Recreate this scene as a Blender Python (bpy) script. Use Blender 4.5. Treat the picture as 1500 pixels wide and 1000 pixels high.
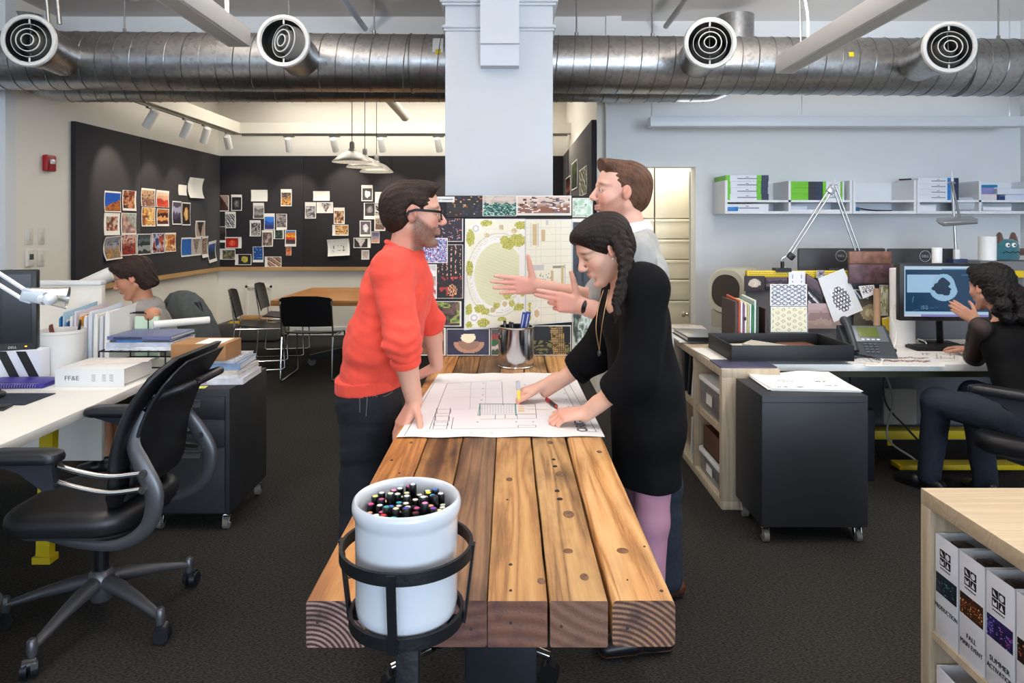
import bpy,bmesh,math,random
import numpy as np
from mathutils import Vector,Matrix,Euler,Quaternion,noise as mnoise
for _o in list(bpy.data.objects):bpy.data.objects.remove(_o)
SC=bpy.context.scene
COL=SC.collection
PI=math.pi
rnd=random.Random(7)
# ------------------------------------------------------------------ camera
CAMZ,F,VX,VY=1.5,1000.0,745.0,330.0
cam=bpy.data.cameras.new('camera');camo=bpy.data.objects.new('camera',cam);COL.objects.link(camo)
camo.location=(0,0,CAMZ);camo.rotation_euler=(PI/2,0,0)
cam.sensor_width=36;cam.lens=36*F/1500
cam.shift_x=(750-VX)/1500;cam.shift_y=(VY-500)/1500
cam.clip_start=.05;cam.clip_end=60
SC.camera=camo
def P(px,py,D):return Vector(((px-VX)*D/F,D,CAMZ-(py-VY)*D/F))
def PX(px,py,X):
    D=X*F/(px-VX);return Vector((X,D,CAMZ-(py-VY)*D/F))
def PZ(px,py,Z):
    D=(CAMZ-Z)*F/(py-VY);return Vector(((px-VX)*D/F,D,Z))
# ------------------------------------------------------------------ view, world, light
SC.view_settings.view_transform='Standard'
SC.view_settings.look='None'
SC.view_settings.gamma=1
SC.view_settings.use_curve_mapping=False
SC.view_settings.exposure=0.0
SC.cycles.max_bounces=8
SC.cycles.use_denoising=True
w=bpy.data.worlds.new('world');SC.world=w;w.use_nodes=True
w.node_tree.nodes['Background'].inputs[0].default_value=(.62,.78,1,1)
w.node_tree.nodes['Background'].inputs[1].default_value=.5
def area(name,loc,rot,sx,sy,power,col,spread=180):
    l=bpy.data.lights.new(name,'AREA');l.shape='RECTANGLE';l.size=sx;l.size_y=sy
    l.energy=power;l.color=col;l.spread=math.radians(spread)
    o=bpy.data.objects.new(name,l);COL.objects.link(o);o.location=loc;o.rotation_euler=rot
    return o
DAY=(.70,.84,1.0);WARM=(1.0,.86,.66)
for _n,_x,_e in (('left',-3.6,105),('centre',0,160),('right',3.6,530)):
    area('window_daylight_'+_n,(_x,-6.6,1.75),(PI/2,0,0),3.2,2.7,_e,DAY)
area('added_meeting_corner_fill',(-1.4,7.8,3.28),(0,0,0),3.2,1.2,82,(1,.95,.85))  # unseen light added to fill the meeting corner
area('added_back_wall_fill',(-1.4,8.95,3.28),(0,0,0),3.6,.2,16,(1,.95,.86))  # unseen strip added to brighten the back wall
area('store_room_light',(1.75,6.75,3.2),(0,0,0),1.0,.5,60,(1,.93,.80))
for _n,_x,_z,_e in (('left',-1.772,2.668,22),('right',1.817,2.492,36)):
    area('linear_fixture_down_'+_n,(_x,2.2,_z),(0,0,0),.1,4.4,_e,(1,.97,.93))
    area('added_ceiling_uplight_'+_n,(_x,2.2,_z+.15),(PI,0,0),.08,4.4,130,(1,.93,.86))  # uplight added above the fixture to brighten the ceiling
area('added_table_fill',(-.06,2.05,3.0),(0,0,0),.12,2.0,5.5,(.98,.98,1),88)  # unseen light added to brighten the tabletop
area('added_right_wall_uplight',(2.95,5.81,2.44),(PI,0,0),3.0,.08,6,(.9,.95,1))  # uplight added to brighten the right rear wall
def spot(name,loc,target,power,ang,col=WARM,blend=.6,r=.03):
    l=bpy.data.lights.new(name,'SPOT');l.energy=power;l.spot_size=math.radians(ang);l.spot_blend=blend
    l.color=col;l.shadow_soft_size=r
    o=bpy.data.objects.new(name,l);COL.objects.link(o);o.location=loc
    o.rotation_euler=(Vector(target)-Vector(loc)).to_track_quat('-Z','Y').to_euler()
    return o
# ------------------------------------------------------------------ colours, materials
def lin(c):
    if isinstance(c,str):
        c=c.lstrip('#');c=[int(c[i:i+2],16)/255 for i in (0,2,4)]
    return tuple((x/12.92 if x <= .04045 else ((x+.055)/1.055)**2.4) for x in c[:3])
MATS={}
def M(name,col='#808080',rough=.5,metal=0,noise=None,bump=None,emit=0,trans=0,alpha=1,spec=.5,sheen=0,coat=0,stretch=None,sss=0):
    """noise=(scale, amount); bump=(scale, strength)"""
    if name in MATS:return MATS[name]
    m=bpy.data.materials.new(name);m.use_nodes=True;MATS[name]=m
    nt=m.node_tree;b=nt.nodes['Principled BSDF'];c=lin(col)
    I=b.inputs
    I['Base Color'].default_value=(*c,1);I['Roughness'].default_value=rough;I['Metallic'].default_value=metal
    I['Specular IOR Level'].default_value=spec
    if trans:I['Transmission Weight'].default_value=trans
    if alpha<1:I['Alpha'].default_value=alpha
    if sheen:I['Sheen Weight'].default_value=sheen;I['Sheen Roughness'].default_value=.5
    if coat:I['Coat Weight'].default_value=coat;I['Coat Roughness'].default_value=.1
    if sss:I['Subsurface Weight'].default_value=sss;I['Subsurface Radius'].default_value=(.01,.004,.002)
    if emit:I['Emission Color'].default_value=(*c,1);I['Emission Strength'].default_value=emit
    if noise or bump:
        tc=nt.nodes.new('ShaderNodeTexCoord');mp=nt.nodes.new('ShaderNodeMapping')
        nt.links.new(tc.outputs['Object'],mp.inputs[0])
        if stretch:mp.inputs['Scale'].default_value=stretch
    if noise:
        n=nt.nodes.new('ShaderNodeTexNoise');n.inputs['Scale'].default_value=noise[0];n.inputs['Detail'].default_value=4
        nt.links.new(mp.outputs[0],n.inputs['Vector'])
        r=nt.nodes.new('ShaderNodeValToRGB');a=noise[1]
        r.color_ramp.elements[0].position=.3;r.color_ramp.elements[1].position=.7
        r.color_ramp.elements[0].color=(*[x*(1-a) for x in c],1);r.color_ramp.elements[1].color=(*[min(1,x*(1+a)) for x in c],1)
        nt.links.new(n.outputs['Fac'],r.inputs[0]);nt.links.new(r.outputs[0],I['Base Color'])
    if bump:
        n2=nt.nodes.new('ShaderNodeTexNoise');n2.inputs['Scale'].default_value=bump[0];n2.inputs['Detail'].default_value=3
        nt.links.new(mp.outputs[0],n2.inputs['Vector'])
        bp=nt.nodes.new('ShaderNodeBump');bp.inputs['Strength'].default_value=bump[1];bp.inputs['Distance'].default_value=.01
        nt.links.new(n2.outputs['Fac'],bp.inputs['Height']);nt.links.new(bp.outputs[0],I['Normal'])
    return m
def attr_mat(name,rough=.35,emit=0,bump=None,sss=0,sheen=0,spec=.5):
    """prints, screens and skin whose own colours are stored per vertex"""
    if name in MATS:return MATS[name]
    m=bpy.data.materials.new(name);m.use_nodes=True;MATS[name]=m
    nt=m.node_tree;b=nt.nodes['Principled BSDF'];b.inputs['Roughness'].default_value=rough
    b.inputs['Specular IOR Level'].default_value=spec
    a=nt.nodes.new('ShaderNodeAttribute');a.attribute_name='Col'
    nt.links.new(a.outputs['Color'],b.inputs['Base Color'])
    if sss:b.inputs['Subsurface Weight'].default_value=sss;b.inputs['Subsurface Radius'].default_value=(.012,.005,.003);b.inputs['Subsurface Scale'].default_value=.6
    if emit:
        nt.links.new(a.outputs['Color'],b.inputs['Emission Color']);b.inputs['Emission Strength'].default_value=emit
        b.inputs['Base Color'].default_value=(0,0,0,1);nt.links.remove(b.inputs['Base Color'].links[0])
    if bump:
        tc=nt.nodes.new('ShaderNodeTexCoord')
        n2=nt.nodes.new('ShaderNodeTexNoise');n2.inputs['Scale'].default_value=bump[0]
        nt.links.new(tc.outputs['Object'],n2.inputs['Vector'])
        bp=nt.nodes.new('ShaderNodeBump');bp.inputs['Strength'].default_value=bump[1];bp.inputs['Distance'].default_value=.005
        nt.links.new(n2.outputs['Fac'],bp.inputs['Height']);nt.links.new(bp.outputs[0],b.inputs['Normal'])
    return m
# ------------------------------------------------------------------ mesh builder
def basis(d):
    d=Vector(d).normalized();up=Vector((0,0,1)) if abs(d.z)<.95 else Vector((0,1,0))
    s=d.cross(up).normalized();return d,s,s.cross(d).normalized()
class MB:
    def __init__(self,off=(0,0,0)):
        self.v=[];self.f=[];self.mi=[];self.cur=0;self.off=Vector(off)
    def add(self,vs,fs):
        n=len(self.v);self.v+=[Vector(x) for x in vs]
        for f in fs:self.f.append([i+n for i in f]);self.mi.append(self.cur)
        return self
    def box(self,c,s,rot=None,bev=0):
        c=Vector(c);R=rot if isinstance(rot,Matrix) else (Euler(rot).to_matrix() if rot else Matrix.Identity(3))
        hx,hy,hz=s[0]/2,s[1]/2,s[2]/2
        if bev <= 0:
            vs=[(x*hx,y*hy,z*hz) for z in (-1,1) for y in (-1,1) for x in (-1,1)]
            fs=[(0,2,3,1),(4,5,7,6),(0,1,5,4),(2,6,7,3),(0,4,6,2),(1,3,7,5)]
        else:
            bm=bmesh.new();bmesh.ops.create_cube(bm,size=1)
            for v in bm.verts:v.co=Vector((v.co.x*s[0],v.co.y*s[1],v.co.z*s[2]))
            bmesh.ops.bevel(bm,geom=bm.edges[:],offset=min(bev,min(s)*.49),segments=2,profile=.5,affect='EDGES')
            bm.verts.index_update();vs=[v.co.copy() for v in bm.verts];fs=[[v.index for v in f.verts] for f in bm.faces];bm.free()
        return self.add([c+R@Vector(v) for v in vs],fs)
    def bb(self,x0,x1,y0,y1,z0,z1,bev=0):
        return self.box(((x0+x1)/2,(y0+y1)/2,(z0+z1)/2),(abs(x1-x0),abs(y1-y0),abs(z1-z0)),None,bev)
    def cyl(self,a,b,r0,r1=None,n=20,caps=True):
        a,b=Vector(a),Vector(b);r1=r0 if r1 is None else r1;d,s,u=basis(b-a)
        vs=[];fs=[]
        for (c,r) in ((a,r0),(b,r1)):
            for i in range(n):
                t=2*PI*i/n;vs.append(c+s*(r*math.cos(t))+u*(r*math.sin(t)))
        for i in range(n):j=(i+1) % n;fs.append((i,j,n+j,n+i))
        if caps:fs.append(tuple(range(n))[::-1]);fs.append(tuple(range(n,2*n)))
        return self.add(vs,fs)
    def tube(self,pts,r,n=8,closed=False,flat=None):
        """r number or list; flat=(wn, wb, normal) gives a flat bar"""
        pts=[Vector(p) for p in pts];m=len(pts);vs=[];fs=[]
        prev=None
        for i,p in enumerate(pts):
            if closed:t=pts[(i+1) % m]-pts[i-1]
            else:t=pts[min(i+1,m-1)]-pts[max(i-1,0)]
            t=t.normalized()
            if prev is None:_,s,u=basis(t)
            else:
                s=prev-t*prev.dot(t);s=s.normalized() if s.length>1e-6 else basis(t)[1];u=t.cross(s)
            prev=s;rr=r[i] if isinstance(r,(list,tuple)) else r
            if flat:
                nn=Vector(flat[2]);nn=(nn-t*nn.dot(t)).normalized();bb_=t.cross(nn)
                for (a,b) in ((-1,-1),(1,-1),(1,1),(-1,1)):vs.append(p+nn*(a*flat[0])+bb_*(b*flat[1]))
            else:
                for k in range(n):
                    a=2*PI*k/n;vs.append(p+s*(rr*math.cos(a))+u*(rr*math.sin(a)))
        if flat:n=4
        for i in range(m if closed else m-1):
            q=(i+1) % m
            for k in range(n):l=(k+1) % n;fs.append((i*n+k,i*n+l,q*n+l,q*n+k))
        if not closed:fs.append(tuple(range(n))[::-1]);fs.append(tuple(range((m-1)*n,m*n)))
        return self.add(vs,fs)
    def lathe(self,prof,c=(0,0,0),n=32,R=None):
        """prof list of (r, z)"""
        c=Vector(c);R=R or Matrix.Identity(3);vs=[];fs=[];m=len(prof)
        for (r,z) in prof:
            for i in range(n):
                t=2*PI*i/n;vs.append(c+R@Vector((r*math.cos(t),r*math.sin(t),z)))
        for k in range(m-1):
            for i in range(n):j=(i+1) % n;fs.append((k*n+i,k*n+j,(k+1)*n+j,(k+1)*n+i))
        if prof[0][0]>1e-5:fs.append(tuple(range(n))[::-1])
        if prof[-1][0]>1e-5:fs.append(tuple(range((m-1)*n,m*n)))
        return self.add(vs,fs)
    def ring(self,prof,c=(0,0,0),n=40,R=None):
        """closed profile lathe"""
        c=Vector(c);R=R or Matrix.Identity(3);vs=[];fs=[];m=len(prof)
        for (r,z) in prof:
            for i in range(n):
                t=2*PI*i/n;vs.append(c+R@Vector((r*math.cos(t),r*math.sin(t),z)))
        for k in range(m):
            q=(k+1) % m
            for i in range(n):j=(i+1) % n;fs.append((k*n+i,k*n+j,q*n+j,q*n+i))
        return self.add(vs,fs)
    def sph(self,c,r,n=16,m=10):
        c=Vector(c);r=(r,r,r) if isinstance(r,(int,float)) else r
        vs=[c+Vector((0,0,-r[2]))];fs=[]
        for k in range(1,m):
            a=-PI/2+PI*k/m
            for i in range(n):
                t=2*PI*i/n;vs.append(c+Vector((r[0]*math.cos(a)*math.cos(t),r[1]*math.cos(a)*math.sin(t),r[2]*math.sin(a))))
        vs.append(c+Vector((0,0,r[2])))
        for i in range(n):fs.append((0,1+(i+1) % n,1+i))
        for k in range(m-2):
            for i in range(n):j=(i+1) % n;a=1+k*n;fs.append((a+i,a+j,a+n+j,a+n+i))
        a=1+(m-2)*n
        for i in range(n):fs.append((a+i,a+(i+1) % n,len(vs)-1))
        return self.add(vs,fs)
    def prism(self,poly,d):
        """poly list of 3d points, extruded by vector d"""
        d=Vector(d);poly=[Vector(p) for p in poly];n=len(poly)
        fs=[tuple(range(n))[::-1],tuple(range(n,2*n))]+[(i,(i+1) % n,n+(i+1) % n,n+i) for i in range(n)]
        return self.add(poly+[p+d for p in poly],fs)
    def loft(self,rings,cap=True):
        n=len(rings[0]);vs=[v for r in rings for v in r];fs=[]
        for k in range(len(rings)-1):
            for i in range(n):j=(i+1) % n;fs.append((k*n+i,k*n+j,(k+1)*n+j,(k+1)*n+i))
        if cap:fs.append(tuple(range(n))[::-1]);fs.append(tuple(range((len(rings)-1)*n,len(rings)*n)))
        return self.add(vs,fs)
    def quad(self,a,b,c,d):return self.add([a,b,c,d],[(0,1,2,3)])
    def build(self,name,mats,parent=None,loc=None,rotz=0,smooth=40,fixn=True):
        me=bpy.data.meshes.new(name)
        me.from_pydata([tuple(v-self.off) for v in self.v],[],self.f)
        mats=mats if isinstance(mats,(list,tuple)) else [mats]
        for m in mats:me.materials.append(m)
        if len(mats)>1:me.polygons.foreach_set('material_index',self.mi)
        if fixn:
            bm=bmesh.new();bm.from_mesh(me);bmesh.ops.recalc_face_normals(bm,faces=bm.faces);bm.to_mesh(me);bm.free()
        me.shade_smooth()
        if smooth is not None:me.set_sharp_from_angle(angle=math.radians(smooth))
        o=bpy.data.objects.new(name,me);COL.objects.link(o)
        if parent:o.parent=parent
        elif loc is not None:o.location=loc;o.rotation_euler=(0,0,rotz)
        elif self.off.length:o.location=self.off
        return o
def tag(o,label=None,cat=None,group=None,kind=None):
    if label:o['label']=label
    if cat:o['category']=cat
    if group:o['group']=group
    if kind:o['kind']=kind
    return o
def thing(name,label,cat,loc=(0,0,0),rotz=0,group=None):
    o=bpy.data.objects.new(name,None);COL.objects.link(o);o.empty_display_size=.1
    o.location=loc;o.rotation_euler=(0,0,rotz)
    return tag(o,label,cat,group)
def dup(root,loc,rotz=None,label=None,group=None):
    def cp(o,par):
        c=o.copy();COL.objects.link(c)
        if par:c.parent=par
        for ch in [x for x in COL.objects if x.parent==o]:cp(ch,c)
        return c
    r=cp(root,None);r.location=loc
    if rotz is not None:r.rotation_euler=(0,0,rotz)
    if label:r['label']=label
    if group:r['group']=group
    return r
def struct(name,mb,mat,label=None,**k):
    o=mb.build(name,mat,**k);o['kind']='structure'
    return o
def rrect(w,h,r,n=5):
    pts=[]
    for (cx,cy,a0) in ((w/2-r,h/2-r,0),(-w/2+r,h/2-r,90),(-w/2+r,-h/2+r,180),(w/2-r,-h/2+r,270)):
        for i in range(n+1):a=math.radians(a0+90*i/n);pts.append((cx+r*math.cos(a),cy+r*math.sin(a)))
    return pts
def bez(pts,n=24):
    """Catmull-Rom through points"""
    pts=[Vector(p) for p in pts];out=[]
    q=[2*pts[0]-pts[1]]+pts+[2*pts[-1]-pts[-2]]
    m=len(pts)-1
    for s in range(m):
        a,b,c,d=q[s:s+4]
        k=max(2,n//m)
        for i in range(k):
            t=i/k
            out.append(.5*((2*b)+(c-a)*t+(2*a-5*b+4*c-d)*t*t+(3*b-a-3*c+d)*t**3))
    out.append(pts[-1]);return out
def colattr(me,cols):
    a=me.color_attributes.new('Col','FLOAT_COLOR','POINT')
    arr=np.ones((len(me.vertices),4),np.float32);arr[:,:3]=cols
    a.data.foreach_set('color',arr.ravel())
def facecol(me,cols):
    a=me.color_attributes.new('Col','FLOAT_COLOR','CORNER')
    ls=np.zeros(len(me.polygons),np.int32);me.polygons.foreach_get('loop_total',ls)
    arr=np.ones((len(me.loops),4),np.float32);arr[:,:3]=np.repeat(np.array(cols,np.float32),ls,axis=0)
    a.data.foreach_set('color',arr.ravel())
def text(body,size,mat,parent,loc,R,align='LEFT',name='lettering',extrude=.0004,sx=1.0):
    c=bpy.data.curves.new(name,'FONT');c.body=body;c.size=size;c.align_x=align;c.extrude=extrude;c.resolution_u=3
    o=bpy.data.objects.new(name,c);COL.objects.link(o)
    dg=bpy.context.evaluated_depsgraph_get();me=bpy.data.meshes.new_from_object(o.evaluated_get(dg))
    bpy.data.objects.remove(o);me.materials.clear();me.materials.append(mat)
    m=Matrix(R).to_4x4() if len(R)==3 else R
    m=Matrix.Translation(Vector(loc)) @ m @ Matrix.Diagonal((sx,1,1,1));me.transform(m)
    o=bpy.data.objects.new(name,me);COL.objects.link(o)
    if parent:o.parent=parent
    return o
RF=Matrix(((1,0,0),(0,0,-1),(0,1,0)))       # text facing -Y (towards the camera)
RL=Matrix(((0,0,-1),(-1,0,0),(0,1,0)))      # text facing -X

# ================================================================== setting
white=M('white_wall_paint','#dcdedf',.75,noise=(1.2,.02),bump=(90,.03))
cream=M('cream_wall_paint','#e6e1d6',.8,noise=(1.2,.02),bump=(90,.03))
ceilm=M('ceiling_paint','#d0cbc7',.9,noise=(.8,.03))
trimw=M('white_trim_paint','#dfe0e0',.55)
oak=M('oak_rail','#b8925f',.5,noise=(6,.15),stretch=(.3,.3,8))
def carpet():
    m=bpy.data.materials.new('charcoal_carpet');m.use_nodes=True;nt=m.node_tree;b=nt.nodes['Principled BSDF']
    tc=nt.nodes.new('ShaderNodeTexCoord');n=nt.nodes.new('ShaderNodeTexNoise');n.inputs['Scale'].default_value=170;n.inputs['Detail'].default_value=2
    mp=nt.nodes.new('ShaderNodeMapping');mp.inputs['Scale'].default_value=(.5,1.3,1)
    n2=nt.nodes.new('ShaderNodeTexNoise');n2.inputs['Scale'].default_value=1.3
    nt.links.new(tc.outputs['Object'],mp.inputs[0]);nt.links.new(mp.outputs[0],n.inputs['Vector']);nt.links.new(tc.outputs['Object'],n2.inputs['Vector'])
    r=nt.nodes.new('ShaderNodeValToRGB');r.color_ramp.elements[0].position=.3;r.color_ramp.elements[1].position=.75
    r.color_ramp.elements[0].color=(*lin('#1b1a1a'),1);r.color_ramp.elements[1].color=(*lin('#4d4a46'),1)
    nt.links.new(n.outputs['Fac'],r.inputs[0])
    mx=nt.nodes.new('ShaderNodeMixRGB');mx.blend_type='MULTIPLY';mx.inputs[0].default_value=.35
    nt.links.new(r.outputs[0],mx.inputs[1]);nt.links.new(n2.outputs['Fac'],mx.inputs[2]);nt.links.new(mx.outputs[0],b.inputs['Base Color'])
    b.inputs['Roughness'].default_value=.97;b.inputs['Specular IOR Level'].default_value=.1
    bp=nt.nodes.new('ShaderNodeBump');bp.inputs['Strength'].default_value=.6;bp.inputs['Distance'].default_value=.006
    nt.links.new(n.outputs['Fac'],bp.inputs['Height']);nt.links.new(bp.outputs[0],b.inputs['Normal'])
    return m
XL,YB,YF,XR=-3.98,9.35,6.15,4.61    # alcove left wall, alcove back wall, right front wall plane, right wall
ZC=3.34
struct('floor',MB().bb(-6.5,6.5,-6.6,9.6,-.1,0),carpet())
struct('ceiling',MB().bb(-6.5,6.5,-6.6,9.6,ZC,ZC+.1),ceilm)
struct('wall_alcove_left',MB().bb(XL-.15,XL,5.52,YB+.15,0,ZC),cream)
struct('wall_alcove_back',MB().bb(XL-.15,.95,YB,YB+.15,0,ZC),cream)
XA=.79
struct('wall_alcove_right',MB().bb(XA,XA+.18,6.1,YB,0,ZC),[cream])
struct('wall_left_return',MB().bb(-6.5,XL-.001,5.40,5.52,0,ZC),white)
struct('wall_left',MB().bb(-6.4,-6.25,-6.6,5.4,0,ZC),white)
struct('wall_pilaster',MB().bb(.858,.992,6.0,6.1,0,ZC),white)
struct('wall_header',MB().bb(XL,.858,6.02,6.14,2.74,ZC),white)
# right front wall with the store room doorway
dx0,dx1,dz=(916-745)*.00615,(1018-745)*.00615,2.025
w_=MB();w_.bb(.97,dx0,YF,YF+.14,0,ZC);w_.bb(dx1,XR+.15,YF,YF+.14,0,ZC);w_.bb(dx0,dx1,YF,YF+.14,dz,ZC)
struct('wall_back_right',w_,white)
struct('wall_right',MB().bb(XR,XR+.15,-6.6,YF,0,ZC),white)
t_=MB();c_=.055
t_.bb(dx0-c_,dx0,YF-.02,YF,0,dz+c_);t_.bb(dx1,dx1+c_,YF-.02,YF,0,dz+c_);t_.bb(dx0,dx1,YF-.02,YF,dz,dz+c_)
struct('trim_1',t_,trimw)
s_=MB();s_.bb(.99,3.2,7.6,7.7,0,ZC);s_.bb(2.75,2.85,YF+.14,7.6,0,ZC);
struct('wall_store_room',s_,cream)
# the open store room door with its knob
hg=Vector((dx1-.012,YF+.16,0));dv=Vector((.262,.965,0))
d_=MB().prism([hg+Vector((0,0,.01)),hg+dv*.8+Vector((0,0,.01)),hg+dv*.8+Vector((.04,-.01,.01)),hg+Vector((.04,-.01,.01))],(0,0,1.99))
dr=d_.build('door_1',M('door_paint','#d8d4c8',.5));dr['kind']='structure'
k_=MB();k_.lathe([(0,0),(.028,0),(.03,.006),(.012,.012),(.012,.03),(.027,.04),(.03,.055),(.022,.068),(0,.07)],hg+dv*.3+Vector((0,0,.64)),20,Euler((0,-PI/2,-.26)).to_matrix())
k_.build('door_knob',M('satin_nickel','#b7b0a4',.3,1),dr)
# lateral file cabinets in the store room
fc=M('file_cabinet_cream','#e2dccb',.45);fg=M('file_gap','#9a9484',.6)
def file_cab(x0,x1,label):
    r=thing('file_cabinet',label,'file cabinet',((x0+x1)/2,7.45,0),0,'cream file cabinets in the store room')
    m=MB(r.location);m.bb(x0,x1,7.02,7.5,0,2.12);m.build('carcass',fg,r)
    zz=[0,.32,.64,.83,1.02,1.24,1.565,2.115]
    zz=[.02]+[1.5-(y-330)*.007 for y in (520,478,440,409,380,350)]+[1.5-(320-330)*.007,2.115]
    for a,b in zip(zz,zz[1:]):
        m=MB(r.location);m.bb(x0+.004,x1-.004,7.0,7.03,a+.006,b-.006,.004);f=m.build('drawer_front' if b<2 else 'flipper_door',fc,r)
        if b<2:m=MB(r.location);m.bb(x0+.004,x1-.004,6.988,7.0,b-.03,b-.012);m.build('pull',fc,f)
xm=(959-745)*.007
file_cab(1.0,xm-.004,'cream file cabinet in the store room, left one mostly hidden by the standing man')
file_cab(xm+.004,xm+.78,'cream file cabinet seen through the doorway, right of the vertical gap')
# alcove beams that carry the tracks
bm_=MB();bm_.bb(-3.52,.79,8.64,8.78,2.665,2.80);bm_.bb(-3.52,-3.40,6.15,8.64,2.665,2.80)
struct('trim_beam_frame',bm_,M('beam_paint','#d8d3c6',.7))
for nm,bx in (('baseboard_alcove_back',(XL,XA,YB-.018,YB,0,.11)),('baseboard_alcove_left',(XL,XL+.018,5.6,YB-.018,0,.11)),
               ('baseboard_back_right',(dx1+c_,XR,YF-.018,YF,0,.11))):
    struct(nm,MB().bb(*bx),trimw)
# access panel moulding on the back wall
a_=MB();q0,q1=P(360,418,YB),P(399,487,YB)
for bx in ((q0.x,q1.x,q0.z-.03,q0.z),(q0.x,q0.x+.03,q1.z,q0.z),(q1.x-.03,q1.x,q1.z,q0.z)):a_.bb(bx[0],bx[1],YB-.02,YB,bx[2],bx[3])
struct('trim_2',a_,M('panel_moulding','#e2ddd2',.6))
# column with its moulded capital
cx0,cx1,cy0,cy1=(652-745)*.0040,(810-745)*.0040,4.0,4.62
c_b=MB();c_b.bb(cx0,cx1,cy0,cy1,0,ZC,.006)
def collar(z0,z1,e):c_b.bb(cx0-e,cx1+e,cy0-e,cy1+e,z0,z1,.008)
zc=lambda y:1.5+(330-y)*.0040
collar(zc(46),zc(41),.010);collar(zc(42),zc(37),.018);collar(zc(9),zc(4),.018);collar(zc(5),zc(-3),.03)
for i in range(8):collar(zc(-3)+i*.05,zc(-3)+(i+1)*.05+.001,.03+i*i*.003)
struct('column',c_b,M('column_paint','#c3c9cf',.7,bump=(90,.03)))
# ------------------------------------------------------------------ pinboards, rail
pin=M('black_pinboard_cloth','#221f24',.85,noise=(60,.12),bump=(300,.2),sheen=.1)
pine=M('pinboard_edge','#131214',.8)
PT=2.447;PB=.935
def panels(name,label,segs,axis,c0,c1):
    r=thing(name,label,'pinboard',((segs[0][0] if axis=='x' else c0),(c0 if axis=='x' else segs[0][0]),PB))
    for (a,b) in segs:
        m=MB(r.location)
        if axis=='x':m.bb(a+.002,b-.002,c0-.002,c1-.002,PB,PT,.003)
        else:e=.002 if c0<0 else -.002;m.bb(c0+e,c1+e,a+.002,b-.002,PB,PT,.003)
        m.build('panel',pin,r)

    return r
panels('pinboard','black fabric pinboard on the long left wall above the seated woman',[(6.2,7.3),(7.3,YB-.04)],'y',XL,XL+.045)
xs=[XL+.045,P(446,0,YB).x,P(575,0,YB).x,XA-.002]
panels('pinboard','black fabric pinboard across the back wall behind the meeting table',[(xs[i],xs[i+1]) for i in range(3)],'x',YB-.045,YB)
panels('pinboard','black fabric pinboard on the right side wall, half hidden by the column',[(6.12,YB-.05)],'y',XA-.045,XA)
ra=MB();ra.bb(XL,XA,YB-.06,YB,PB-.05,PB);ra.bb(XL,XL+.06,6.2,YB-.06,PB-.05,PB)
struct('trim_rail',ra,oak)
# ------------------------------------------------------------------ ducts
def galv(name,base,seed):
    m=M(name,base,.34,1.0)
    nt=m.node_tree;b=nt.nodes['Principled BSDF'];tc=nt.nodes.new('ShaderNodeTexCoord')
    mp=nt.nodes.new('ShaderNodeMapping');mp.inputs['Location'].default_value=(seed,seed,0);mp.inputs['Scale'].default_value=(1,1,1)
    nt.links.new(tc.outputs['Object'],mp.inputs[0])
    n=nt.nodes.new('ShaderNodeTexNoise');n.inputs['Scale'].default_value=9;n.inputs['Detail'].default_value=6;nt.links.new(mp.outputs[0],n.inputs['Vector'])
    v=nt.nodes.new('ShaderNodeTexVoronoi');v.inputs['Scale'].default_value=45;nt.links.new(mp.outputs[0],v.inputs['Vector'])
    r=nt.nodes.new('ShaderNodeMapRange');r.inputs['To Min'].default_value=.22;r.inputs['To Max'].default_value=.48
    nt.links.new(n.outputs['Fac'],r.inputs['Value']);nt.links.new(r.outputs[0],b.inputs['Roughness'])
    mx=nt.nodes.new('ShaderNodeMixRGB');mx.inputs[0].default_value=.16;mx.inputs[1].default_value=(*lin(base),1)
    nt.links.new(v.outputs['Color'],mx.inputs[2])
    h=nt.nodes.new('ShaderNodeHueSaturation');h.inputs['Saturation'].default_value=.12;nt.links.new(mx.outputs[0],h.inputs['Color'])
    nt.links.new(h.outputs[0],b.inputs['Base Color'])
    return m
gal=galv('galvanised_steel','#9da0a0',0);gals=M('galvanised_seam','#8f9291',.35,1)
Ydl,Ydr=5.05,5.20
A0=Vector((-4.9,Ydl-.02,0));A1=Vector((5.2,Ydr,0))
def dz_at(x):return 2.712+(x+4)*-.0018
A0.z=2.722;A1.z=2.690;RD=.212
def axis_at(x):t=(x-A0.x)/(A1.x-A0.x);return A0.lerp(A1,t)
du=thing('ventilation_duct','large galvanised spiral ventilation duct running the full width under the ceiling','duct',(0,5.1,2.5))
m=MB(du.location);m.cyl(A0,A1,RD,RD,64);m.build('duct_pipe',gal,du)
def helix(a,b,r,pitch,rr,hand=1,n=28):
    a,b=Vector(a),Vector(b);L=(b-a).length;d,s,u=basis(b-a);pts=[]
    k=int(L/pitch*n)
    for i in range(k+1):
        t=i/n*2*PI*hand;pts.append(a+d*(i/k*L)+s*(r*math.cos(t))+u*(r*math.sin(t)))
    return pts
m=MB(du.location);m.tube(helix(A0,A1,RD+.001,.122,.004),.0042,5);m.build('spiral_seam',gals,du)
m=MB(du.location)
for px in (604,1412):
    m=MB(du.location);c=axis_at((px-745)*.0051);m.tube([c+Vector((0,math.cos(t)*(RD+.003),math.sin(t)*(RD+.003))) for t in [2*PI*i/48 for i in range(48)]],.006,6,True);m.build('coupling',gals,du)
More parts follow.
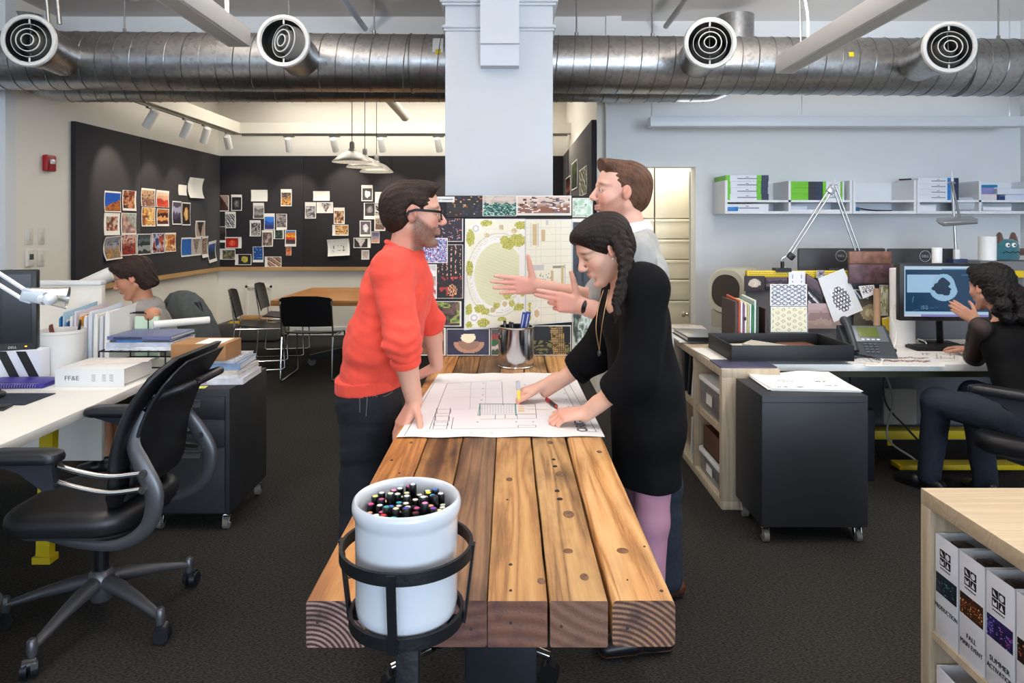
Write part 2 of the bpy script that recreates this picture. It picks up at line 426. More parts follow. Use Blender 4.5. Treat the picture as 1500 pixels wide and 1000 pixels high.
# narrower duct behind, with an elbow at each end
d2=thing('ventilation_duct','narrower galvanised duct behind and below the large spiral duct','duct',(-1,5.7,2.5))
B0,B1,RB=Vector((-3.72,5.66,2.672)),Vector((1.62,5.66,2.672)),.148
path=[B0+Vector((-.26*math.sin(a),0,.26*(1-math.cos(a)))) for a in [PI/2*i/8 for i in range(8,0,-1)]]
path=[path[0]+Vector((0,0,.3))]+path+[B0,B1]+[B1+Vector((.26*math.sin(a),0,.26*(1-math.cos(a)))) for a in [PI/2*i/8 for i in range(1,9)]]
path.append(path[-1]+Vector((0,0,.3)))
m=MB(d2.location);m.tube(path,RB,40);m.build('duct_pipe',gal,d2)
m=MB(d2.location);m.tube(helix(B0,B1,RB+.001,.122,.004),.004,5);m.build('spiral_seam',gals,d2)
# nozzles
ringm=M('white_nozzle_ring','#dcdcd8',.4);conem=M('grey_nozzle_cone','#7d7b77',.5,.2);darkin=M('nozzle_inside','#2b2926',.8)
def nozzle(px,py,D,tilt,label,turn=(0,0)):
    c=P(px,py,D);ax=axis_at(c.x+tilt*.5);r=thing('air_nozzle',label,'air nozzle',c,0,'round air nozzles on the big duct')
    d=Vector((tilt,-1,(c.z-2.70)*.4)).normalized();R=d.to_track_quat('Z','X').to_matrix()
    def at(z):return d*z
    L=(ax-c).length-.1
    m=MB();m.lathe([(.136,-.44),(.138,-.17),(.150,-.165),(.150,-.10),(.158,-.095),(.158,-.012),(.150,0),(.140,0),(.140,-.14),(0,-.14)],(0,0,0),48,R)
    m.build('collar',gal,r)
    m=MB();m.ring([(.143,-.012),(.143,.004),(.150,.012),(.166,.010),(.172,0),(.172,-.014)],(0,0,0),56,R);m.build('outer_ring',ringm,r)
    m=MB();m.lathe([(0,-.12),(.139,-.12)],(0,0,0),40,R);m.build('dark_throat',darkin,r)
    R2=R @ Euler((turn[0],turn[1],0)).to_matrix()
    for (r0,r1,z0,z1) in ((.108,.118,.0,-.10),(.074,.088,.012,-.09),(.040,.060,.018,-.085)):
        m=MB();m.ring([(r0,z0),(r0-.004,z0),(r1-.004,z1),(r1,z1)],(0,0,0),40,R2)
        q=m.build('cone',conem,r)
        m=MB();m.ring([(r0+.001,z0+.002),(r0-.0045+.003*(r0>.1),z0+.002),(r0-.0045+.003*(r0>.1),z0-.006),(r0+.001,z0-.006)],(0,0,0),40,R2);m.build('cone_lip',ringm,q)
    m=MB();m.box(R2@Vector((0,0,-.03)),(.23,.004,.02),R2);m.build('cross_bar',conem,r)
    for s in (-1,1):
        m=MB();m.cyl(R@Vector((0,0,-.01))+Vector((0,0,s*.112)),R@Vector((0,0,-.01))+Vector((0,0,s*.146)),.006);m.build('pivot_pin',ringm,r)
nozzle(42,59,4.45,.12,'round white rimmed air nozzle at the far left end of the duct')
nozzle(415,60,4.45,.05,'round air nozzle with its inner drum swivelled aside, beside the left light fixture',(-.62,.1))
nozzle(1040,63,4.50,-.08,'round white rimmed air nozzle just right of the column',(-.1,.1))
nozzle(1391,69,4.50,-.13,'round white rimmed air nozzle at the far right end of the duct',(-.1,.15))
# stickers on the duct
def sticker(px,py,w,h,col,label):
    X=(px-745)*.00485;c=axis_at(X);pts=[];z0=CAMZ-(py-VY)*.00486
    a=math.asin(max(-1,min(1,(z0-c.z)/RD)));m=MB();n=5;R_=RD+.0015
    vs=[]
    for i in range(n+1):
        t=a+(i/n-.5)*h/RD
        for sx in (-1,1):vs.append((X+sx*w/2,c.y-math.cos(t)*R_,c.z+math.sin(t)*R_))
    m.add(vs,[(2*i,2*i+1,2*i+3,2*i+2) for i in range(n)])
    tag(m.build('sticker',M('sticker_'+label.split()[0],col,.5)),label,'sticker')
sticker(640,62,.075,.13,'#d9dde0','white label stuck on the duct left of the column')
sticker(641,74,.04,.04,'#d8c61c','small yellow diamond on the white duct label')
sticker(1257,75,.035,.035,'#e0cf10','yellow sticker on the duct right of the right hand light fixture')

# ================================================================== lights and things on walls and ceiling
fixm=M('white_fixture_metal','#e9e8e6',.45);difm=M('fixture_diffuser','#c9c7c2',.6)
steelw=M('steel_wire','#c8c8c8',.3,.9);blackm=M('black_metal','#17171a',.4,.3);chrome=M('chrome','#d9dadb',.12,1)
cordw=M('white_cord','#e8e6e0',.5)
def linear(x0,x1,yend,z0,z1,label,wx):
    r=thing('linear_light',label,'light fixture',((x0+x1)/2,2.4,z1),0,'linear light fixtures over the desks')
    m=MB(r.location);m.bb(x0,x1,.6,yend,z0,z1,.004);m.build('housing',fixm,r)
    m=MB(r.location);m.bb(x0+.02,x1-.02,.62,yend-.03,z0-.003,z0+.001);m.build('diffuser',difm,r)
    m=MB(r.location)
    m.cyl((wx,yend-.18,z1),(wx-.02,yend-.18,ZC),.003,n=8);m.build('suspension_wire',steelw,r)
    m=MB(r.location);m.tube(bez([(wx+.03,yend-.22,z1),(wx+.025,yend-.22,z1+.2),(wx+.0,yend-.22,z1+.4),(wx+.02,yend-.2,ZC)]),.007,8);m.build('power_cord',cordw,r)
    return r
linear(-1.845,-1.70,4.5,2.675,2.795,'white linear pendant light running towards the viewer left of the column',-1.79)
linear(1.76,1.875,4.5,2.50+.0,2.61,'white linear pendant light running towards the viewer right of the column',1.85)
linear(-.12,0,3.15,3.01,3.10,'unseen white pendant housing added above the near end of the timber table',-.06)  # unseen housing added to go with the extra light over the table
# boxed casing on the face of the column
bx=MB();zt=lambda y,d=3.9:1.5+(330-y)*d/1000
xa,xb=(703.5-745)*.0039,(760.5-745)*.0039
bx.prism([(xa,3.999,zt(-60)),(xa,3.9,zt(-60)),(xa,3.9,zt(63)),(xa,3.915,zt(64.5)),(xa,3.93,zt(94)),(xa,3.999,zt(95))],(xb-xa,0,0))
tag(bx.build('wiring_box',M('casing_paint','#cfd4da',.5)),'white boxed casing fixed to the top of the column face','box')
# wall light bar over the right shelf
r=thing('wall_light_bar','long white linear light bar hanging along the right rear wall above the shelf','light fixture',(2.9,5.85,2.4))
m=MB(r.location);q0,q1=P(953,170,5.75),P(1491,192,5.85)
m.bb(q0.x,q1.x,5.75,5.87,2.335,2.42,.006);m.build('housing',M('light_bar_white','#e4e6ea',.4),r)
for x in (q0.x+.02,q0.x+1.3,q1.x-.1):
    m=MB(r.location);m.cyl((x,5.81,2.42),(x,5.81,ZC),.003,n=8);m.build('suspension_wire',steelw,r)
# duct hanger rods
rodm=M('hanger_rod','#8d8d8d',.4,.8)
for px,lab in ((430,'thin steel rod holding the duct behind the left light fixture'),(552,'thin steel rod holding the duct left of the column'),(843,'thin steel rod holding the duct just right of the column'),
                (953,'thin steel rod with a nut holding the duct beside the upper pilaster'),(1459,'thin steel rod holding the far right end of the duct'),(197,'thin steel rod holding the duct below the smoke detector')):
    x=(px-745)*.0052;c=axis_at(x);m=MB();m.cyl((x,c.y+.0,c.z+RD-.004),(x,c.y,ZC),.006,n=8);m.cyl((x,c.y,c.z+RD-.004),(x,c.y,c.z+RD+.03),.014,n=6)
    tag(m.build('hanger_rod',rodm),lab,'rod','duct hanger rods')
# smoke detector, conduit, sprinkler pipe
c=P(195,25,5.45);m=MB();m.lathe([(0,0),(.05,0),(.058,-.012),(.055,-.03),(.03,-.045),(0,-.046)],(c.x,5.45,ZC),28)
r=thing('smoke_detector','round white smoke detector on the ceiling at the upper left','smoke detector',(c.x,5.45,ZC));m.off=r.location;m.build('detector_body',trimw,r)
m=MB(r.location);m.lathe([(.075,0),(.075,-.014),(.06,-.016),(.06,0)],(c.x,5.45,ZC),28);m.build('base_plate',fixm,r)
cond=M('conduit_metal','#a9a7a2',.35,.85)
r=thing('conduit','bent metal conduit with a black junction box at the upper left of the ceiling','conduit',(-3.0,4.6,ZC))
m=MB(r.location);m.tube(bez([(-3.15,3.6,ZC-.03),(-3.2,4.3,ZC-.03),(-3.19,4.62,ZC-.05),(-3.18,4.78,ZC-.16),(-3.17,4.82,ZC-.42)]),.016,10)
m.tube(bez([(-3.25,3.6,ZC-.03),(-3.3,4.3,ZC-.03),(-3.27,4.6,ZC-.06),(-3.23,4.74,ZC-.18),(-3.22,4.78,ZC-.42)]),.012,10);m.build('conduit_pipe',cond,r)
m=MB(r.location);m.bb(-3.29,-3.14,4.32,4.46,ZC-.1,ZC-.005,.006);m.build('junction_box',blackm,r)
r=thing('sprinkler_pipe','pale sprinkler pipe under the ceiling right of the left light fixture','pipe',(-1.2,4.3,ZC))
m=MB(r.location);m.cyl((-1.28,3.4,3.26),(-1.24,5.9,3.2),.024,n=16);m.build('pipe',M('pipe_paint','#b9c1cc',.5),r)
m=MB(r.location);m.cyl((-1.265,4.45,3.20),(-1.265,4.45,3.12),.013,n=12);m.lathe([(0,0),(.022,0),(.022,.005),(0,.005)],(-1.265,4.45,3.10),16);m.build('sprinkler_head',chrome,r)
r=thing('sprinkler_pipe','grey sprinkler pipe on the ceiling above the nozzle right of the column','pipe',(1.3,4.3,ZC))
m=MB(r.location);m.cyl((1.36,3.2,3.26),(1.36,5.9,3.22),.024,n=16);m.build('pipe',M('pipe_paint2','#b3b3b3',.5),r)
m=MB(r.location);m.cyl((1.36,4.3,3.22),(1.30,4.3,3.10),.012,n=12);m.build('sprinkler_head',blackm,r)
# upper pilaster and pipe behind the duct gap in the meeting corner
r=thing('ceiling_pipe','white capped pipe seen below the duct left of the column','pipe',(-1.3,7.6,2.9))
m=MB(r.location);m.cyl(P(560,133,6.6),P(592,170,8.1),.05,n=18);m.sph(P(593,171,8.12),.055);m.build('pipe',M('cream_pipe','#e8e2d4',.5),r)
# tracks and spots
trk=M('track_metal','#8f8c86',.4,.4);spm=M('spot_white','#d9d7d2',.4)
tk=MB();tk.bb(-3.475,-3.445,6.3,8.6,2.64,2.665);tag(tk.build('lighting_track',trk),'lighting track under the left arm of the beam frame','track')
tk=MB();tk.bb(-3.4,.75,8.695,8.725,2.64,2.665);tag(tk.build('lighting_track',trk),'lighting track under the beam along the back wall','track')
def track_spot(px,py,side,tgt,label,power):
    if side=='L':
        D=-3.46*1000/(px-745);p=Vector((-3.46,D,2.64))
    else:p=Vector(((px-745)*.00871,8.71,2.64))
    r=thing('track_spotlight',label,'spotlight',p,0,'track spotlights in the meeting corner')
    d=(Vector(tgt)-p).normalized();h=Vector((0,0,-.11));R=d.to_track_quat('Z','X').to_matrix()
    m=MB();m.box((0,0,-.008),(.03 if side=='L' else .14,.14 if side=='L' else .03,.016),None,.003);m.build('track_adapter',trk,r)
    m=MB();m.cyl((0,0,-.01),h,.008,n=10);m.build('stem',spm,r)
    m=MB();m.lathe([(0,-.09),(.040,-.09),(.043,-.085),(.043,.095),(.038,.095),(.036,.06),(0,.06)],h,28,R);m.build('lamp_can',spm,r)
    m=MB();m.lathe([(0,.062),(.034,.062),(.034,.066),(0,.066)],h,20,R);m.build('lens',M('lit_lens','#fff2dc',.3,emit=3),r)
    spot('track_spot_light',p+h+d*.12,tgt,power,62)
track_spot(221,165,'L',(XL,6.75,1.9),'white track spotlight on the left track, nearest of the four',26)
track_spot(273,188,'L',(XL,7.55,1.7),'white track spotlight on the left track, second from the near end',22)
track_spot(301,195,'L',(XL,8.2,1.6),'white track spotlight on the left track, third from the near end',18)
track_spot(334,208,'L',(-3.6,YB,1.6),'white track spotlight at the far corner end of the left track',18)
track_spot(423,211,'B',(-2.9,YB,1.7),'white track spotlight on the back track, leftmost one',24)
track_spot(490,211,'B',(-2.2,YB,1.9),'white track spotlight on the back track above the first pendant shade',30)
track_spot(559,211,'B',(-1.55,YB,1.7),'white track spotlight on the back track right of the pendant lamps',26)
track_spot(642,211,'B',(-.75,YB,1.7),'white track spotlight on the back track beside the column',24)
spot('track_spot_light',(.5,8.6,2.6),(XA,7.4,1.8),24,70)
# pendants
shm=M('pendant_shade_metal','#8f8b84',.4,.6);shi=M('shade_inside','#fff3df',.5,emit=.8)
tkb=MB();tkb.bb(-1.63,-1.58,6.55,8.4,3.02,3.06);tkb.cyl((-1.605,6.8,3.06),(-1.605,6.8,ZC),.01);tkb.cyl((-1.605,8.2,3.06),(-1.605,8.2,ZC),.01);tag(tkb.build('pendant_rail',blackm),'black ceiling rail from which the three pendant lamps hang','rail')
def pendant(D,label):
    p=Vector((-1.605,D,2.145));r=thing('pendant_lamp',label,'pendant lamp',p,0,'pendant lamps over the meeting table')
    m=MB();m.lathe([(.200,0),(.203,.004),(.200,.012),(.17,.038),(.12,.082),(.075,.105),(.042,.116),(.034,.135)],n=44);m.lathe([(.197,.001),(.165,.035),(.115,.078),(.07,.1),(0,.105)],n=44)
    m2=MB();m2.lathe([(.203,.002),(.200,.012),(.17,.038),(.12,.082),(.075,.105),(.042,.116),(.032,.14),(0,.14)],n=44);m2.build('shade',shm,r)
    m3=MB();m3.lathe([(.202,.002),(.165,.034),(.115,.078),(.07,.1),(0,.104)],n=44);m3.build('shade_lining',shi,r)
    m4=MB();m4.lathe([(.026,.135),(.026,.2),(.015,.215),(0,.215)],n=18);m4.build('socket',M('socket_grey','#7e7a74',.4,.5),r)
    m5=MB();m5.cyl((0,0,.21),(0,0,3.02-2.145),.004,n=8);m5.build('cord',blackm,r)
    m6=MB();m6.sph((0,0,.045),.03);m6.build('bulb',M('lit_bulb','#ffe9c6',.3,emit=9),r)
    l=bpy.data.lights.new('pendant_light','SPOT');l.energy=14;l.color=(1,.84,.62);l.spot_size=2.3;l.shadow_soft_size=.03
    o=bpy.data.objects.new('pendant_light',l);COL.objects.link(o);o.location=p+Vector((0,0,.012))
pendant(7.0,'grey metal pendant lamp, nearest and largest of the row of three')
pendant(7.62,'grey metal pendant lamp, middle one of the row of three')
pendant(8.3,'grey metal pendant lamp, farthest and lowest looking of the row of three')
# fire alarm and switches on the left wall
c=PX(68,239,XL);r=thing('fire_alarm','red fire alarm with a clear strobe on the left wall','fire alarm',c)
m=MB();m.bb(0,.05,-.06,.06,-.07,.07,.012);m.build('alarm_body',M('alarm_red','#a3161c',.4),r)
m=MB();m.box((.058,-.005,.012),(.03,.05,.045),None,.012);m.build('strobe',M('strobe_clear','#d8d8d6',.15,coat=1),r)
m=MB()
for i in range(6):m.bb(.049,.052,-.05,-.03,-.05+i*.018,-.041+i*.018)
m.build('sounder_grille',M('alarm_dark_red','#6d0e12',.5),r)
plm=M('switch_plate','#dedad0',.45)
for px,py,lab,th in ((42,346,'tall white switch plate, upper left of four on the wall',0),(59.5,346,'tall white switch plate, upper right of four on the wall',0),(42,378,'white thermostat with a grey display below the switches',1),(59.5,378,'white switch plate right of the thermostat',0)):
    c=PX(px,py,XL);r=thing('thermostat' if th else 'light_switch',lab,'thermostat' if th else 'light switch',c,0,None if th else 'switch plates on the left wall')
    m=MB();m.bb(0,.022 if th else .008,-.042,.042,-.068,.068,.003);m.build('plate',plm,r)
    m=MB()
    if th:m.bb(.021,.024,-.022,.026,-.012,.034);m.build('display',M('grey_display','#4a4d50',.3),r)
    else:m.bb(.007,.012,-.018,.018,-.035,.035,.002);m.build('rocker',M('rocker_white','#d3cec2',.4),r)
# ------------------------------------------------------------------ white cubby shelf on the right rear wall
shw=M('white_laminate','#e3e6ea',.45)
SY0,SY1=5.80,6.15
def sx(px,d=5.80):return (px-745)*d/1000
def sz(py,d=5.80):return 1.5-(py-330)*d/1000
zb,zm,ztop=sz(311),sz(294.5),sz(264)
units=[(1062,1248.5),(1249.5,1342.5),(1343.5,1528)]
divs={0:[1155],1:[],2:[1434]}
labs=['white two tier wall cubby, leftmost, holding the green paper packs','white two tier wall cubby in the middle, mostly empty','white two tier wall cubby at the right end of the wall']
for k,(a,b) in enumerate(units):
    r=thing('wall_shelf',labs[k],'shelf',(sx((a+b)/2),SY1,zb),0,'white wall cubbies');t=.022
    m=MB(r.location);m.bb(sx(a),sx(b),SY0,SY1,zb-t/2,zb+t/2);m.build('bottom_board',shw,r)
    m=MB(r.location);m.bb(sx(a)+t,sx(b)-t,SY0,SY1-.01,zm-.009,zm+.009);m.build('middle_board',shw,r)
    m=MB(r.location);m.bb(sx(a)+t,sx(b)-t,SY1-.012,SY1,zb+t/2,ztop);m.build('back_panel',shw,r)
    for x in (sx(a),sx(b)-t):
        m=MB(r.location);m.bb(x,x+t,SY0,SY1,zb+t/2,ztop);m.build('side_panel',shw,r)
    for p in divs[k]:
        m=MB(r.location);m.bb(sx(p),sx(p)+.02,SY0,SY1-.012,zb+t/2,ztop-.004);m.build('divider',shw,r)
grn=M('pack_green','#6fc21f',.45);nvy=M('pack_navy','#25304f',.45);pwh=M('pack_white','#dfe2e8',.45);ink=M('print_grey','#6c7686',.6);blu=M('pack_blue','#1c78c4',.45)
def ream(x0,x1,y0,y1,z0,h,cols,label,group,lett=None):
    """cols: list of (fraction end, material) wrapped around the pack from left to right"""
    r=thing('paper_pack',label,'paper pack',((x0+x1)/2,(y0+y1)/2,z0),0,group)
    m=MB(r.location);f0=0;mats=[]
    for (f1,mt) in cols:
        if mt not in mats:mats.append(mt)
        m.cur=mats.index(mt);m.bb(x0+(x1-x0)*f0,x0+(x1-x0)*f1,y0,y1,z0,z0+h-.001);f0=f1
    m.build('wrapper',mats,r)
    if lett:
        m=MB(r.location);xc=(x0+x1)/2
        m.bb(xc-lett/2,xc+lett/2,y0-.0008,y0,z0+h*.36,z0+h*.5);m.bb(xc-.012,xc+.012,y0-.0008,y0,z0+h*.62,z0+h*.72);m.build('printed_line',ink,r)
h_=.0535;zs=zm+.009
for i in range(4):
    dx=(0,.015,.01,0)[i]
    ream(sx(1064)+dx*.5,sx(1127)-dx*.3,5.815+dx*.3,6.13,zs+i*h_,h_,[(.10,grn),(.72,pwh),(.83,grn),(1,nvy)],['white paper pack with green and navy ends, bottom of the left stack','white paper pack with green and navy ends, second from the bottom of the left stack','white paper pack with green and navy ends, third from the bottom of the left stack','white paper pack with green and navy ends, on top of the left stack'][i],'paper packs in the left cubby',.17)
for i in range(3):
    n3=['bottom','middle','top'][i]
    ream(sx(1157),sx(1185.5),5.82,6.12,zs+i*.0535,.0535,[(1,grn)],'bright green paper pack end, %s of the green stack' % n3,'green paper packs')
    ream(sx(1187),sx(1207.5),5.84,6.12,zs+i*.0535,.0535,[(.52,M('pack_dark','#2b3035',.5)),(1,nvy)],'dark navy paper pack, %s of the stack beside the green packs' % n3,'navy paper packs')
    ream(sx(1208.5),sx(1240),5.84,6.12,zs+i*.0535,.0535,[(.15,grn),(.82,pwh),(.92,grn),(1,pwh)],'white paper pack with green bands, %s of the stack behind the lamp arm' % n3,'white and green paper packs',.07)
for i in range(4):
    ream(sx(1346.5),sx(1406),5.815,6.12,zs+i*.0475,.0475,[(.72,pwh),(.81,blu),(.88,pwh),(1,nvy)],'white paper pack with blue bands, %s of the stack in the right cubby' % ['bottom','second','third','top'][i],'white and blue paper packs',.12)
ream(sx(1065),sx(1127),5.82,6.1,zb+.011,.062,[(1,pwh)],'white paper pack lying in the lower left cubby','paper packs in the lower cubby',.2)
m=MB();m.box((sx(1074),5.812,zb+.03),(.09,.012,.035),(0,0,0),.003);tag(m.build('box',blu),'small blue carton in front of the lower left white pack','box')
def boxthing(name,px0,px1,z0,h,mat,label,cat,y0=5.83,y1=6.0):
    m=MB();m.bb(sx(px0),sx(px1),y0,y1,z0,z0+h,.002);return tag(m.build(name,mat),label,cat)
boxthing('box',1251.5,1262,zb+.011,.034,M('teal_box','#1d5b83',.5),'small blue box in the lower middle cubby','box')
boxthing('flat_package',1156,1190,zb+.0265,.035,M('pale_pack','#d5d9e4',.4),'pale paper package in the lower cubby under the green packs','package',5.9,6.12)
boxthing('paper_stack',1157,1236,zb+.011,.015,M('paper_pale','#e9ebf0',.7),'thin white paper stack in the lower cubby under the green packs','paper stack',5.86,6.12)
boxthing('paper_stack',1346,1378,zb+.011,.055,M('paper_pale','#e9ebf0',.7),'stack of white paper in the lower right cubby','paper stack',5.86,6.12)
boxthing('box',1435.5,1465,zs+.11,.022,M('toothpaste_blue','#1b7fb4',.4),'slim blue box with a red end on top of the small cartons','box')
boxthing('box',1435.5,1464,zs,.052,M('small_carton','#d9d2d6',.5),'white carton at the bottom of the small stack in the right cubby','box')
boxthing('box',1438,1460,zs+.053,.056,M('violet_carton','#8a86bd',.5),'violet and white carton in the middle of the small stack','box')
boxthing('box',1466,1476,zs,.034,M('navy_carton','#1d3a72',.5),'small navy carton beside the small stack','box')
boxthing('flat_package',1467,1527,zs+.05,.05,M('pale_pack','#d5d9e4',.4),'pale flat package lying at the far right of the cubby','package',5.85,6.1).location.z+=0
boxthing('flat_package',1480,1527,zs+.0,.048,M('pale_pack2','#cfd5e6',.4),'pale blue package at the bottom far right of the cubby','package',5.86,6.1)
m=MB();m.cyl((sx(1415),5.98,zb+.075),(sx(1447),5.88,zb+.075),.062,n=26);tag(m.build('paper_roll',M('frosted_roll','#cdd2d8',.35)),'frosted translucent roll lying in the lower right cubby','roll')
m=MB();m.cyl((sx(1450),5.9,zb+.035),(sx(1487),5.86,zb+.03),.022,n=16);tag(m.build('paper_roll',M('paper_pale','#e9ebf0',.7)),'thin white paper roll beside the frosted roll','roll')
m=MB();m.tube(bez([(sx(1263),5.85,zb+.035),(sx(1280),5.85,zb+.02),(sx(1300),5.86,zb+.016),(sx(1312),5.86,zb+.016)]),.006,6);tag(m.build('cable',blackm),'thin dark cable lying in the lower middle cubby','cable')
m=MB();m.cyl((sx(1322),5.85,ztop+.008),(sx(1338),5.83,ztop+.012),.007,n=10);tag(m.build('pen',blackm),'black pen lying on top of the middle cubby','pen')

# ================================================================== prints
prn=attr_mat('photo_print',.4);prs=attr_mat('photo_print_matt',.7)
pap=M('paper_white','#e6e3dc',.75);papw=M('paper_bright','#f0efec',.75);back=M('foam_black','#151415',.7)
def vnoise(seed):
    g=random.Random(seed);L=[[g.random() for _ in range(33)] for _ in range(33)]
    def f(u,v,s):
        x,y=u*s,v*s;i,j=int(x) % 32,int(y) % 32;a,b=x-int(x),y-int(y)
        a=a*a*(3-2*a);b=b*b*(3-2*b)
        return (L[i][j]*(1-a)+L[i+1][j]*a)*(1-b)+(L[i][j+1]*(1-a)+L[i+1][j+1]*a)*b
    return f
def pal(s):return [lin(x) for x in s.split()]
def art(kind,colors,seed):
    """colours of a print at (u, v); v runs upwards"""
    C=pal(colors);n=vnoise(seed);g=random.Random(seed+99);m=len(C)
    mixc=lambda a,b,t:tuple(x*(1-t)+y*t for x,y in zip(a,b))
    bl=[(g.random(),g.random(),.05+g.random()*.12,C[g.randrange(m)]) for _ in range(9)]
    def f(u,v):
        if kind=='mosaic':return C[min(m-1,int(n(u,v,31)*1.15*m) % m)] if n(v,u,23)>.3 else C[g.randrange(m)]
        t=n(u,v,6);q=n(u+.3,v,14)
        if kind=='sky':c=C[0] if v>.45+.45*(u-.5)+.08*(t-.5) else mixc(C[1],C[2],q)
        elif kind=='roof':c=mixc(C[0],C[1],q) if v>1.1-u+.1*t else mixc(C[2],C[m-1],t)
        elif kind=='lights':
            c=mixc(C[0],C[1],t*.6)
            if n(u,v,27)>.80:c=C[2+int(q*7) % (m-2)]
        elif kind=='interior':
            c=mixc(C[0],C[1],min(1,max(0,(v-.35)*3+(t-.5))));
            if q>.62:c=C[2+int(t*5) % (m-2)]
        elif kind=='bowl':
            d=math.hypot((u-.52)*1.7,(v-.45)*1.6);c=mixc(C[0],C[1],t)
            if .42<d+.0<.62 and v<.5:c=C[2]
            if d<.42 and v<.52:c=mixc(C[2],C[0],.35)
            if math.hypot((u-.52)*2.6,(v-.66)*2.6)<.4+.15*t:c=C[3]
        elif kind=='object':
            d=math.hypot((u-.5)*2,(v-.5)*1.8);c=C[1] if d<.55+.2*(t-.5) else mixc(C[0],C[2 % m],q*.5)
            if d<.3 and q>.5:c=C[m-1]
        elif kind=='line':
            c=C[0]
            if (abs((u*9) % 1-.5)>.44 or abs((v*7) % 1-.5)>.42) and .1<u<.9 and .2<v<.8 and q>.35:c=C[1]
        elif kind=='stripe':c=C[int((u+v)*7+t) % m]
        elif kind=='wing':c=C[0] if abs(u-.5)>(v*.5)*(.6+.3*t) else C[1 if q<.5 else m-1]
        elif kind=='bands':
            c=C[min(m-1,int((1-v)*m+.8*(t-.5)))]
        else:
            i=t*1.2*(m-1);k=min(m-2,int(i));c=mixc(C[k],C[k+1],min(1,i-k))
            for (x,y,r,cc) in bl:
                if math.hypot(u-x,v-y)<r:c=mixc(cc,c,.25)
        return c
    return f
def card(label,cat,c00,c10,c11,c01,kind,colors,seed,border=(.05,.05,.05,.05),n=(16,16),group=None,th=.0016,lift=None,mat=None,bmat=None,curl=0,name='photo_print'):
    """a print: corners lower left, lower right, upper right, upper left"""
    c00,c10,c11,c01=[Vector(x) for x in (c00,c10,c11,c01)]
    nrm=(c10-c00).cross(c01-c00).normalized()
    if nrm.dot(Vector((0,0,CAMZ))-c00)<0:nrm.negate()
    o=(c00+c10+c11+c01)/4
    bil=lambda u,v:c00*(1-u)*(1-v)+c10*u*(1-v)+c11*u*v+c01*(1-u)*v+nrm*(curl*(abs(v-.5)*2)**2)
    r=thing(name,label,cat,o,0,group)
    m=MB(o);k=6;vs=[];fs=[]
    for s in (0,1):
        for j in range(k+1):
            for i in range(2):vs.append(bil(i,j/k)+nrm*(th*s))
    for j in range(k):
        a=2*j;b=a+2*(k+1)
        fs+=[(a,a+1,a+3,a+2),(b,b+2,b+3,b+1),(a,a+2,b+2,b),(a+1,b+1,b+3,a+3)]
    b=2*(k+1);fs+=[(0,b,b+1,1),(2*k,2*k+1,b+2*k+1,b+2*k)]
    m.add(vs,fs);m.build('sheet',bmat or pap,r,smooth=30)
    if kind:
        L,B,R,T=border;nx,ny=n;m=MB(o);cols=[];f=art(kind,colors,seed) if isinstance(kind,str) else kind;vs=[];fs=[]
        for j in range(ny+1):
            for i in range(nx+1):vs.append(bil(L+(1-L-R)*i/nx,B+(1-B-T)*j/ny)+nrm*(th+.0012))
        for j in range(ny):
            for i in range(nx):q=j*(nx+1)+i;fs.append((q,q+1,q+nx+2,q+nx+1));cols.append(f((i+.5)/nx,(j+.5)/ny))
        m.add(vs,fs);p=m.build('printed_image',mat or prn,r,fixn=False,smooth=None)
        facecol(p.data,cols)
    return r
def on_left(px,py):return PX(px,py,XL+.047)
def on_back(px,py):return P(px,py,YB-.047)
def on_right(px,py):return PX(px,py,XA-.047)
def pin_photo(on,rect,label,kind,colors,seed,border=(.05,.05,.05,.05),tilt=0,group=None,curl=.006,cat='photo',n=(16,16),name='photo_print'):
    x0,y0,x1,y1=rect;a,b=on(x0,y0),on(x1,y1)
    # a rectangle on the board, given by its upper left and lower right corner
    horiz=Vector((b.x-a.x,b.y-a.y,0));c00=Vector((a.x,a.y,b.z));c10=c00+horiz;c11=Vector((b.x,b.y,a.z));c01=a.copy()
    cen=(a+b)/2
    if tilt:
        ax=Vector((0,-1,0)) if on is on_back else Vector((1,0,0));R=Matrix.Rotation(math.radians(tilt),3,ax)
        c00,c10,c11,c01=[cen+R@(p-cen) for p in (c00,c10,c11,c01)]
    return card(label,cat,c00,c10,c11,c01,kind,colors,seed,border,n,group,curl=curl,name=name)
GL,GB='photos pinned on the left board','photos pinned on the back board'
W4=(.05,.05,.05,.05)
# --- left wall
pin_photo(on_left,(152.5,279,176.5,311),'photo of a blue dusk sky over a lit roof, top left of the left board','sky','#1c4fae #c8722c #3a1d12',1,(.03,.05,.03,.08),0,GL)
pin_photo(on_left,(179,278,199,309),'photo of red and brown shapes right of the blue sky photo','blob','#b8321c #6a2a1c #d99a6a #2b1a18',2,(.05,.12,.12,.02),0,GL)
pin_photo(on_left,(152,311.5,175,344),'photo with a wide white margin under the blue sky photo','blob','#3b5a34 #c9b9a8 #a8442e #403a36',3,(.14,.2,.14,.16),0,GL)
pin_photo(on_left,(177,311.5,199,342),'photo of a pale slanted roof over a crowd, third row of the left board','roof','#b8c0b8 #8a8478 #6a3434 #d8b8a8',4,(.05,.04,.03,.03),0,GL)
pin_photo(on_left,(151,346,175,379),'curled photo of an ochre interior at the lower left of the left board','interior','#8a6a44 #9aa0b4 #b88a3c #57606a',5,(.05,.05,.03,.05),2,GL,.03)
pin_photo(on_left,(177,342.5,199,373),'photo of a red hall with pale lights in the bottom row of the left board','interior','#8a2a22 #c8a89a #5a2422 #a83a2a',6,(.05,.04,.04,.05),0,GL)
pin_photo(on_left,(206.5,275,227,303),'photo of a tall packed shelf hall at the top centre of the left board','interior','#8a5a44 #c89a6a #5a3a34 #b8a8b8',7,(.04,.02,.05,.1),0,GL)
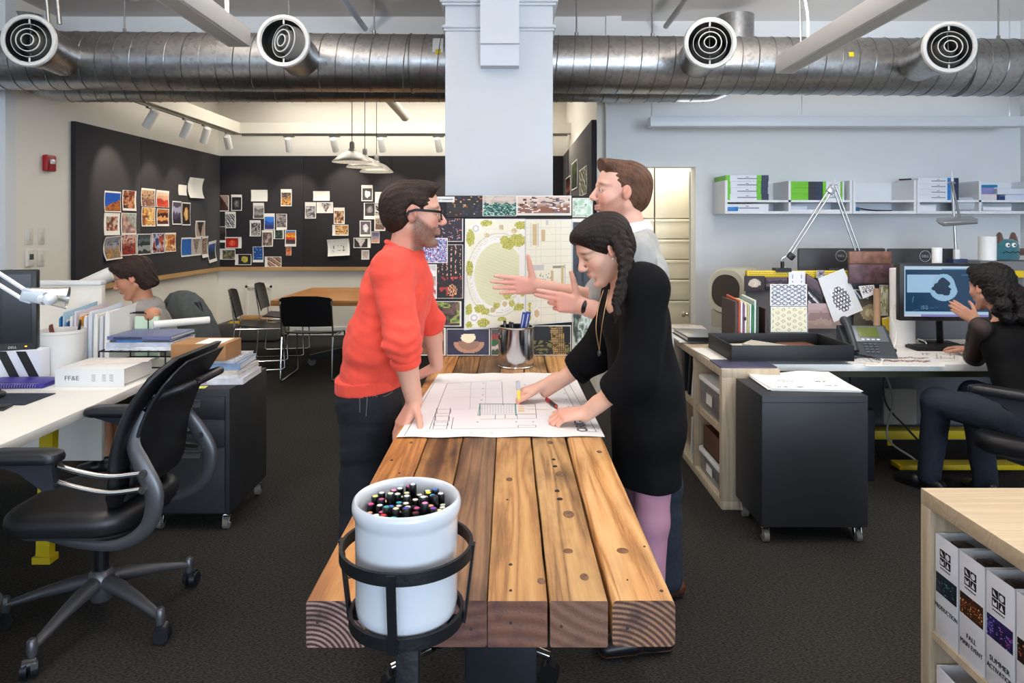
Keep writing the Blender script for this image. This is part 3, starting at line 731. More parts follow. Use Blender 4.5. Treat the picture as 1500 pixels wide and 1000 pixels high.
pin_photo(on_left,(228.5,278,247,304),'photo of a glowing red and white stand, top row right of the packed hall','bands','#e0c0a0 #d8a080 #b83a2c #c84a30',8,(.05,.02,.05,.12),0,GL)
pin_photo(on_left,(207,303,227,331.5),'photo of a golden ceiling with warm lamps in the centre of the left board','blob','#e8b45a #c87a34 #f0d8a0 #7a3a1c',9,(.04,.05,.05,.02),0,GL)
pin_photo(on_left,(229,305,247,331),'photo of amber bowls on dark shelves right of the golden ceiling photo','bands','#b8703c #4a201c #e0a060 #5a281c',10,(.06,.12,.06,.04),0,GL)
pin_photo(on_left,(252,294,265,329),'tall photo of a violet lit window beside the food photo','bands','#50485c #a8a4c0 #4a4058 #2c2438',11,W4,0,GL)
pin_photo(on_left,(266,296,278.5,330),'tall photo of a bowl of food on a dark table','object','#241a18 #e0a860 #3c2c24 #f0d8b0',12,W4,0,GL)
pin_photo(on_left,(261,270,273,286.5),'small blank white sheet at the top of the left board',None,'',13,W4,0,GL,cat='paper',name='pinned_sheet')
pin_photo(on_left,(275,259,296,291),'large blank cream sheet at the top of the left board near the corner',None,'',14,W4,1,GL,.03,'paper',name='pinned_sheet')
pin_photo(on_left,(200,342.5,220.5,372),'photo of a dark shop front with white letters in the bottom row','bands','#3a4448 #58686c #2c3034 #8c9494 #302c2c',15,(.05,.04,.04,.04),0,GL)
pin_photo(on_left,(221.5,341.5,240,370),'photo of people against a blue glow in the bottom row','blob','#2c64b8 #1c1a24 #b8c8e0 #c8502c #14141c',16,(.06,.04,.04,.03),0,GL)
pin_photo(on_left,(241,341,257,368),'photo of a red market stall at the right end of the bottom row','blob','#b8401c #e8b060 #8a241a #f0d8a0',17,(.04,.04,.05,.08),0,GL)
pin_photo(on_left,(265,348,280,375),'blue half of a long wing photo near the corner of the left board','stripe','#1c5aa8 #2c6ab4 #245fae',18,(.04,.08,.01,.08),0,GL)
pin_photo(on_left,(280,348,294,373.5),'grey half of a long wing photo near the corner of the left board','wing','#b8b0a8 #6a5a50 #908478',19,(.01,.08,.04,.08),0,GL)
pin_photo(on_left,(286,323,300,347),'dark photo of two pale curved shapes above the wing photos','wing','#a89484 #241c1c #3c302c',20,(.06,.05,.05,.08),0,GL)
pin_photo(on_left,(293.5,346,302.5,376.5),'narrow brown photo overlapping the wing photos','wing','#8a7464 #4a3a32 #a8947c',21,(.06,.16,.08,.1),2,GL,.02).location.x+=.008
pin_photo(on_left,(304,353,315.5,383),'narrow tilted blue photo in the corner of the left board','bands','#1c4a8c #1c3a6c #141c2c #2c2c30',22,(.06,.14,.08,.14),5,GL,.02)
# --- back wall
BW=[
 ((320,286,335.5,309.5),'brown photo of a hillside, leftmost in the top row of the back board','roof','#a89084 #8a7468 #4a2c24 #2c1c18',(.06,.05,.06,.02)),
 ((339,285,354.5,308.5),'dark photo with a wide white top edge beside the hillside photo','object','#1c1c1e #58585a #2c2c2e #9a9a98',(.06,.04,.06,.16)),
 ((368,278,392,295),'blank white card in the upper middle of the back board',None,'',W4),
 ((371,297,387,320),'grey photo of a path below the blank white card','bands','#b0aca8 #6c6a68 #8c8884 #4a4846',(.08,.04,.04,.18)),
 ((411.5,277,427.5,302),'photo of a warm lit doorway alone in the upper middle of the back board','interior','#c88a3c #57504c #2c2826 #e0b070',(.07,.06,.06,.2)),
 ((330,310,345.5,334),'black and white photo of diagonal strips','stripe','#2c2a2c #d8d4d0 #4a484a #b0acac',(.04,.05,.1,.14)),
 ((366,322.5,382,346),'black and white photo of a room left of the blue harbour photo','interior','#908c88 #3c3a38 #201e1e #c8c4c0',(.14,.04,.05,.16)),
 ((387,312.5,402.5,336.5),'photo of a blue harbour at dusk','bands','#3c7ad8 #3470d0 #1c4aa0 #34304c #1c2c78',(.05,.04,.06,.2)),
 ((405,313,420.5,336.5),'black and white photo of a crowd right of the blue harbour photo','blob','#3c3638 #8c8486 #1c181a #b0a8a8',(.05,.16,.08,.03)),
 ((384,337,400,361),'brown photo of objects under the blue harbour photo','blob','#4a3c38 #8c746c #241c1a #b8a49c',(.05,.05,.08,.14)),
 ((401,336.5,416,350),'small dark green photo between two taller ones','blob','#1c3024 #2c4a34 #141c18 #6c7c70',(.14,.04,.12,.03)),
 ((417.5,337,434,361),'photo of an orange pavilion under a blue sky','bands','#3c88c8 #e07a1c #e8b02c #c83c1c #3a2a34 #4a3a3c',(.08,.16,.08,.04)),
 ((316,331.5,331,355),'dark brown photo at the left edge of the back board','bands','#4a3c38 #3c302c #241c1a #2c2220',(.12,.14,.02,.03)),
 ((330,347,354,363.5),'red photo of a glowing shape on the left of the back board','object','#a01c14 #d84a2c #c02c1c #e88a5c',(.04,.06,.2,.1)),
 ((321.5,364,345,380),'olive photo of a hedge at the lower left of the back board','blob','#4a4634 #6c684c #2c2a20 #8c8868',(.2,.05,.04,.14)),
 ((344.5,372,368.5,388),'black photo with a yellow marking at the bottom of the back board','object','#141416 #c8b43c #2c2c2c #888884',(.2,.06,.04,.05)),
 ((370.5,361,386,384),'blue night photo of lit towers near the bottom of the back board','lights','#12387c #1c5cb0 #6cb0e8 #c8e0f0',(.06,.16,.06,.02)),
 ((388,375.5,412.5,391),'photo of a brown arcade at the very bottom of the back board','stripe','#8c6450 #d8c8b8 #6c4838 #b08c74',(.16,.06,.03,.06)),
 ((419,362,427,374),'tiny orange print under the orange pavilion photo','blob','#d0602c #e89060 #8c3018 #f0b890',(.02,.02,.02,.02)),
 ((447,296,463,320),'black and white photo of a garden left of the white card','blob','#8c8488 #2c2628 #d0c8cc #58504f',(.06,.05,.06,.24)),
 ((459,280,483,294),'white card glowing under a spotlight in the centre of the back board',None,'',W4),
 ((464,296,488,312),'pale photo of a dark standing figure below the glowing white card','wing','#d8d0cc #3a3234 #b0a8a8',(.16,.04,.03,.08)),
 ((489,304,505,328),'warm photo of a lit table with a white top margin','blob','#d89a58 #8c4a28 #f0d0a0 #5a3424',(.06,.05,.08,.2)),
 ((487,329,510.5,345),'warm wide photo of an orange interior','blob','#d08838 #6c3c1c #f0c888 #40281c',(.18,.1,.03,.08)),
 ((529.5,271,546,294.5),'black and white photo of a white domed shape, topmost right of the pendants','object','#4a4446 #e8e6e4 #302c2e #b8b4b2',(.1,.06,.06,.2)),
 ((549.5,281,572,298),'blank white card beside the head of the man in orange red',None,'',W4),
 ((533,297,549,321),'dark photo of a doorway left of the red sweater','object','#3c3638 #807a7c #1c181a #a8a2a4',(.1,.2,.02,.02)),
 ((549.5,299,572,314),'black and white photo of crossing beams under the blank card','stripe','#1c1a1c #8c8688 #302c2e #d0cccc',(.03,.05,.03,.03)),
 ((548.5,315,564.5,338),'brown photo of a street under the crossing beams photo','interior','#6c5c50 #b0a090 #3c302a #8c3c30',(.08,.08,.08,.2)),
 ((527,323,543.5,346.5),'violet grey photo of a lamp above a pale shape','object','#6c6068 #d8d2d4 #4a4046 #f0eeec',(.08,.14,.06,.06)),
 ((518,348,543,363),'dark photo of bright hanging forms beside the red sweater','wing','#2c2426 #c8bcb8 #1a1416 #e0d8d4',(.04,.06,.18,.08)),
 ((544,339,556,356),'small violet photo half hidden by the red sweater','bands','#6c647c #8c8498 #c08c74',W4),
 ((529.5,366,541,380),'pale sheet just above the rail half hidden by the red sweater','blob','#c8b8a8 #a8948c #d8ccc0',(.12,.1,.1,.14)),
]
for i,(rc_,lb,kd,cl,bd) in enumerate(BW):
    blank=kd is None
    pin_photo(on_back,rc_,lb,kd,cl,40+i,bd,0,GB,.008,'paper' if blank else 'photo',name='pinned_sheet' if blank else 'photo_print')
o=pin_photo(on_back,(480.5,350,512.5,374.5),'thick tilted stack of sketches pinned under the orange interior photo','line','#d8d6d0 #6c6a68',90,(.1,.14,.1,.22),3,GB,.03,'sketch',name='pinned_sketch')
o.location.y -= .012
# --- right wall
for i,(rc_,lb,kd,cl) in enumerate([((829,262,836,288),'narrow dark red photo low on the right side board','bands','#241a18 #5a2c24 #8c5a4c #3c2420'),((838,240,846,275),'tall green streaked photo on the right side board','wing','#1c2418 #5c7034 #2c381c'),
        ((849,250,860,284),'pale photo on the right side board beside the standing man','stripe','#e0dccc #3c3a2c #b8b49c #58583c')]):
    pin_photo(on_right,rc_,lb,kd,cl,120+i,(.04,.04,.04,.04),0,'photos pinned on the right board',.004)
# ================================================================== meeting table and chairs in the alcove
def wood(name,c0,c1,c2,axis='Y',scale=1.0,seed=0,rough=.45,knots=0,dark='#2a1a10',dirt=0):
    """long grain wood; growth rings stretched along the grain, optional dark knots and weathering"""
    if name in MATS:return MATS[name]
    m=bpy.data.materials.new(name);m.use_nodes=True;MATS[name]=m;nt=m.node_tree;b=nt.nodes['Principled BSDF'];N=nt.nodes.new;Lk=nt.links.new
    tc=N('ShaderNodeTexCoord');mp=N('ShaderNodeMapping');mp.inputs['Location'].default_value=(seed*3.1,seed*1.7,seed*.9)
    st={'Y':(1,.045,1),'X':(.045,1,1),'Z':(1,1,.045)}[axis];mp.inputs['Scale'].default_value=[x*scale for x in st]
    Lk(tc.outputs['Object'],mp.inputs[0])
    n1=N('ShaderNodeTexNoise');n1.inputs['Scale'].default_value=7;n1.inputs['Detail'].default_value=3;n1.inputs['Distortion'].default_value=.6;Lk(mp.outputs[0],n1.inputs['Vector'])
    ml=N('ShaderNodeMath');ml.operation='MULTIPLY';ml.inputs[1].default_value=16;Lk(n1.outputs['Fac'],ml.inputs[0])
    fr=N('ShaderNodeMath');fr.operation='PINGPONG';fr.inputs[1].default_value=1;Lk(ml.outputs[0],fr.inputs[0])
    n2=N('ShaderNodeTexNoise');n2.inputs['Scale'].default_value=170;n2.inputs['Detail'].default_value=5;n2.inputs['Roughness'].default_value=.7;Lk(mp.outputs[0],n2.inputs['Vector'])
    ad=N('ShaderNodeMixRGB');ad.inputs[0].default_value=.55;Lk(fr.outputs[0],ad.inputs[1]);Lk(n2.outputs['Fac'],ad.inputs[2])
    r=N('ShaderNodeValToRGB');e=r.color_ramp.elements;e[0].position=.15;e[1].position=.8;e[0].color=(*lin(c0),1);e[1].color=(*lin(c2),1)
    k=e.new(.45);k.color=(*lin(c1),1);Lk(ad.outputs[0],r.inputs[0]);out=r.outputs[0]
    if dirt:
        n3=N('ShaderNodeTexNoise');n3.inputs['Scale'].default_value=5;n3.inputs['Detail'].default_value=6;mp3=N('ShaderNodeMapping');mp3.inputs['Scale'].default_value=(2.2,.7,2);mp3.inputs['Location'].default_value=(seed,seed*2,0)
        Lk(tc.outputs['Object'],mp3.inputs[0]);Lk(mp3.outputs[0],n3.inputs['Vector'])
        rr=N('ShaderNodeMapRange');rr.inputs['From Min'].default_value=.48;rr.inputs['From Max'].default_value=.68;rr.inputs['To Max'].default_value=dirt;Lk(n3.outputs['Fac'],rr.inputs['Value'])
        mx=N('ShaderNodeMixRGB');mx.blend_type='MULTIPLY';Lk(rr.outputs[0],mx.inputs[0]);Lk(out,mx.inputs[1]);mx.inputs[2].default_value=(*lin('#6a5a4c'),1);out=mx.outputs[0]
    if knots:
        v=N('ShaderNodeTexVoronoi');v.inputs['Scale'].default_value=knots;mp2=N('ShaderNodeMapping');mp2.inputs['Scale'].default_value=(1,.55,.2);mp2.inputs['Location'].default_value=(seed*2.3,seed,0)
        Lk(tc.outputs['Object'],mp2.inputs[0]);Lk(mp2.outputs[0],v.inputs['Vector'])
        kr=N('ShaderNodeMapRange');kr.inputs['From Min'].default_value=.05;kr.inputs['From Max'].default_value=.14;kr.inputs['To Min'].default_value=.85;kr.inputs['To Max'].default_value=0;Lk(v.outputs['Distance'],kr.inputs['Value'])
        mk=N('ShaderNodeMixRGB');Lk(kr.outputs[0],mk.inputs[0]);Lk(out,mk.inputs[1]);mk.inputs[2].default_value=(*lin(dark),1);out=mk.outputs[0]
    Lk(out,b.inputs['Base Color']);b.inputs['Roughness'].default_value=rough
    bp=N('ShaderNodeBump');bp.inputs['Strength'].default_value=.25;bp.inputs['Distance'].default_value=.004;Lk(ad.outputs[0],bp.inputs['Height']);Lk(bp.outputs[0],b.inputs['Normal'])
    return m
mtw=wood('meeting_table_maple','#9a6530','#b57a3c','#c98e4c','X',1.2,3,.35)
mt=thing('meeting_table','brown butcher block meeting table under the pendant lamps','table',(-1.6,7.6,0))
m=MB(mt.location);m.bb(-2.41,-.82,6.9,8.35,.685,.74,.006);m.build('tabletop',mtw,mt)
m=MB(mt.location);m.cyl((-1.6,7.55,.05),(-1.6,7.55,.685),.045,n=24);m.bb(-1.85,-1.35,7.3,7.8,.675,.685);m.build('pedestal',blackm,mt)
for a in (25,115,205,295):
    d=Vector((math.cos(math.radians(a)),math.sin(math.radians(a)),0));m=MB(mt.location)
    c=Vector((-1.6,7.55,0));m.tube([c+Vector((0,0,.16)),c+d*.3+Vector((0,0,.13)),c+d*.58+Vector((0,0,.085))],1,flat=(.03,.022,(0,0,1)));f=m.build('foot',blackm,mt)
    m=MB(mt.location);e=c+d*.56;s=d.cross(Vector((0,0,1)));m.cyl(e-s*.014+Vector((0,0,.04)),e+s*.014+Vector((0,0,.04)),.04,n=20);m.build('caster',M('caster_grey','#4c5252',.5),f)
chb=M('chair_black_plastic','#0f0f11',.35)
def sled_chair(loc,rotz,label):
    """black stacking chair, faces +Y locally"""
    r=thing('stacking_chair',label,'chair',loc,rotz,'black stacking chairs at the meeting table')
    m=MB();R=[]
    for i in range(7):
        t=i/6;y=-.21+.43*t;z=.445+.02*math.cos(t*PI*1.2)-(.03*max(0,t-.8)*5*.4);R.append([Vector((x,y,z+dz-.012*math.cos(x*6))) for (x,dz) in [(-.225,0),(-.1,0),(.1,0),(.225,0),(.225,.012),(.1,.012),(-.1,.012),(-.225,.012)]])
    m.loft(R);m.build('seat',chb,r)
    m=MB();R=[]
    for i in range(7):
        t=i/6;z=.53+.30*t;y=-.225-.07*t;w=.235+.012*math.sin(t*PI);cz=0
        R.append([Vector((x,y-.035*(1-(x/w)**2)+dy,z+(-.02*(abs(x)/w)**4 if i==6 else 0))) for (x,dy) in [(-w,0),(-w*.5,0),(0,0),(w*.5,0),(w,0),(w,.012),(w*.5,.012),(0,.012),(-w*.5,.012),(-w,.012)]])
    m.loft(R);m.build('backrest',chb,r)
    for s in (-1,1):
        x=s*.245
        m=MB();m.tube(bez([(x,-.29,.80),(x,-.25,.56),(x,-.235,.44)],10)+[Vector((x,.2,.43)),Vector((x,.235,.40)),Vector((x,.25,.03)),Vector((x,.22,.011)),Vector((x,-.25,.011)),Vector((x,-.275,.03)),Vector((x,-.235,.43))],.0085,8)
        m.build('leg',chrome,r)
    m=MB();m.cyl((-.245,.05,.425),(.245,.05,.425),.008,n=8);m.build('stretcher',chrome,r)
    return r
c1=sled_chair((-1.93,6.78,0),0.0,'black stacking chair with its back to the viewer, tucked under the meeting table')
sled_chair((-2.62,7.25,0),-PI/2+.25,'black stacking chair at the left side of the meeting table, nearer one')
sled_chair((-2.62,8.0,0),-PI/2+.15,'black stacking chair at the left side of the meeting table, farther one')
sled_chair((-1.45,8.55,0),PI-.1,'black stacking chair on the far side of the meeting table')
# low grey bench with kraft paper
r=thing('bench','low grey upholstered bench on the floor against the back wall','bench',(-3.4,8.95,0))
q0,q1=P(327,476,8.95),P(413,476,8.95)
m=MB(r.location);m.bb(q0.x,q1.x,8.75,9.28,.02,.235,.02);m.build('cushion',M('bench_grey','#55534f',.9,bump=(200,.3)),r)
m=MB(r.location);m.bb(q0.x+.03,q1.x-.03,8.78,9.25,0,.02);m.build('plinth',blackm,r)
m=MB();m.cyl((q0.x+.26,8.86,.286),(q1.x-.1,8.9,.286),.046,n=24);tag(m.build('kraft_paper_roll',M('kraft','#a8804c',.8)),'brown kraft paper roll lying on the grey bench','paper roll')
m=MB();m.box((q0.x+.2,8.83,.245),(.13,.12,.018),(0,0,.2),.003);tag(m.build('note_pad',M('yellow_pad','#c9a52a',.7)),'yellow pad at the left end of the brown paper roll','pad')

# ================================================================== the timber work table
TZ,TY0,TY1,TH=.78,1.309,3.79,.089
def endgrain(name,c0,c1,cx,cz,scale,seed,dark='#241611'):
    m=bpy.data.materials.new(name);m.use_nodes=True;nt=m.node_tree;b=nt.nodes['Principled BSDF'];N=nt.nodes.new;Lk=nt.links.new
    tc=N('ShaderNodeTexCoord');mp=N('ShaderNodeMapping');mp.inputs['Location'].default_value=(-cx,0,-cz);mp.inputs['Scale'].default_value=(1,0,1);Lk(tc.outputs['Object'],mp.inputs[0])
    w=N('ShaderNodeTexWave');w.wave_type='RINGS';w.rings_direction='Y';w.inputs['Scale'].default_value=scale;w.inputs['Distortion'].default_value=1.4;w.inputs['Detail'].default_value=3;w.inputs['Detail Scale'].default_value=12
    Lk(mp.outputs[0],w.inputs['Vector'])
    n=N('ShaderNodeTexNoise');n.inputs['Scale'].default_value=22;n.inputs['Detail'].default_value=5;mp2=N('ShaderNodeMapping');mp2.inputs['Location'].default_value=(seed,seed,seed);Lk(tc.outputs['Object'],mp2.inputs[0]);Lk(mp2.outputs[0],n.inputs['Vector'])
    r=N('ShaderNodeValToRGB');r.color_ramp.elements[0].color=(*lin(c0),1);r.color_ramp.elements[1].color=(*lin(c1),1);r.color_ramp.elements[0].position=.15;Lk(w.outputs['Fac'],r.inputs[0])
    rr=N('ShaderNodeMapRange');rr.inputs['From Min'].default_value=.5;rr.inputs['From Max'].default_value=.72;rr.inputs['To Max'].default_value=.8;Lk(n.outputs['Fac'],rr.inputs['Value'])
    mx=N('ShaderNodeMixRGB');Lk(rr.outputs[0],mx.inputs[0]);Lk(r.outputs[0],mx.inputs[1]);mx.inputs[2].default_value=(*lin(dark),1);Lk(mx.outputs[0],b.inputs['Base Color'])
    b.inputs['Roughness'].default_value=.6
    bp=N('ShaderNodeBump');bp.inputs['Strength'].default_value=.3;bp.inputs['Distance'].default_value=.003;Lk(w.outputs['Fac'],bp.inputs['Height']);Lk(bp.outputs[0],b.inputs['Normal'])
    return m
tx=lambda p:(p-745)*.001309
BE=[(448.5,534.2),(537,626.5),(628.5,713.3),(714.6,801.8),(805.8,890.4),(897,989.2)]
WC=[('#6e3f18','#b0743a','#cb9656',0,0,.3),('#33200f','#7d542c','#a87a46',7,0,.9),('#4a3220','#74543a','#8e6a48',1,0,.7),('#7a5028','#aa7c4a','#c0965f',2,0,.55),('#54381f','#a67c4c','#bd9763',4,5,.75),('#87501f','#c49056','#d6aa74',5,0,.3)]
EC=[('#3a2220','#a88478',-.38,.66,34,'#2a1818'),('#5f3b2b','#70483a',-.25,.45,20,'#3a2420'),('#5f3d2e','#6c4638',-.1,.95,14,'#3c2834'),('#6a4433','#7a503d',.0,.4,12,'#4a3038'),('#6c4a38','#7c5644',.24,.95,14,'#46302c'),('#4c3024','#9a6f52',.2,.62,30,'#3c2a28')]
tb=thing('work_table','long work table of six thick reclaimed timber beams in the centre','table',(-.034,2.55,0))
for i,(a,b) in enumerate(BE):
    c=WC[i];g=random.Random(i+5);x0,x1=tx(a),tx(b)
    # rounded beam section with slightly worn edges, lofted along the length
    sec=[(x,z) for (x,z) in rrect(x1-x0,TH,(.004,.004,.005,.003,.004,.011)[i],3)]
    R=[];ny=26;tz=TZ-TH/2+(0,-.001,.001,0,0,.001)[i]
    for j in range(ny+1):
        y=TY0+(TY1-TY0)*j/ny;R.append([Vector(((x0+x1)/2+x+(g.random()-.5)*.0016*(0<j),y,tz+z+(g.random()-.5)*.0008)) for (x,z) in sec])
    m=MB(tb.location);n=len(sec)
    vs=[v for r in R for v in r];fs=[]
    for k in range(ny):
        for q in range(n):l=(q+1) % n;fs.append((k*n+q,k*n+l,(k+1)*n+l,(k+1)*n+q))
    m.add(vs,fs);m.cur=1;m.add(R[0],[tuple(range(n))]);m.add(R[-1],[tuple(range(n))])
    lg=wood('beam_grain_%d' % i,c[0],c[1],c[2],'Y',1.4,i+c[3]*.37,.5,c[4],dirt=c[5])
    e=EC[i];o=m.build('beam',[lg,endgrain('beam_end_%d' % i,e[0],e[1],e[2]+.034,e[3],e[4],i*1.7,e[5])],tb)
    # bolt holes, knots and nail holes set into the top
hole=M('bolt_hole','#1c120c',.8);knot=M('knot_brown','#6a4a32',.6,noise=(90,.4));nail=M('nail_rust','#3a2a22',.7);plug=M('wood_plug','#6f4728',.6,noise=(60,.3))
marks=[(4,[(811,673,.006,hole),(813,683,.007,hole),(820,694,.013,knot),(816,719,.007,hole),(820,731,.008,hole),(833,753,.014,knot),(832,807,.011,plug),(856,845,.009,knot),(806,648,.010,knot)]),(5,[(912,807,.014,plug),(944,801,.003,nail),(969,866,.004,nail),(878,662,.009,knot),(919,850,.002,nail)]),
         (3,[(748,827,.004,nail),(748,865,.003,nail),(746,702,.009,knot),(743,732,.003,nail),(793,851,.008,knot)]),(0,[(585,693,.003,nail),(574,674,.004,nail),(512,846,.004,nail),(602,648,.006,knot)])]
for bi,L in marks:
    for (px,py,r_,mt_) in L:
        p=PZ(px,py,TZ);m=MB(tb.location)
        m.lathe([(0,.0022),(r_*.8,.0022),(r_,.0006),(r_,-.004),(0,-.004)],p,18,Matrix.Diagonal((1,1.5 if mt_ is knot else 1,1)))
        m.build('bolt_hole' if mt_ is hole else 'knot' if mt_ is knot else 'wood_plug' if mt_ is plug else 'nail_hole',mt_,tb)
m=MB(tb.location)
for px,py in ((748,912),(822,917),(919,920),(690,921),(465,911)):
    p=P(px,py,TY0);m=MB(tb.location);m.cyl(p+Vector((0,-.0006,0)),p+Vector((0,.006,0)),.0032,n=12);m.build('nail_hole',nail,tb)
# dark steel trestle under the top
stl=M('dark_steel','#23262b',.45,.7,noise=(8,.2))
for y in (1.62,3.45):
    m=MB(tb.location);m.bb(-.10,.065,y-.05,y+.05,.03,TZ-TH-.015,.004);m.build('trestle_post',stl,tb)
    m=MB(tb.location);m.bb(-.30,.25,y-.05,y+.05,TZ-TH-.015,TZ-TH-.002,.003);m.build('top_plate',stl,tb)
    m=MB(tb.location);m.bb(-.28,.24,y-.06,y+.06,0,.03,.004);m.build('foot_plate',stl,tb)
m=MB(tb.location);m.bb(-.045,.01,1.67,3.40,.32,.36,.004);m.build('rail',stl,tb)
# chrome stool under the table end
st=thing('stool','chrome legged stool with casters tucked under the near end of the table','stool',(-.13,2.3,0))
m=MB(st.location);m.lathe([(0,.50),(.17,.50),(.19,.515),(.19,.545),(.17,.56),(0,.56)],(-.13,2.3,0),40);m.build('seat',chb,st)
m=MB(st.location);m.cyl((-.13,2.3,.1),(-.13,2.3,.50),.025,n=20);m.build('column',M('stool_column','#5b6166',.4,.6),st)
for k in range(5):
    a=2*PI*k/5-.2;d=Vector((math.cos(a),math.sin(a),0));c=Vector((-.13,2.3,0))
    m=MB(st.location);m.tube([c+Vector((0,0,.13)),c+d*.14+Vector((0,0,.115)),c+d*.27+Vector((0,0,.085))],[.02,.017,.013],12);f=m.build('leg',chrome,st)
    m=MB(st.location);s=d.cross(Vector((0,0,1)));e=c+d*.27;m.cyl(e-s*.02+Vector((0,0,.032)),e+s*.02+Vector((0,0,.032)),.032,n=22);m.cyl(e+Vector((0,0,.05)),e+Vector((0,0,.085)),.008);m.build('caster',blackm,f)
# ------------------------------------------------------------------ crock, stand and markers
KC=Vector(((596-745)*.00118,1.18,0))
iron=M('black_iron','#1b1d20',.5,.5,bump=(60,.15))
ps=thing('plant_stand','black iron ring stand holding the white crock at the near table end','stand',(KC.x,KC.y,0))
def flatring(r,z,h,t):m=MB(ps.location);m.ring([(r-t,z-h/2),(r-t,z+h/2),(r,z+h/2),(r,z-h/2)],(KC.x,KC.y,0),72);return m
ZR,ZL=.945,.833
flatring(.1145,ZR,.020,.006).build('upper_ring',iron,ps)
flatring(.0985,ZL,.020,.006).build('lower_ring',iron,ps)
for a in (-94,-4,86,176):
    d=Vector((math.cos(math.radians(a)),math.sin(math.radians(a)),0));m=MB(ps.location)
    p0=Vector((KC.x,KC.y,ZL-.012))+d*.1005;p1=Vector((KC.x,KC.y,ZR+.009))+d*.1165
    m.tube([p0,p1],1,flat=(.0022,.0075,d));m.build('strap',iron,ps)
m=MB(ps.location)
for a in (0,90):d=Vector((math.cos(math.radians(a-4)),math.sin(math.radians(a-4)),0));m.tube([Vector((KC.x,KC.y,ZL-.010))-d*.096,Vector((KC.x,KC.y,ZL-.010))+d*.096],1,flat=(.003,.010,(0,0,1)))
m.build('cross_strap',iron,ps)
m=MB(ps.location);m.bb(KC.x-.0165,KC.x+.0225,KC.y-.02,KC.y+.02,.02,ZL-.0135,.002);m.build('post',iron,ps)
m=MB(ps.location);m.lathe([(0,.02),(.10,.02),(.13,.012),(.13,0),(0,0)],(KC.x,KC.y,0),40);m.build('base',iron,ps)
crk=thing('crock','white ceramic crock with a thick rolled rim, full of markers','crock',(KC.x,KC.y,ZL-.006))
H=.206
m=MB();m.lathe([(0,0),(.068,0),(.078,.004),(.0845,.014),(.087,.03),(.0875,.17),(.0885,H-.030),(.0905,H-.026),(.0928,H-.018),(.0932,H-.010),(.0915,H-.003),(.0885,H),(.0850,H-.002),(.0805,H-.012),(.079,H-.03),(.0785,.012),(0,.011)],n=72)
m.build('crock_body',M('crock_glaze','#cfd3da',.22,coat=.4,noise=(6,.02)),crk)
capc='#e8e6dd #d88fb0 #3a3a9a #dfe6df #e2dccc #efefe8 #2f9bd8 #e6e3d0 #cfe2c0 #6b2230 #d3e070 #202020 #c6478c #f0dd20 #d82f38 #efe9e4 #f08cb8 #e04890 #7a3ab0 #f0f0ea #2f9a9a #3ab0c8 #3a70c8 #f0b8a0 #f2a888 #e8d8a8 #e8c6a8 #efe6b8 #cfd6e0 #d0e8b0 #b04878 #201c20'.split()
names=dict(zip(capc,'ivory pink indigo mint cream white blue sand pale-green maroon lime black magenta yellow red linen rose hot-pink violet snow teal turquoise royal-blue peach salmon buff tan straw ice-grey leaf-green plum charcoal'.split()))
mkb=M('marker_black','#131316',.35);mr=random.Random(11);spots=[];proto=None;ring_n=[(0,1),(.0155,6),(.031,12),(.0465,17),(.0625,22)]
ci=0
for (rr_,nn) in ring_n:
    for k in range(nn):
        a=2*PI*k/nn+rr_*40;spots.append((rr_*math.cos(a)+mr.uniform(-.0008,.0008),rr_*math.sin(a)+mr.uniform(-.0008,.0008)))
for i,(x,y) in enumerate(spots):
    zt_=H-.010+mr.uniform(-.010,.012)-(.006 if math.hypot(x,y)>.055 else 0);cc=capc[(i*7+i//5) % len(capc)];cn=names[cc]
    r=thing('marker','black marker with a %s cap end standing in the white crock' % cn.replace('-',' '),'marker',(KC.x+x,KC.y+y,ZL-.006+.0115))
    rr2=math.hypot(x,y);ps_='in the middle of' if rr2<.02 else ('%s of' % ('right' if x>0 else 'left') if abs(x)>abs(y) else ('at the back of' if y>0 else 'at the front of'));ps_=ps_ if rr2<.02 else ('against the %s rim of' if rr2>.055 else 'halfway to the %s rim of')%(('back' if y>0 else 'front')+(' right' if x>0 else ' left'));lb_m='marker with a %s cap end %s the crock' % (cn.replace('-',' '),ps_);r['label']=lb_m;r['group']=lb_m.replace('marker','markers')
    sq=mr.random()<.25
    m=MB();m.lathe([(0,0),(.0058,0),(.0062,.003),(.0062,zt_-.028),(.0070,zt_-.027),(.0068,zt_-.0125),(.0064,zt_-.0115),(0,zt_-.0115)],n=14);m.build('barrel',mkb,r)
    m=MB();m.lathe([(0,zt_-.0114),(.0046,zt_-.0114),(.0046,zt_-.0108),(0,zt_-.0108)],n=14);m.build('cap_end',M('marker_cap_'+cn,cc,.4),r)
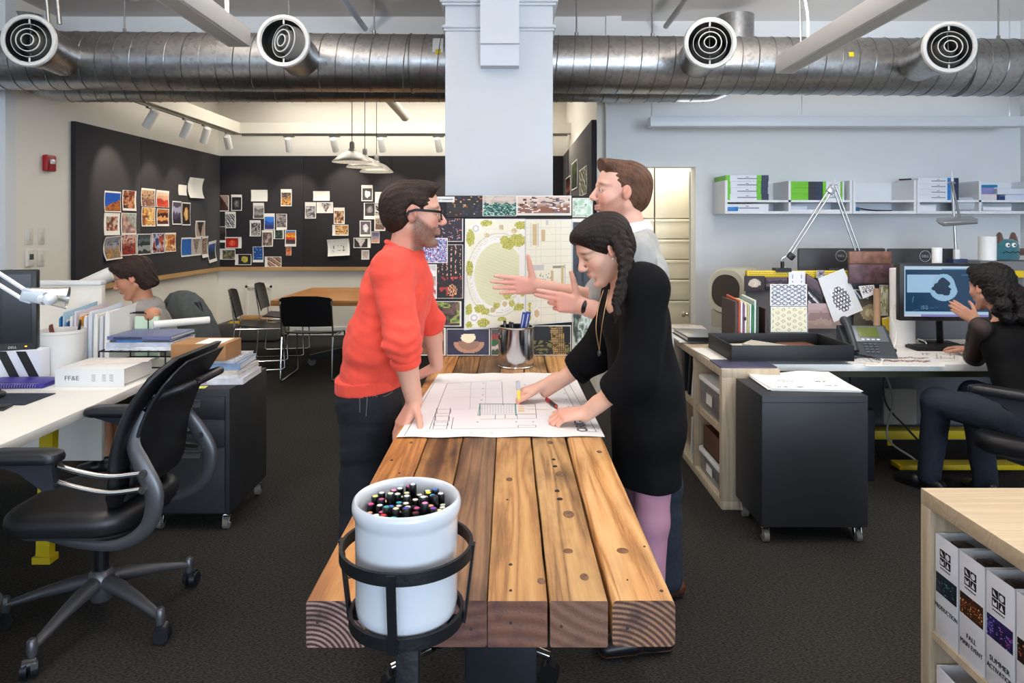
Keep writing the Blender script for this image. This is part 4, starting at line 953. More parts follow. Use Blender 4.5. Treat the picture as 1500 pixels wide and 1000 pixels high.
# ------------------------------------------------------------------ steel can with pens
KN=Vector(((756-745)*.0035,3.50,TZ));canr=.094
cn_=thing('steel_can','shiny steel paint can holding pens on the timber table','can',KN)
m=MB();m.lathe([(0,0),(canr-.002,0),(canr,.002),(canr,.006),(canr-.003,.009),(canr-.003,.195),(canr,.198),(canr+.001,.204),(canr-.004,.206),(canr-.010,.204),(canr-.010,.012),(0,.011)],n=64);m.build('can_body',M('tinplate','#c9c9cb',.13,1),cn_)
for s in (-1,):
    m=MB();m.lathe([(0,0),(.014,0),(.012,.005),(0,.007)],Vector((s*canr*.86,-canr*.48,.155)),18,Vector((s*.86,-.48,0)).to_track_quat('Z','X').to_matrix());m.build('handle_ear',M('ear_metal','#6f6c66',.4,1),cn_)
penb=M('pen_blue','#123a9a',.3);pens=[]
def pen(x0,x1,y,z1,r_,mat,label,name='pen',cat='pen'):
    q=thing(name,label,cat,KN+Vector((x0,y,.012)))
    a=Vector((0,0,0));b=Vector((x1-x0,0,z1-.012));d=(b-a).normalized()
    m=MB();m.tube([a,a+d*.005,b-d*.02,b],[r_*.4,r_,r_,r_*.8],14);m.build('barrel',mat,q)
    m=MB();m.tube([b-d*.055+Vector((0,-r_*1.2,0)),b-d*.01+Vector((0,-r_*1.2,0))],r_*.28,6);m.build('clip',M('clip_metal','#9a9aa0',.3,.9),q)
pen(-.05,-.058,-.02,.235,.0085,mkb,'black capped pen standing at the left of the steel can')
pen(-.02,-.032,.03,.222,.007,mkb,'black pen leaning at the back of the steel can')
pen(.0,.045,.02,.238,.008,mkb,'black pen leaning right in the steel can')
pen(.05,.062,-.02,.225,.006,M('pen_grey','#4a4c50',.3),'grey pen at the right of the steel can')
pen(-.01,-.02,-.03,.228,.008,mkb,'short black pen in the front of the steel can')
for k,(a,b,y,z1) in enumerate(((-.005,.042,.0,.275),(.015,.064,-.004,.278))):
    q=thing('blue_pen',['blue flat handled pen leaning right in the steel can, left of two','blue flat handled pen leaning right in the steel can, right of two'][k],'pen',KN+Vector((a,y,.012)),0,'blue pens in the steel can')
    d=Vector((b-a,0,z1-.012));m=MB();m.tube([Vector((0,0,0)),d],1,flat=(.004,(.009,.012)[k],(0,1,0)));m.build('handle',penb,q)
    m=MB();m.tube([d*.70+Vector((0,-.0045,0)),d*.96+Vector((0,-.0045,0))],1,flat=(.0006,.0025,(0,1,0)));m.build('stripe',M('pen_stripe','#c9d2e8',.4),q)
# ------------------------------------------------------------------ big drawing on the table
inkm=M('drawing_ink','#50545a',.8);inkl=M('drawing_ink_light','#a9adb2',.8);teal=M('drawing_teal','#3a8a86',.8);ora=M('drawing_orange','#e8c48a',.8);yel=M('drawing_yellow','#eee2a8',.8)
DR=thing('floor_plan_drawing','large white floor plan drawing spread across the timber table','drawing',(-.03,2.8,TZ+.001))
p00,p10,p11,p01=PZ(580.5,642,TZ),PZ(886,641,TZ),PZ(840,547,TZ),PZ(642,548.5,TZ)
def dpt(u,v,h=0):
    p=p00*(1-u)*(1-v)+p10*u*(1-v)+p11*u*v+p01*(1-u)*v
    e=max(0,1-min(v,1-v)*9);return p+Vector((0,0,.0022+.0035*e*(.5+.5*math.sin(u*23+v*5))+h))
m=MB(DR.location);nx,ny=40,30;vs=[dpt(i/nx,j/ny,h) for h in (0,.0008) for j in range(ny+1) for i in range(nx+1)];fs=[];q=(nx+1)*(ny+1)
for j in range(ny):
    for i in range(nx):a=j*(nx+1)+i;fs+=[(a,a+nx+1,a+nx+2,a+1),(q+a,q+a+1,q+a+nx+2,q+a+nx+1)]
m.add(vs,fs);m.build('sheet',M('plan_paper','#eeedec',.8),DR)
def inv(px,py):
    t=PZ(px,py,TZ+.002);v=(t.y-p00.y)/(p01.y-p00.y);xl=p00.x+(p01.x-p00.x)*v;xr=p10.x+(p11.x-p10.x)*v;return ((t.x-xl)/(xr-xl),v)
def strokes(name,mat,segs,w_=.0016):
    m=MB(DR.location)
    for (a,b) in segs:
        n=10;A,B=inv(*a),inv(*b);pts=[dpt(A[0]+(B[0]-A[0])*i/n,A[1]+(B[1]-A[1])*i/n,.0016) for i in range(n+1)]
        d=(pts[-1]-pts[0]);s=Vector((-d.y,d.x,0)).normalized()*w_/2
        m.add([p+s*k for p in pts for k in (-1,1)],[(2*i,2*i+1,2*i+3,2*i+2) for i in range(n)])
    m.build(name,mat,DR,smooth=None)
def rectp(x0,y0,x1,y1,sk=.0):
    return [((x0,y0),(x1,y0)),((x0,y1),(x1,y1)),((x0,y0),(x0-sk,y1)),((x1,y0),(x1+sk,y1))]
L=[((636,560),(592,640)),((655,562),(629,629)),((655,562),(735,558)),((629,629),(655,629)),((735,560),(737,595)),((661,629),(760,628))]
L+=[((822,561),(860,634)),((832,560),(874,634)),((860,634),(877,634)),((661,629),(664,612)),((640,598),(634,629)),((660,598),(654,629)),((700,592),(785,593)),((700,608),(784,608)),((703,615),(785,614)),((703,592),(700,608)),((726,608),(725,615)),((740,608),(740,614)),((757,608),(758,614)),((770,596),(784,596)),((784,593),(786,614))]
L+=rectp(759,624,785,627)+rectp(640,600,660,606)+rectp(638,610,658,617)+rectp(636,619,656,624)
strokes('plan_lines',inkm,L,.0018)
strokes('fine_lines',inkl,[((660,571),(735,570)),((662,583),(736,582)),((690,560),(688,600)),((712,560),(711,592)),((690,636),(722,636)),((690,633),(690,638)),((720,633),(720,638)),((686,598),(700,598)),((760,570),(815,571)),((790,585),(830,585)),((665,600),(700,600))]+[((706+i*4,594),(706+i*4,607)) for i in range(13)]+[((704,596+i*3),(754,596+i*3)) for i in range(4)],.0012)
strokes('teal_lines',teal,[((703,592),(703,610)),((755,592),(756,610)),((703,593),(756,593))],.004)
strokes('orange_wash',ora,[((759,597),(768,597)),((759,600),(768,600)),((759,603),(768,603))],.016)
strokes('yellow_wash',yel,[((770,600),(810,601)),((759,607),(785,607))],.007)
strokes('column_marks',M('drawing_black','#26282b',.8),[((x,y),(x+2.5,y)) for (x,y) in ((698,619),(755,619),(780,619),(707,562),(706,570),(706,579),(704,587),(768,565),(826,578),(829,587),(832,597),(699,609))],.006)
zp=dpt(.93,.05,.002);tv=(p11-p10).normalized();tn=Vector((0,0,1));tt=tv.cross(tn)
text('ORIGINAL',.055,inkm,DR,zp-DR.location+Vector((0,.0,.001)),Matrix((tv,-tt,tn)).transposed(),sx=1.0)
# ------------------------------------------------------------------ presentation board leaning on the column
bd0,bd1=P(612,521.5,3.77),P(870,287,3.90)
BB=thing('presentation_board','black presentation board covered in photos, leaning against the column on the table end','board',(0,3.78,TZ))
lean=math.atan2(.115,bd1.z-TZ)
def bpt(px,py,off=0):
    """point on the leaning board seen at this pixel"""
    y0=3.765;s=math.tan(lean);k=(VY-py)/F;y=(y0+s*(CAMZ-TZ))/(1-s*k);return Vector(((px-VX)*y/F,y-off,CAMZ+k*y))
a,b,c,d=bpt(612,521),bpt(870,521),bpt(870,286.5),bpt(612,286.5)
for p in (a,b):p.z=TZ+.001
m=MB(BB.location);m.prism([a,b,c,d],(0,.012,0));m.build('foam_panel',back,BB)
GP='photos on the presentation board'
def bphoto(rect,label,kind,colors,seed,border=(.04,.04,.04,.04),n=(24,24),tilt=(0,0),off=.002,name='photo_print',cat='photo',bm=None):
    x0,y0,x1,y1=rect
    return card(label,cat,bpt(x0,y1-tilt[0],off),bpt(x1,y1+tilt[0]*0,off),bpt(x1,y0,off),bpt(x0,y0+tilt[1]*0,off),kind,colors,seed,border,n,GP if cat=='photo' else None,curl=0,name=name,bmat=bm)
bphoto((654,286.5,707,318),'dark night photo with small lights at the top left of the presentation board','lights','#17130f #2c2420 #3c3f7c #c8a070 #d05028',201,(0,0,0,0),bm=back)
bphoto((707,286.5,757,316.5),'photo of dense teal specks below a pale band, top centre of the presentation board',lambda u,v,f=art('mosaic','#2c6a5c #1c4a44 #a8c8bc #10302c #4c8c7c',5),g=art('blob','#b8aca0 #a89c94 #c8bcb0',6):f(u,v) if v<.62+.06*math.sin(u*20) else g(u,v),'',202,(.02,.02,.02,.02))
bphoto((757,286.5,837,315.5),'bright interior photo with a wide white border, top right of the presentation board','interior','#8a5a44 #d8c4b8 #6a6478 #4c2420 #e8d8cc',203,(.02,.12,.03,.06),(30,16))
bphoto((838.5,290,868,318),'pale green photo at the top right edge of the presentation board','blob','#e0ece0 #6c9c74 #d8e4dc #a8c8b0',204)
bphoto((640,288,666,296),'small white strip with grey print at the top left corner of the presentation board','bands','#dfe3e6 #8a969e #dfe3e6',205,(.1,.2,.1,.2),off=.006)
bphoto((641,320,678.5,354),'night photo with violet lights left of the site plan','lights','#1c1620 #3c3040 #a088c0 #d8b8c8 #c87850',206,(0,.03,.04,0))
bphoto((615,348.5,656,385),'photo of blue pink and white confetti specks beside the bearded chin','mosaic','#5c7cc0 #c8d0e8 #3c4470 #b84a7c #8ca4d8 #e8e4ec #2c2c4c',207,(.03,.03,.03,.03),(36,36),off=.006)
bphoto((641,358,678.5,437),'tall dark photo of falling lights over a crowd, left of the site plan',lambda u,v:(lin('#e8b898') if (int(u*17) % 3==0 and mnoise.noise((u*40,v*26,2))>.15 and v>.35) else lin('#a8302c') if mnoise.noise((u*9,v*9,1))>.25 and v<.4 else lin('#e0a070') if math.hypot(u-.6,(v-.14)*1.8)<.2 and mnoise.noise((u*30,v*30,4))>-.1 else lin('#1c1214')),'',208,(0,.01,.03,.01),(34,50))
bphoto((614,387,640,437.5),'strip of small pale interior photos left of the falling lights photo','bands','#c8c0c0 #e8e4e0 #a89890 #c8a8a0 #e8e4e0 #b0483c #d8d4d0',209,(.03,.02,.06,.03))
bphoto((612,441,676,478),'night photo of green lit plants and tables left of the steel can','blob','#1c1614 #4c5c24 #a8b050 #241c1c #6c4c44 #14100e',210,(.03,.04,.04,.03),(26,20))
bphoto((612,480,653,520.5),'brown weathered wood photo at the bottom left of the presentation board','bands','#8c6438 #a87840 #6c4a2c #7c5430',211,(.03,.04,.06,.03))
bphoto((654.5,481,718,520.5),'photo of a burning fire bowl at dusk, bottom row of the presentation board','bowl','#1c1a34 #2c2444 #c08c6c #fff0c8',212,(.01,.03,.03,.03),(44,28))
bphoto((719.5,481,731,520.5),'narrow photo of red and green crafts beside the steel can','bands','#5c5450 #a83c34 #2c6c3c #d8c8c0 #3c5030',213,(.06,.03,.06,.03))
bphoto((731.5,481,781,520.5),'photo hidden behind the steel can on the presentation board','blob','#241c1c #3c302c #5c483c',214)
bphoto((781.5,476,836.5,520.5),'night photo of a patterned palm trunk right of the steel can',lambda u,v:(lin('#c8a868') if (math.sin(u*60+v*55)*math.sin(u*60-v*55)>.2) else lin('#4c3c28')) if (.48<u+.1*(v-.5)<.84) else (lin('#78783c') if v<.5 and mnoise.noise((u*8,v*14,7))>.1 else lin('#17171a') if v>.3 else lin('#30282a')),'',215,(.01,.03,.02,.04),(40,32))
bphoto((838,456,869,520.5),'photo of dark green foliage at the bottom right of the presentation board','blob','#2c3c30 #8ca090 #18241c #d0dcd4 #4c6450',216)
bphoto((838,320,869,454),'dark photo behind the standing man on the right edge of the presentation board','blob','#2c3036 #3c4650 #1c2024',217)
# site plan panels
grs=[lin(x) for x in '#b5b445 #8f9a34 #c8c270 #a8a83c'.split()]
cre=lin('#ecead9');lawn=lin('#dfe0bc');pth=lin('#f0efea');gry=lin('#c9c9c6');tanc=lin('#cbb68c')
trees=[(.86,.80,.17,.06),(.66,.80,.08,.05),(.72,.76,.10,.045),(.95,.95,.12,.04),(.34,.97,.1,.03),(.07,.83,.07,.08),(.06,.55,.06,.07),(.05,.17,.06,.05),(.24,.17,.10,.04),(.33,.14,.08,.03),(.52,.19,.06,.03),(.70,.28,.07,.04),(.78,.20,.05,.03),(.90,.16,.09,.035),(.30,.04,.10,.04),(.97,.30,.05,.04),(.62,.06,.08,.02),(.06,.03,.05,.03)]
def planL(u,v):
    n1=mnoise.noise((u*22,v*40,0));n2=mnoise.noise((u*60,v*100,5))
    for (x,y,rx,ry) in trees:
        if ((u-x)/rx)**2+((v-y)/ry)**2<1+.5*n1:return grs[int((n2+1)*2.3) % 4]
    for (x,y,r_) in ((.16,.92,.09),(.14,.09,.09)):
        d=math.hypot(u-x,(v-y)*1.85);
        if d<r_:return gry if .035<d<.06 else pth
    for (x,y) in ((.35,.855),(.82,.895),(.6,.93)):
        if math.hypot(u-x,(v-y)*1.85)<.045 and n2>-.3:return tanc
    e=((u-.56)/.47)**2+((v-.48)/.34)**2
    for (x,y,r_) in ((.46,.15,.075),(.66,.20,.075),(.80,.30,.06)):
        d=math.hypot(u-x,(v-y)*1.85)
        if d<r_:return tanc if d<r_*.62 else pth
    if e<.80:return tuple(c*(.95 if int((v*1.9+u*.45)*34) % 2 else 1.0) for c in lawn) if u<.9 else pth
    if e<1.12 or u>.92:return gry if (.99<e<1.01 or 1.10<e) and u<.92 else pth
    if 1.3<e<1.36:return gry
    return tuple(c*(.97 if n1>.1 else 1) for c in cre)
def planR(u,v):
    for (x0,x1,y0,y1,c) in ((.14,.24,.75,.96,tanc),(.34,.43,.79,.91,tanc),(.50,.56,.80,.92,cre),(.44,.5,.955,1,gry),(.02,.40,.51,.56,gry),(.02,.36,.49,.58,cre),(.56,.62,.30,.50,tanc),(.62,.78,.28,.52,cre),(.78,.84,.28,.54,tanc),(.60,.86,.52,.545,lin('#8c8c80')),(.86,.88,.28,.56,gry),(.10,.12,.74,.98,gry),(.26,.28,.74,.98,gry)):
        if x0<u<x1 and y0<v<y1:return c
    d=math.hypot((u-.24),(v-.09)*1.6)
    if d<.09:return tanc if d<.06 else pth
    if mnoise.noise((u*30,v*50,3))>.32 and (.3<u<.6 and .35<v<.48):return lin('#8c9088')
    if abs((v*14) % 1-.5)>.46 or abs((u*9) % 1-.5)>.47:return lin('#dcdccf')
    if v<.2 and u<.12 and mnoise.noise((u*20,v*30,1))>0:return grs[0]
    return cre
PLB=M('plan_board_edge','#e3e5e6',.6)
c_=card('coloured site plan with an oval lawn and green trees, left panel of the big plan','site plan',bpt(680,483,.010),bpt(769.5,476,.010),bpt(769.5,320.5,.010),bpt(681.5,320.5,.010),planL,'',0,(.025,.015,.01,.012),(84,150),None,.004,mat=prs,bmat=PLB,name='site_plan')
c_=card('pale site plan of rectangular beds and paving, right panel of the big plan','site plan',bpt(769.8,476,.010),bpt(837.5,471,.010),bpt(837.5,321,.010),bpt(769.8,321,.010),planR,'',0,(.012,.015,.03,.012),(70,130),None,.004,mat=prs,bmat=PLB,name='site_plan')

# ================================================================== left desks
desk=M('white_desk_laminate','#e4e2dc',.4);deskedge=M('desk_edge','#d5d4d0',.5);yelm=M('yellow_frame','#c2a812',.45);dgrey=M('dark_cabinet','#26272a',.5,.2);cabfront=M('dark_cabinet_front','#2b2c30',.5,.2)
DZ=.73
def deskunit(name,label,x0,x1,y0,y1,legs,group=None):
    r=thing(name,label,'desk',((x0+x1)/2,(y0+y1)/2,0),0,group)
    m=MB(r.location);m.bb(x0,x1,y0,y1,DZ-.04,DZ,.004);m.build('desktop',desk,r)
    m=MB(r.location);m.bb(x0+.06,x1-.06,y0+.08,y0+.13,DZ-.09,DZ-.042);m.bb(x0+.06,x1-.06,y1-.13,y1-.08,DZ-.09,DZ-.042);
    m.build('underframe',M('underframe_shaded_yellow','#2c2908',.6),r)  # yellow frame, its colour darkened to carry the shade under the desktop
    for (x,y,dx) in legs:
        m=MB(r.location);m.tube([(x,y,DZ-.05),(x+dx,y,.03)],1,flat=(.03,.02,(1,0,0)));m.bb(x+dx-.04,x+dx+.04,y-.03,y+.03,0,.03);m.build('leg',yelm,r)
    return r
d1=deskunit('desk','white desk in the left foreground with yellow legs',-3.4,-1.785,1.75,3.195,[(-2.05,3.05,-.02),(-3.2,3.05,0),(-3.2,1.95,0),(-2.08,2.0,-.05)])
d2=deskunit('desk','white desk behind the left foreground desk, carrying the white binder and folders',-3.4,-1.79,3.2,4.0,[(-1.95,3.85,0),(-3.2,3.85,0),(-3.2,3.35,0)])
# monitor
def monitor(name,label,c,rz,w,h,mat,tilt=0,stand=None,group=None):
    r=thing(name,label,'monitor',c,rz,group)
    R=Euler((tilt,0,0)).to_matrix()
    m=MB();m.box((0,.03,0),(w,.05,h),R,.006);m.build('housing',mat,r)
    return r
mon=monitor('monitor','black computer monitor with a dark screen on the left desk',(-2.29,2.86,1.135),math.radians(21),.53,.345,M('monitor_black','#101013',.4))
m=MB();m.bb(-.245,.245,-.0005,.006,-.14,.155);m.build('screen',M('dark_screen','#0b0c12',.18),mon)
text('DELL',.014,M('logo_grey','#b9bcc0',.4),mon,(.160,.004,-.163),RF,name='logo')
m=MB();m.box((.225,.004,-.156),(.007,.004,.004));m.build('power_light',M('amber_led','#ffb020',.4,emit=3),mon)
m=MB();m.bb(-.2,-.14,.03,.055,-.40,.0);m.build('stand_neck',blackm,mon)
m=MB();m.box((-.17,.0,-.397),(.16,.14,.015),None,.005);m.build('stand_base',blackm,mon)
# desk lamp, left foreground
lw=M('lamp_white','#dcdfe2',.35,.2)
la=thing('desk_lamp','white twin arm desk lamp reaching over the left monitor','desk lamp',P(-60,620,2.5))
la.location.z=DZ
m=MB(la.location)
m.cyl(P(-110,330,2.5),P(42,428,2.5),.0075,n=12);m.build('upper_arm',lw,la)
m=MB(la.location);m.cyl(P(-110,350,2.5),P(36,440,2.5),.0075,n=12);m.build('lower_arm',lw,la)
m=MB(la.location);m.cyl(P(-110,340,2.5),Vector((P(-110,0,2.5).x,2.5,DZ)),.012);m.lathe([(0,0),(.09,0),(.09,.015),(0,.02)],Vector((P(-110,0,2.5).x,2.5,DZ)),30);m.build('post',lw,la)
j0,j1=P(38,432,2.5),P(66,437,2.5)
m=MB(la.location);m.cyl(j0,j1,.022,.024,20);m.box(P(42,433,2.5),(.045,.03,.05),(0,.3,0),.006);m.build('joint',M('joint_clear','#b9c4cf',.15,.1),la)
m=MB(la.location);dl=(P(110,436,2.55)-P(52,430,2.5)).normalized();m.lathe([(0,-.03),(.024,-.03),(.030,.02),(.042,.09),(.039,.09),(.02,0),(0,-.01)],P(58,432,2.52),28,dl.to_track_quat('Z','X').to_matrix());m.build('lamp_shade',M('shade_silver','#b5b6b2',.25,.7),la)
m=MB(la.location);m.sph(P(73,438,2.47),.023);m.cyl(P(58,437,2.48),P(70,438,2.475),.012);m.build('handle_knob',lw,la)
# striped bag, notebook, mouse mat, phone
r=thing('storage_box','black and white striped box under the left monitor','box',(-2.55,3.445,DZ))
m=MB();m.box((0,0,.075),(.42,.084,.15),None,.006);m.build('box_body',M('box_white','#d8dae2',.6),r)
for k in range(4):
    x=-.13+k*.098;m=MB();m.prism([(x,-.0432,.008),(x+.05,-.0432,.008),(x-.02,-.0432,.142),(x-.07,-.0432,.142)],(0,.001,0));m.build('black_stripe',M('stripe_black','#18181c',.6),r)
m=MB();m.box((-2.15,3.295,DZ+.012),(.30,.17,.02),(0,0,.05),.003);nb=tag(m.build('notebook',M('purple_cover','#3a2f8f',.45)),'purple spiral notebook on the left desk below the monitor','notebook');nb.location.x=-.2
m=MB();m.tube(helix((-2.29,3.21,DZ+.014),(-2.02,3.22,DZ+.014),.011,.012,.001,n=10),.0012,4);
m.off=nb.location;m.v=[v+Vector((-.2,0,0)) for v in m.v];m.build('spiral_binding',steelw,nb)
m=MB();m.box((-2.24,3.02,DZ+.0025),(.34,.20,.004),(0,0,0),.001);tag(m.build('mouse_mat',M('mat_blue','#1e2336',.8)),'dark blue mouse mat on the left desk','mouse mat')
r=thing('computer_mouse','black computer mouse on the dark blue mat','mouse',(-2.275,3.03,DZ+.005));m=MB();m.sph((0,0,.012),(.03,.05,.018));m.v=[Vector((v.x,v.y,max(0,v.z))) for v in m.v];m.build('mouse_body',blackm,r);m=MB();m.cyl((-.003,.02,.028),(.003,.02,.028),.007);m.build('scroll_wheel',chb,r)
m=MB();m.box((-2.15,2.86,DZ+.006),(.10,.08,.012),(0,0,.2),.004);tag(m.build('phone',blackm),'flat black device at the front of the dark blue mat','device')
# white canister with pens
bc=Vector((-2.357,3.60,DZ));r=thing('canister','white plastic canister with pens beside the left monitor','canister',bc)
m=MB();m.lathe([(0,0),(.098,0),(.1,.004),(.108,.205),(.111,.207),(.111,.222),(.105,.222),(.103,.2),(.096,.01),(0,.01)],n=48);m.build('bucket',M('canister_white','#dcdcd8',.5),r)
for (dx,dy,dz_,t,mt_,lb) in ((.06,.02,.27,.02,mkb,'black marker sticking out of the white canister'),(-.02,.03,.245,-.05,M('pen_red','#8a2a24',.4),'dark red pen leaning in the white canister'),(.0,-.03,.25,-.04,M('pen_brown','#5a3a28',.4),'brown pen in the white canister')):
    q=thing('pen',lb,'pen',bc+Vector((dx*.6,dy,.012)));m=MB();m.tube([(0,0,0),(dx*.5+t,0,dz_-.03),(dx*.5+t,0,dz_-.012)],[.007,.007,.005],12);m.build('barrel',mt_,q)
# FF&E binder and sheets
r=thing('binder','thick white ring binder lying flat on the left desk, spine lettered FF&E','binder',(-1.99,3.37,DZ))
m=MB(r.location);m.bb(-2.16,-1.83,3.25,3.53,DZ+.001,DZ+.005);m.bb(-2.16,-1.83,3.25,3.53,DZ+.083,DZ+.087,.001);m.bb(-2.16,-1.83,3.25,3.254,DZ+.005,DZ+.083);m.build('cover',M('binder_white','#dddddb',.4),r)
m=MB(r.location);m.bb(-2.15,-1.84,3.256,3.52,DZ+.008,DZ+.08);m.build('pages',pap,r)
text('FF&E',.030,inkm,r,Vector((-2.115,3.2495,DZ+.033))-r.location,RF,sx=1.15)
for k,(x,n) in enumerate(((-1.985,4),(-1.935,4),(-1.90,4))):
  m=MB(r.location)
  for i in range(n):m.bb(x,x+.018,3.2492,3.2496,DZ+.028+i*.009,DZ+.033+i*.009)
  m.build('spine_print',M('faint_print','#a9a9ac',.6),r)
m=MB();m.box((-1.96,3.42,DZ+.0895),(.30,.10,.003),(0,0,.28));tag(m.build('paper_sheet',M('sheet_brownish','#d8cfc6',.7)),'loose printed sheets lying on the white binder','paper')
# wire tray with magazines
wt=M('wire_black','#1b1b1d',.4,.5)
r=thing('wire_tray','black wire tray carrying the magazines on the left desk','tray',(-1.96,3.75,DZ))
m=MB(r.location);x0,x1,y0,y1=-2.16,-1.81,3.60,3.90
for z in (DZ+.02,DZ+.105):
    for (a,b) in (((x0,y0),(x1,y0)),((x1,y0),(x1,y1)),((x1,y1),(x0,y1)),((x0,y1),(x0,y0))):m.cyl((*a,z),(*b,z),.004,n=8)
for i in range(8):x=x0+(x1-x0)*i/7;m.cyl((x,y0,DZ+.105),(x,y1,DZ+.105),.0025,n=6)
for (x,y) in ((x0,y0),(x1,y0),(x1,y1),(x0,y1)):m.cyl((x,y,DZ),(x,y,DZ+.105),.004,n=8)
m.build('wire_frame',wt,r)
def book(label,c,s,rz,cov,spine=None,name='magazine',cat='magazine',group=None,page='#e2e2e0'):
    r=thing(name,label,cat,c,rz,group);t=min(.004,s[2]*.2)
    m=MB();m.bb(-s[0]/2,s[0]/2,-s[1]/2,s[1]/2,0,t);m.bb(-s[0]/2,s[0]/2,-s[1]/2,s[1]/2,s[2]-t,s[2]);m.bb(-s[0]/2,s[0]/2,-s[1]/2,-s[1]/2+t,t,s[2]-t);m.build('cover',cov,r)
    m=MB();m.bb(-s[0]/2+.003,s[0]/2-.003,-s[1]/2+t+.0005,s[1]/2-.003,t,s[2]-t);m.build('pages',M('pages'+page,page,.8),r)
    if spine:m=MB();m.bb(-s[0]*.4,s[0]*.05,-s[1]/2-.0008,-s[1]/2,s[2]*.25,s[2]*.75);m.build('spine_print',spine,r)
    return r
cb=lambda n,c:M('cover_'+n,c,.35,noise=(18,.25))
z=DZ+.1095
for (lb,h,sx_,rz,cv,sp) in (('white magazine at the bottom of the stack on the wire tray',.020,.36,-.03,cb('white','#d8dade'),None),('grey blue magazine second from the bottom on the wire tray',.022,.35,.04,cb('greyblue','#aeb6c4'),None),('dark magazine third from the bottom on the wire tray',.012,.31,.02,cb('charcoal','#3c4048'),blu),('blue spined magazine with a photo cover on top of the wire tray',.018,.34,-.02,cb('photo','#58628a'),nvy)):
    book(lb,(-1.95,3.74,z),(sx_,.27,h),rz,cv,sp,group='magazines on the wire tray');z+=h+.0006
m=MB();m.cyl((-2.02,4.0-.12,z+.022),(-1.78,4.0+.06,z+.024),.021,n=20);tag(m.build('paper_roll',pap),'white paper roll lying behind the magazines on the wire tray','paper roll')
# folder rack
fold=[('blue folder, leftmost standing beside the canister','#1f6ea8',.012),('pale blue folder second in the row of standing folders','#a8c8dc',.01),('dark blue narrow folder in the standing row','#24568c',.012),('white folder left of the orange envelope','#e2e2e4',.016),('white folder with violet print touching the orange envelope','#d8d4e0',.012),
        ('orange kraft envelope standing among the white folders','#e09a2c',.016),('white folder right of the orange envelope','#e6e6ea',.018),('pale blue white folder in the middle of the standing row','#d4dce8',.02),('thick white folder in the standing row','#e4e2de',.024),('pale grey folder near the wire holder','#cfcfd6',.02),('white folded paper sheaf, rightmost in the standing row','#e8e6e2',.028)]
x=-2.46
for i,(lb,c,t) in enumerate(fold):
    h=.29+.03*math.sin(i*2.1)+(.03 if i in (5,8) else 0);r=thing('folder',lb,'folder',(x+t/2,3.86,DZ),0,None)
    m=MB();m.prism([(-t/2,-.13,0),(t/2-.002,-.13,0),(t/2-.002+.004,-.13,h*.93),(-t/2+.004,-.13,h*.9)],(0,.30,0))
    for k in range(len(m.v)):
        if m.v[k].y>0 and m.v[k].z>.1:m.v[k].z+=.03
    m.build('folder_body',M('folder_%d' % i,c,.6),r)
    m=MB();m.bb(-t*.3+.002,t*.3-.001,-.128,.16,h*.9,h*.9+.012+.004*(i % 3));m.build('inserted_paper',pap,r);x+=t+.0085
    if i==4:x+=.006
r=thing('wire_holder','black wire file holder in front of the white folders','holder',(-2.15,3.93,DZ))
m=MB()
for y in (0,.03,.06):m.tube([(-.06,y,.0),(-.06,y,.24),(-.045,y,.265),(.06,y,.265),(.075,y,.24),(.075,y,.0)],.003,6)
m.cyl((-.06,0,.003),(-.06,.06,.003),.003,n=6);m.cyl((.075,0,.003),(.075,.06,.003),.003,n=6);m.build('wire_frame',wt,r)
m=MB();m.bb(-2.155,-2.02,3.935,3.955,DZ+.001,DZ+.245);tag(m.build('note_pad',M('pale_green_pad','#c6dcc4',.7)),'pale green pad standing in the black wire holder','pad')
m=MB();m.cyl(P(92,432,4.25),P(163,401,4.35),.043,.047,26);rl=m.build('paper_roll',M('tracing_paper','#d6d4ce',.5,bump=(30,.5)));tag(rl,'large roll of crumpled white tracing paper leaning in front of the seated woman','paper roll')
# low partition behind the folders
r=thing('desk_screen','cream low desk screen behind the folders on the left','screen',(-2.95,4.1,0));m=MB(r.location);m.bb(-3.4,-2.42,4.06,4.10,.1,1.145,.004);m.build('screen_panel',cream,r);m=MB(r.location);m.bb(-3.4,-2.42,4.05,4.11,1.145,1.17,.004);m.build('cap_rail',trimw,r)
for px in (12.5,33.5):
    q=P(px,393,4.08);m=MB();m.bb(q.x-.012,q.x+.012,4.06,4.10,1.17,1.235,.002);tag(m.build('clip',blackm),'small black clip on the cream screen, %s one' % ('left' if px<20 else 'right'),'clip')
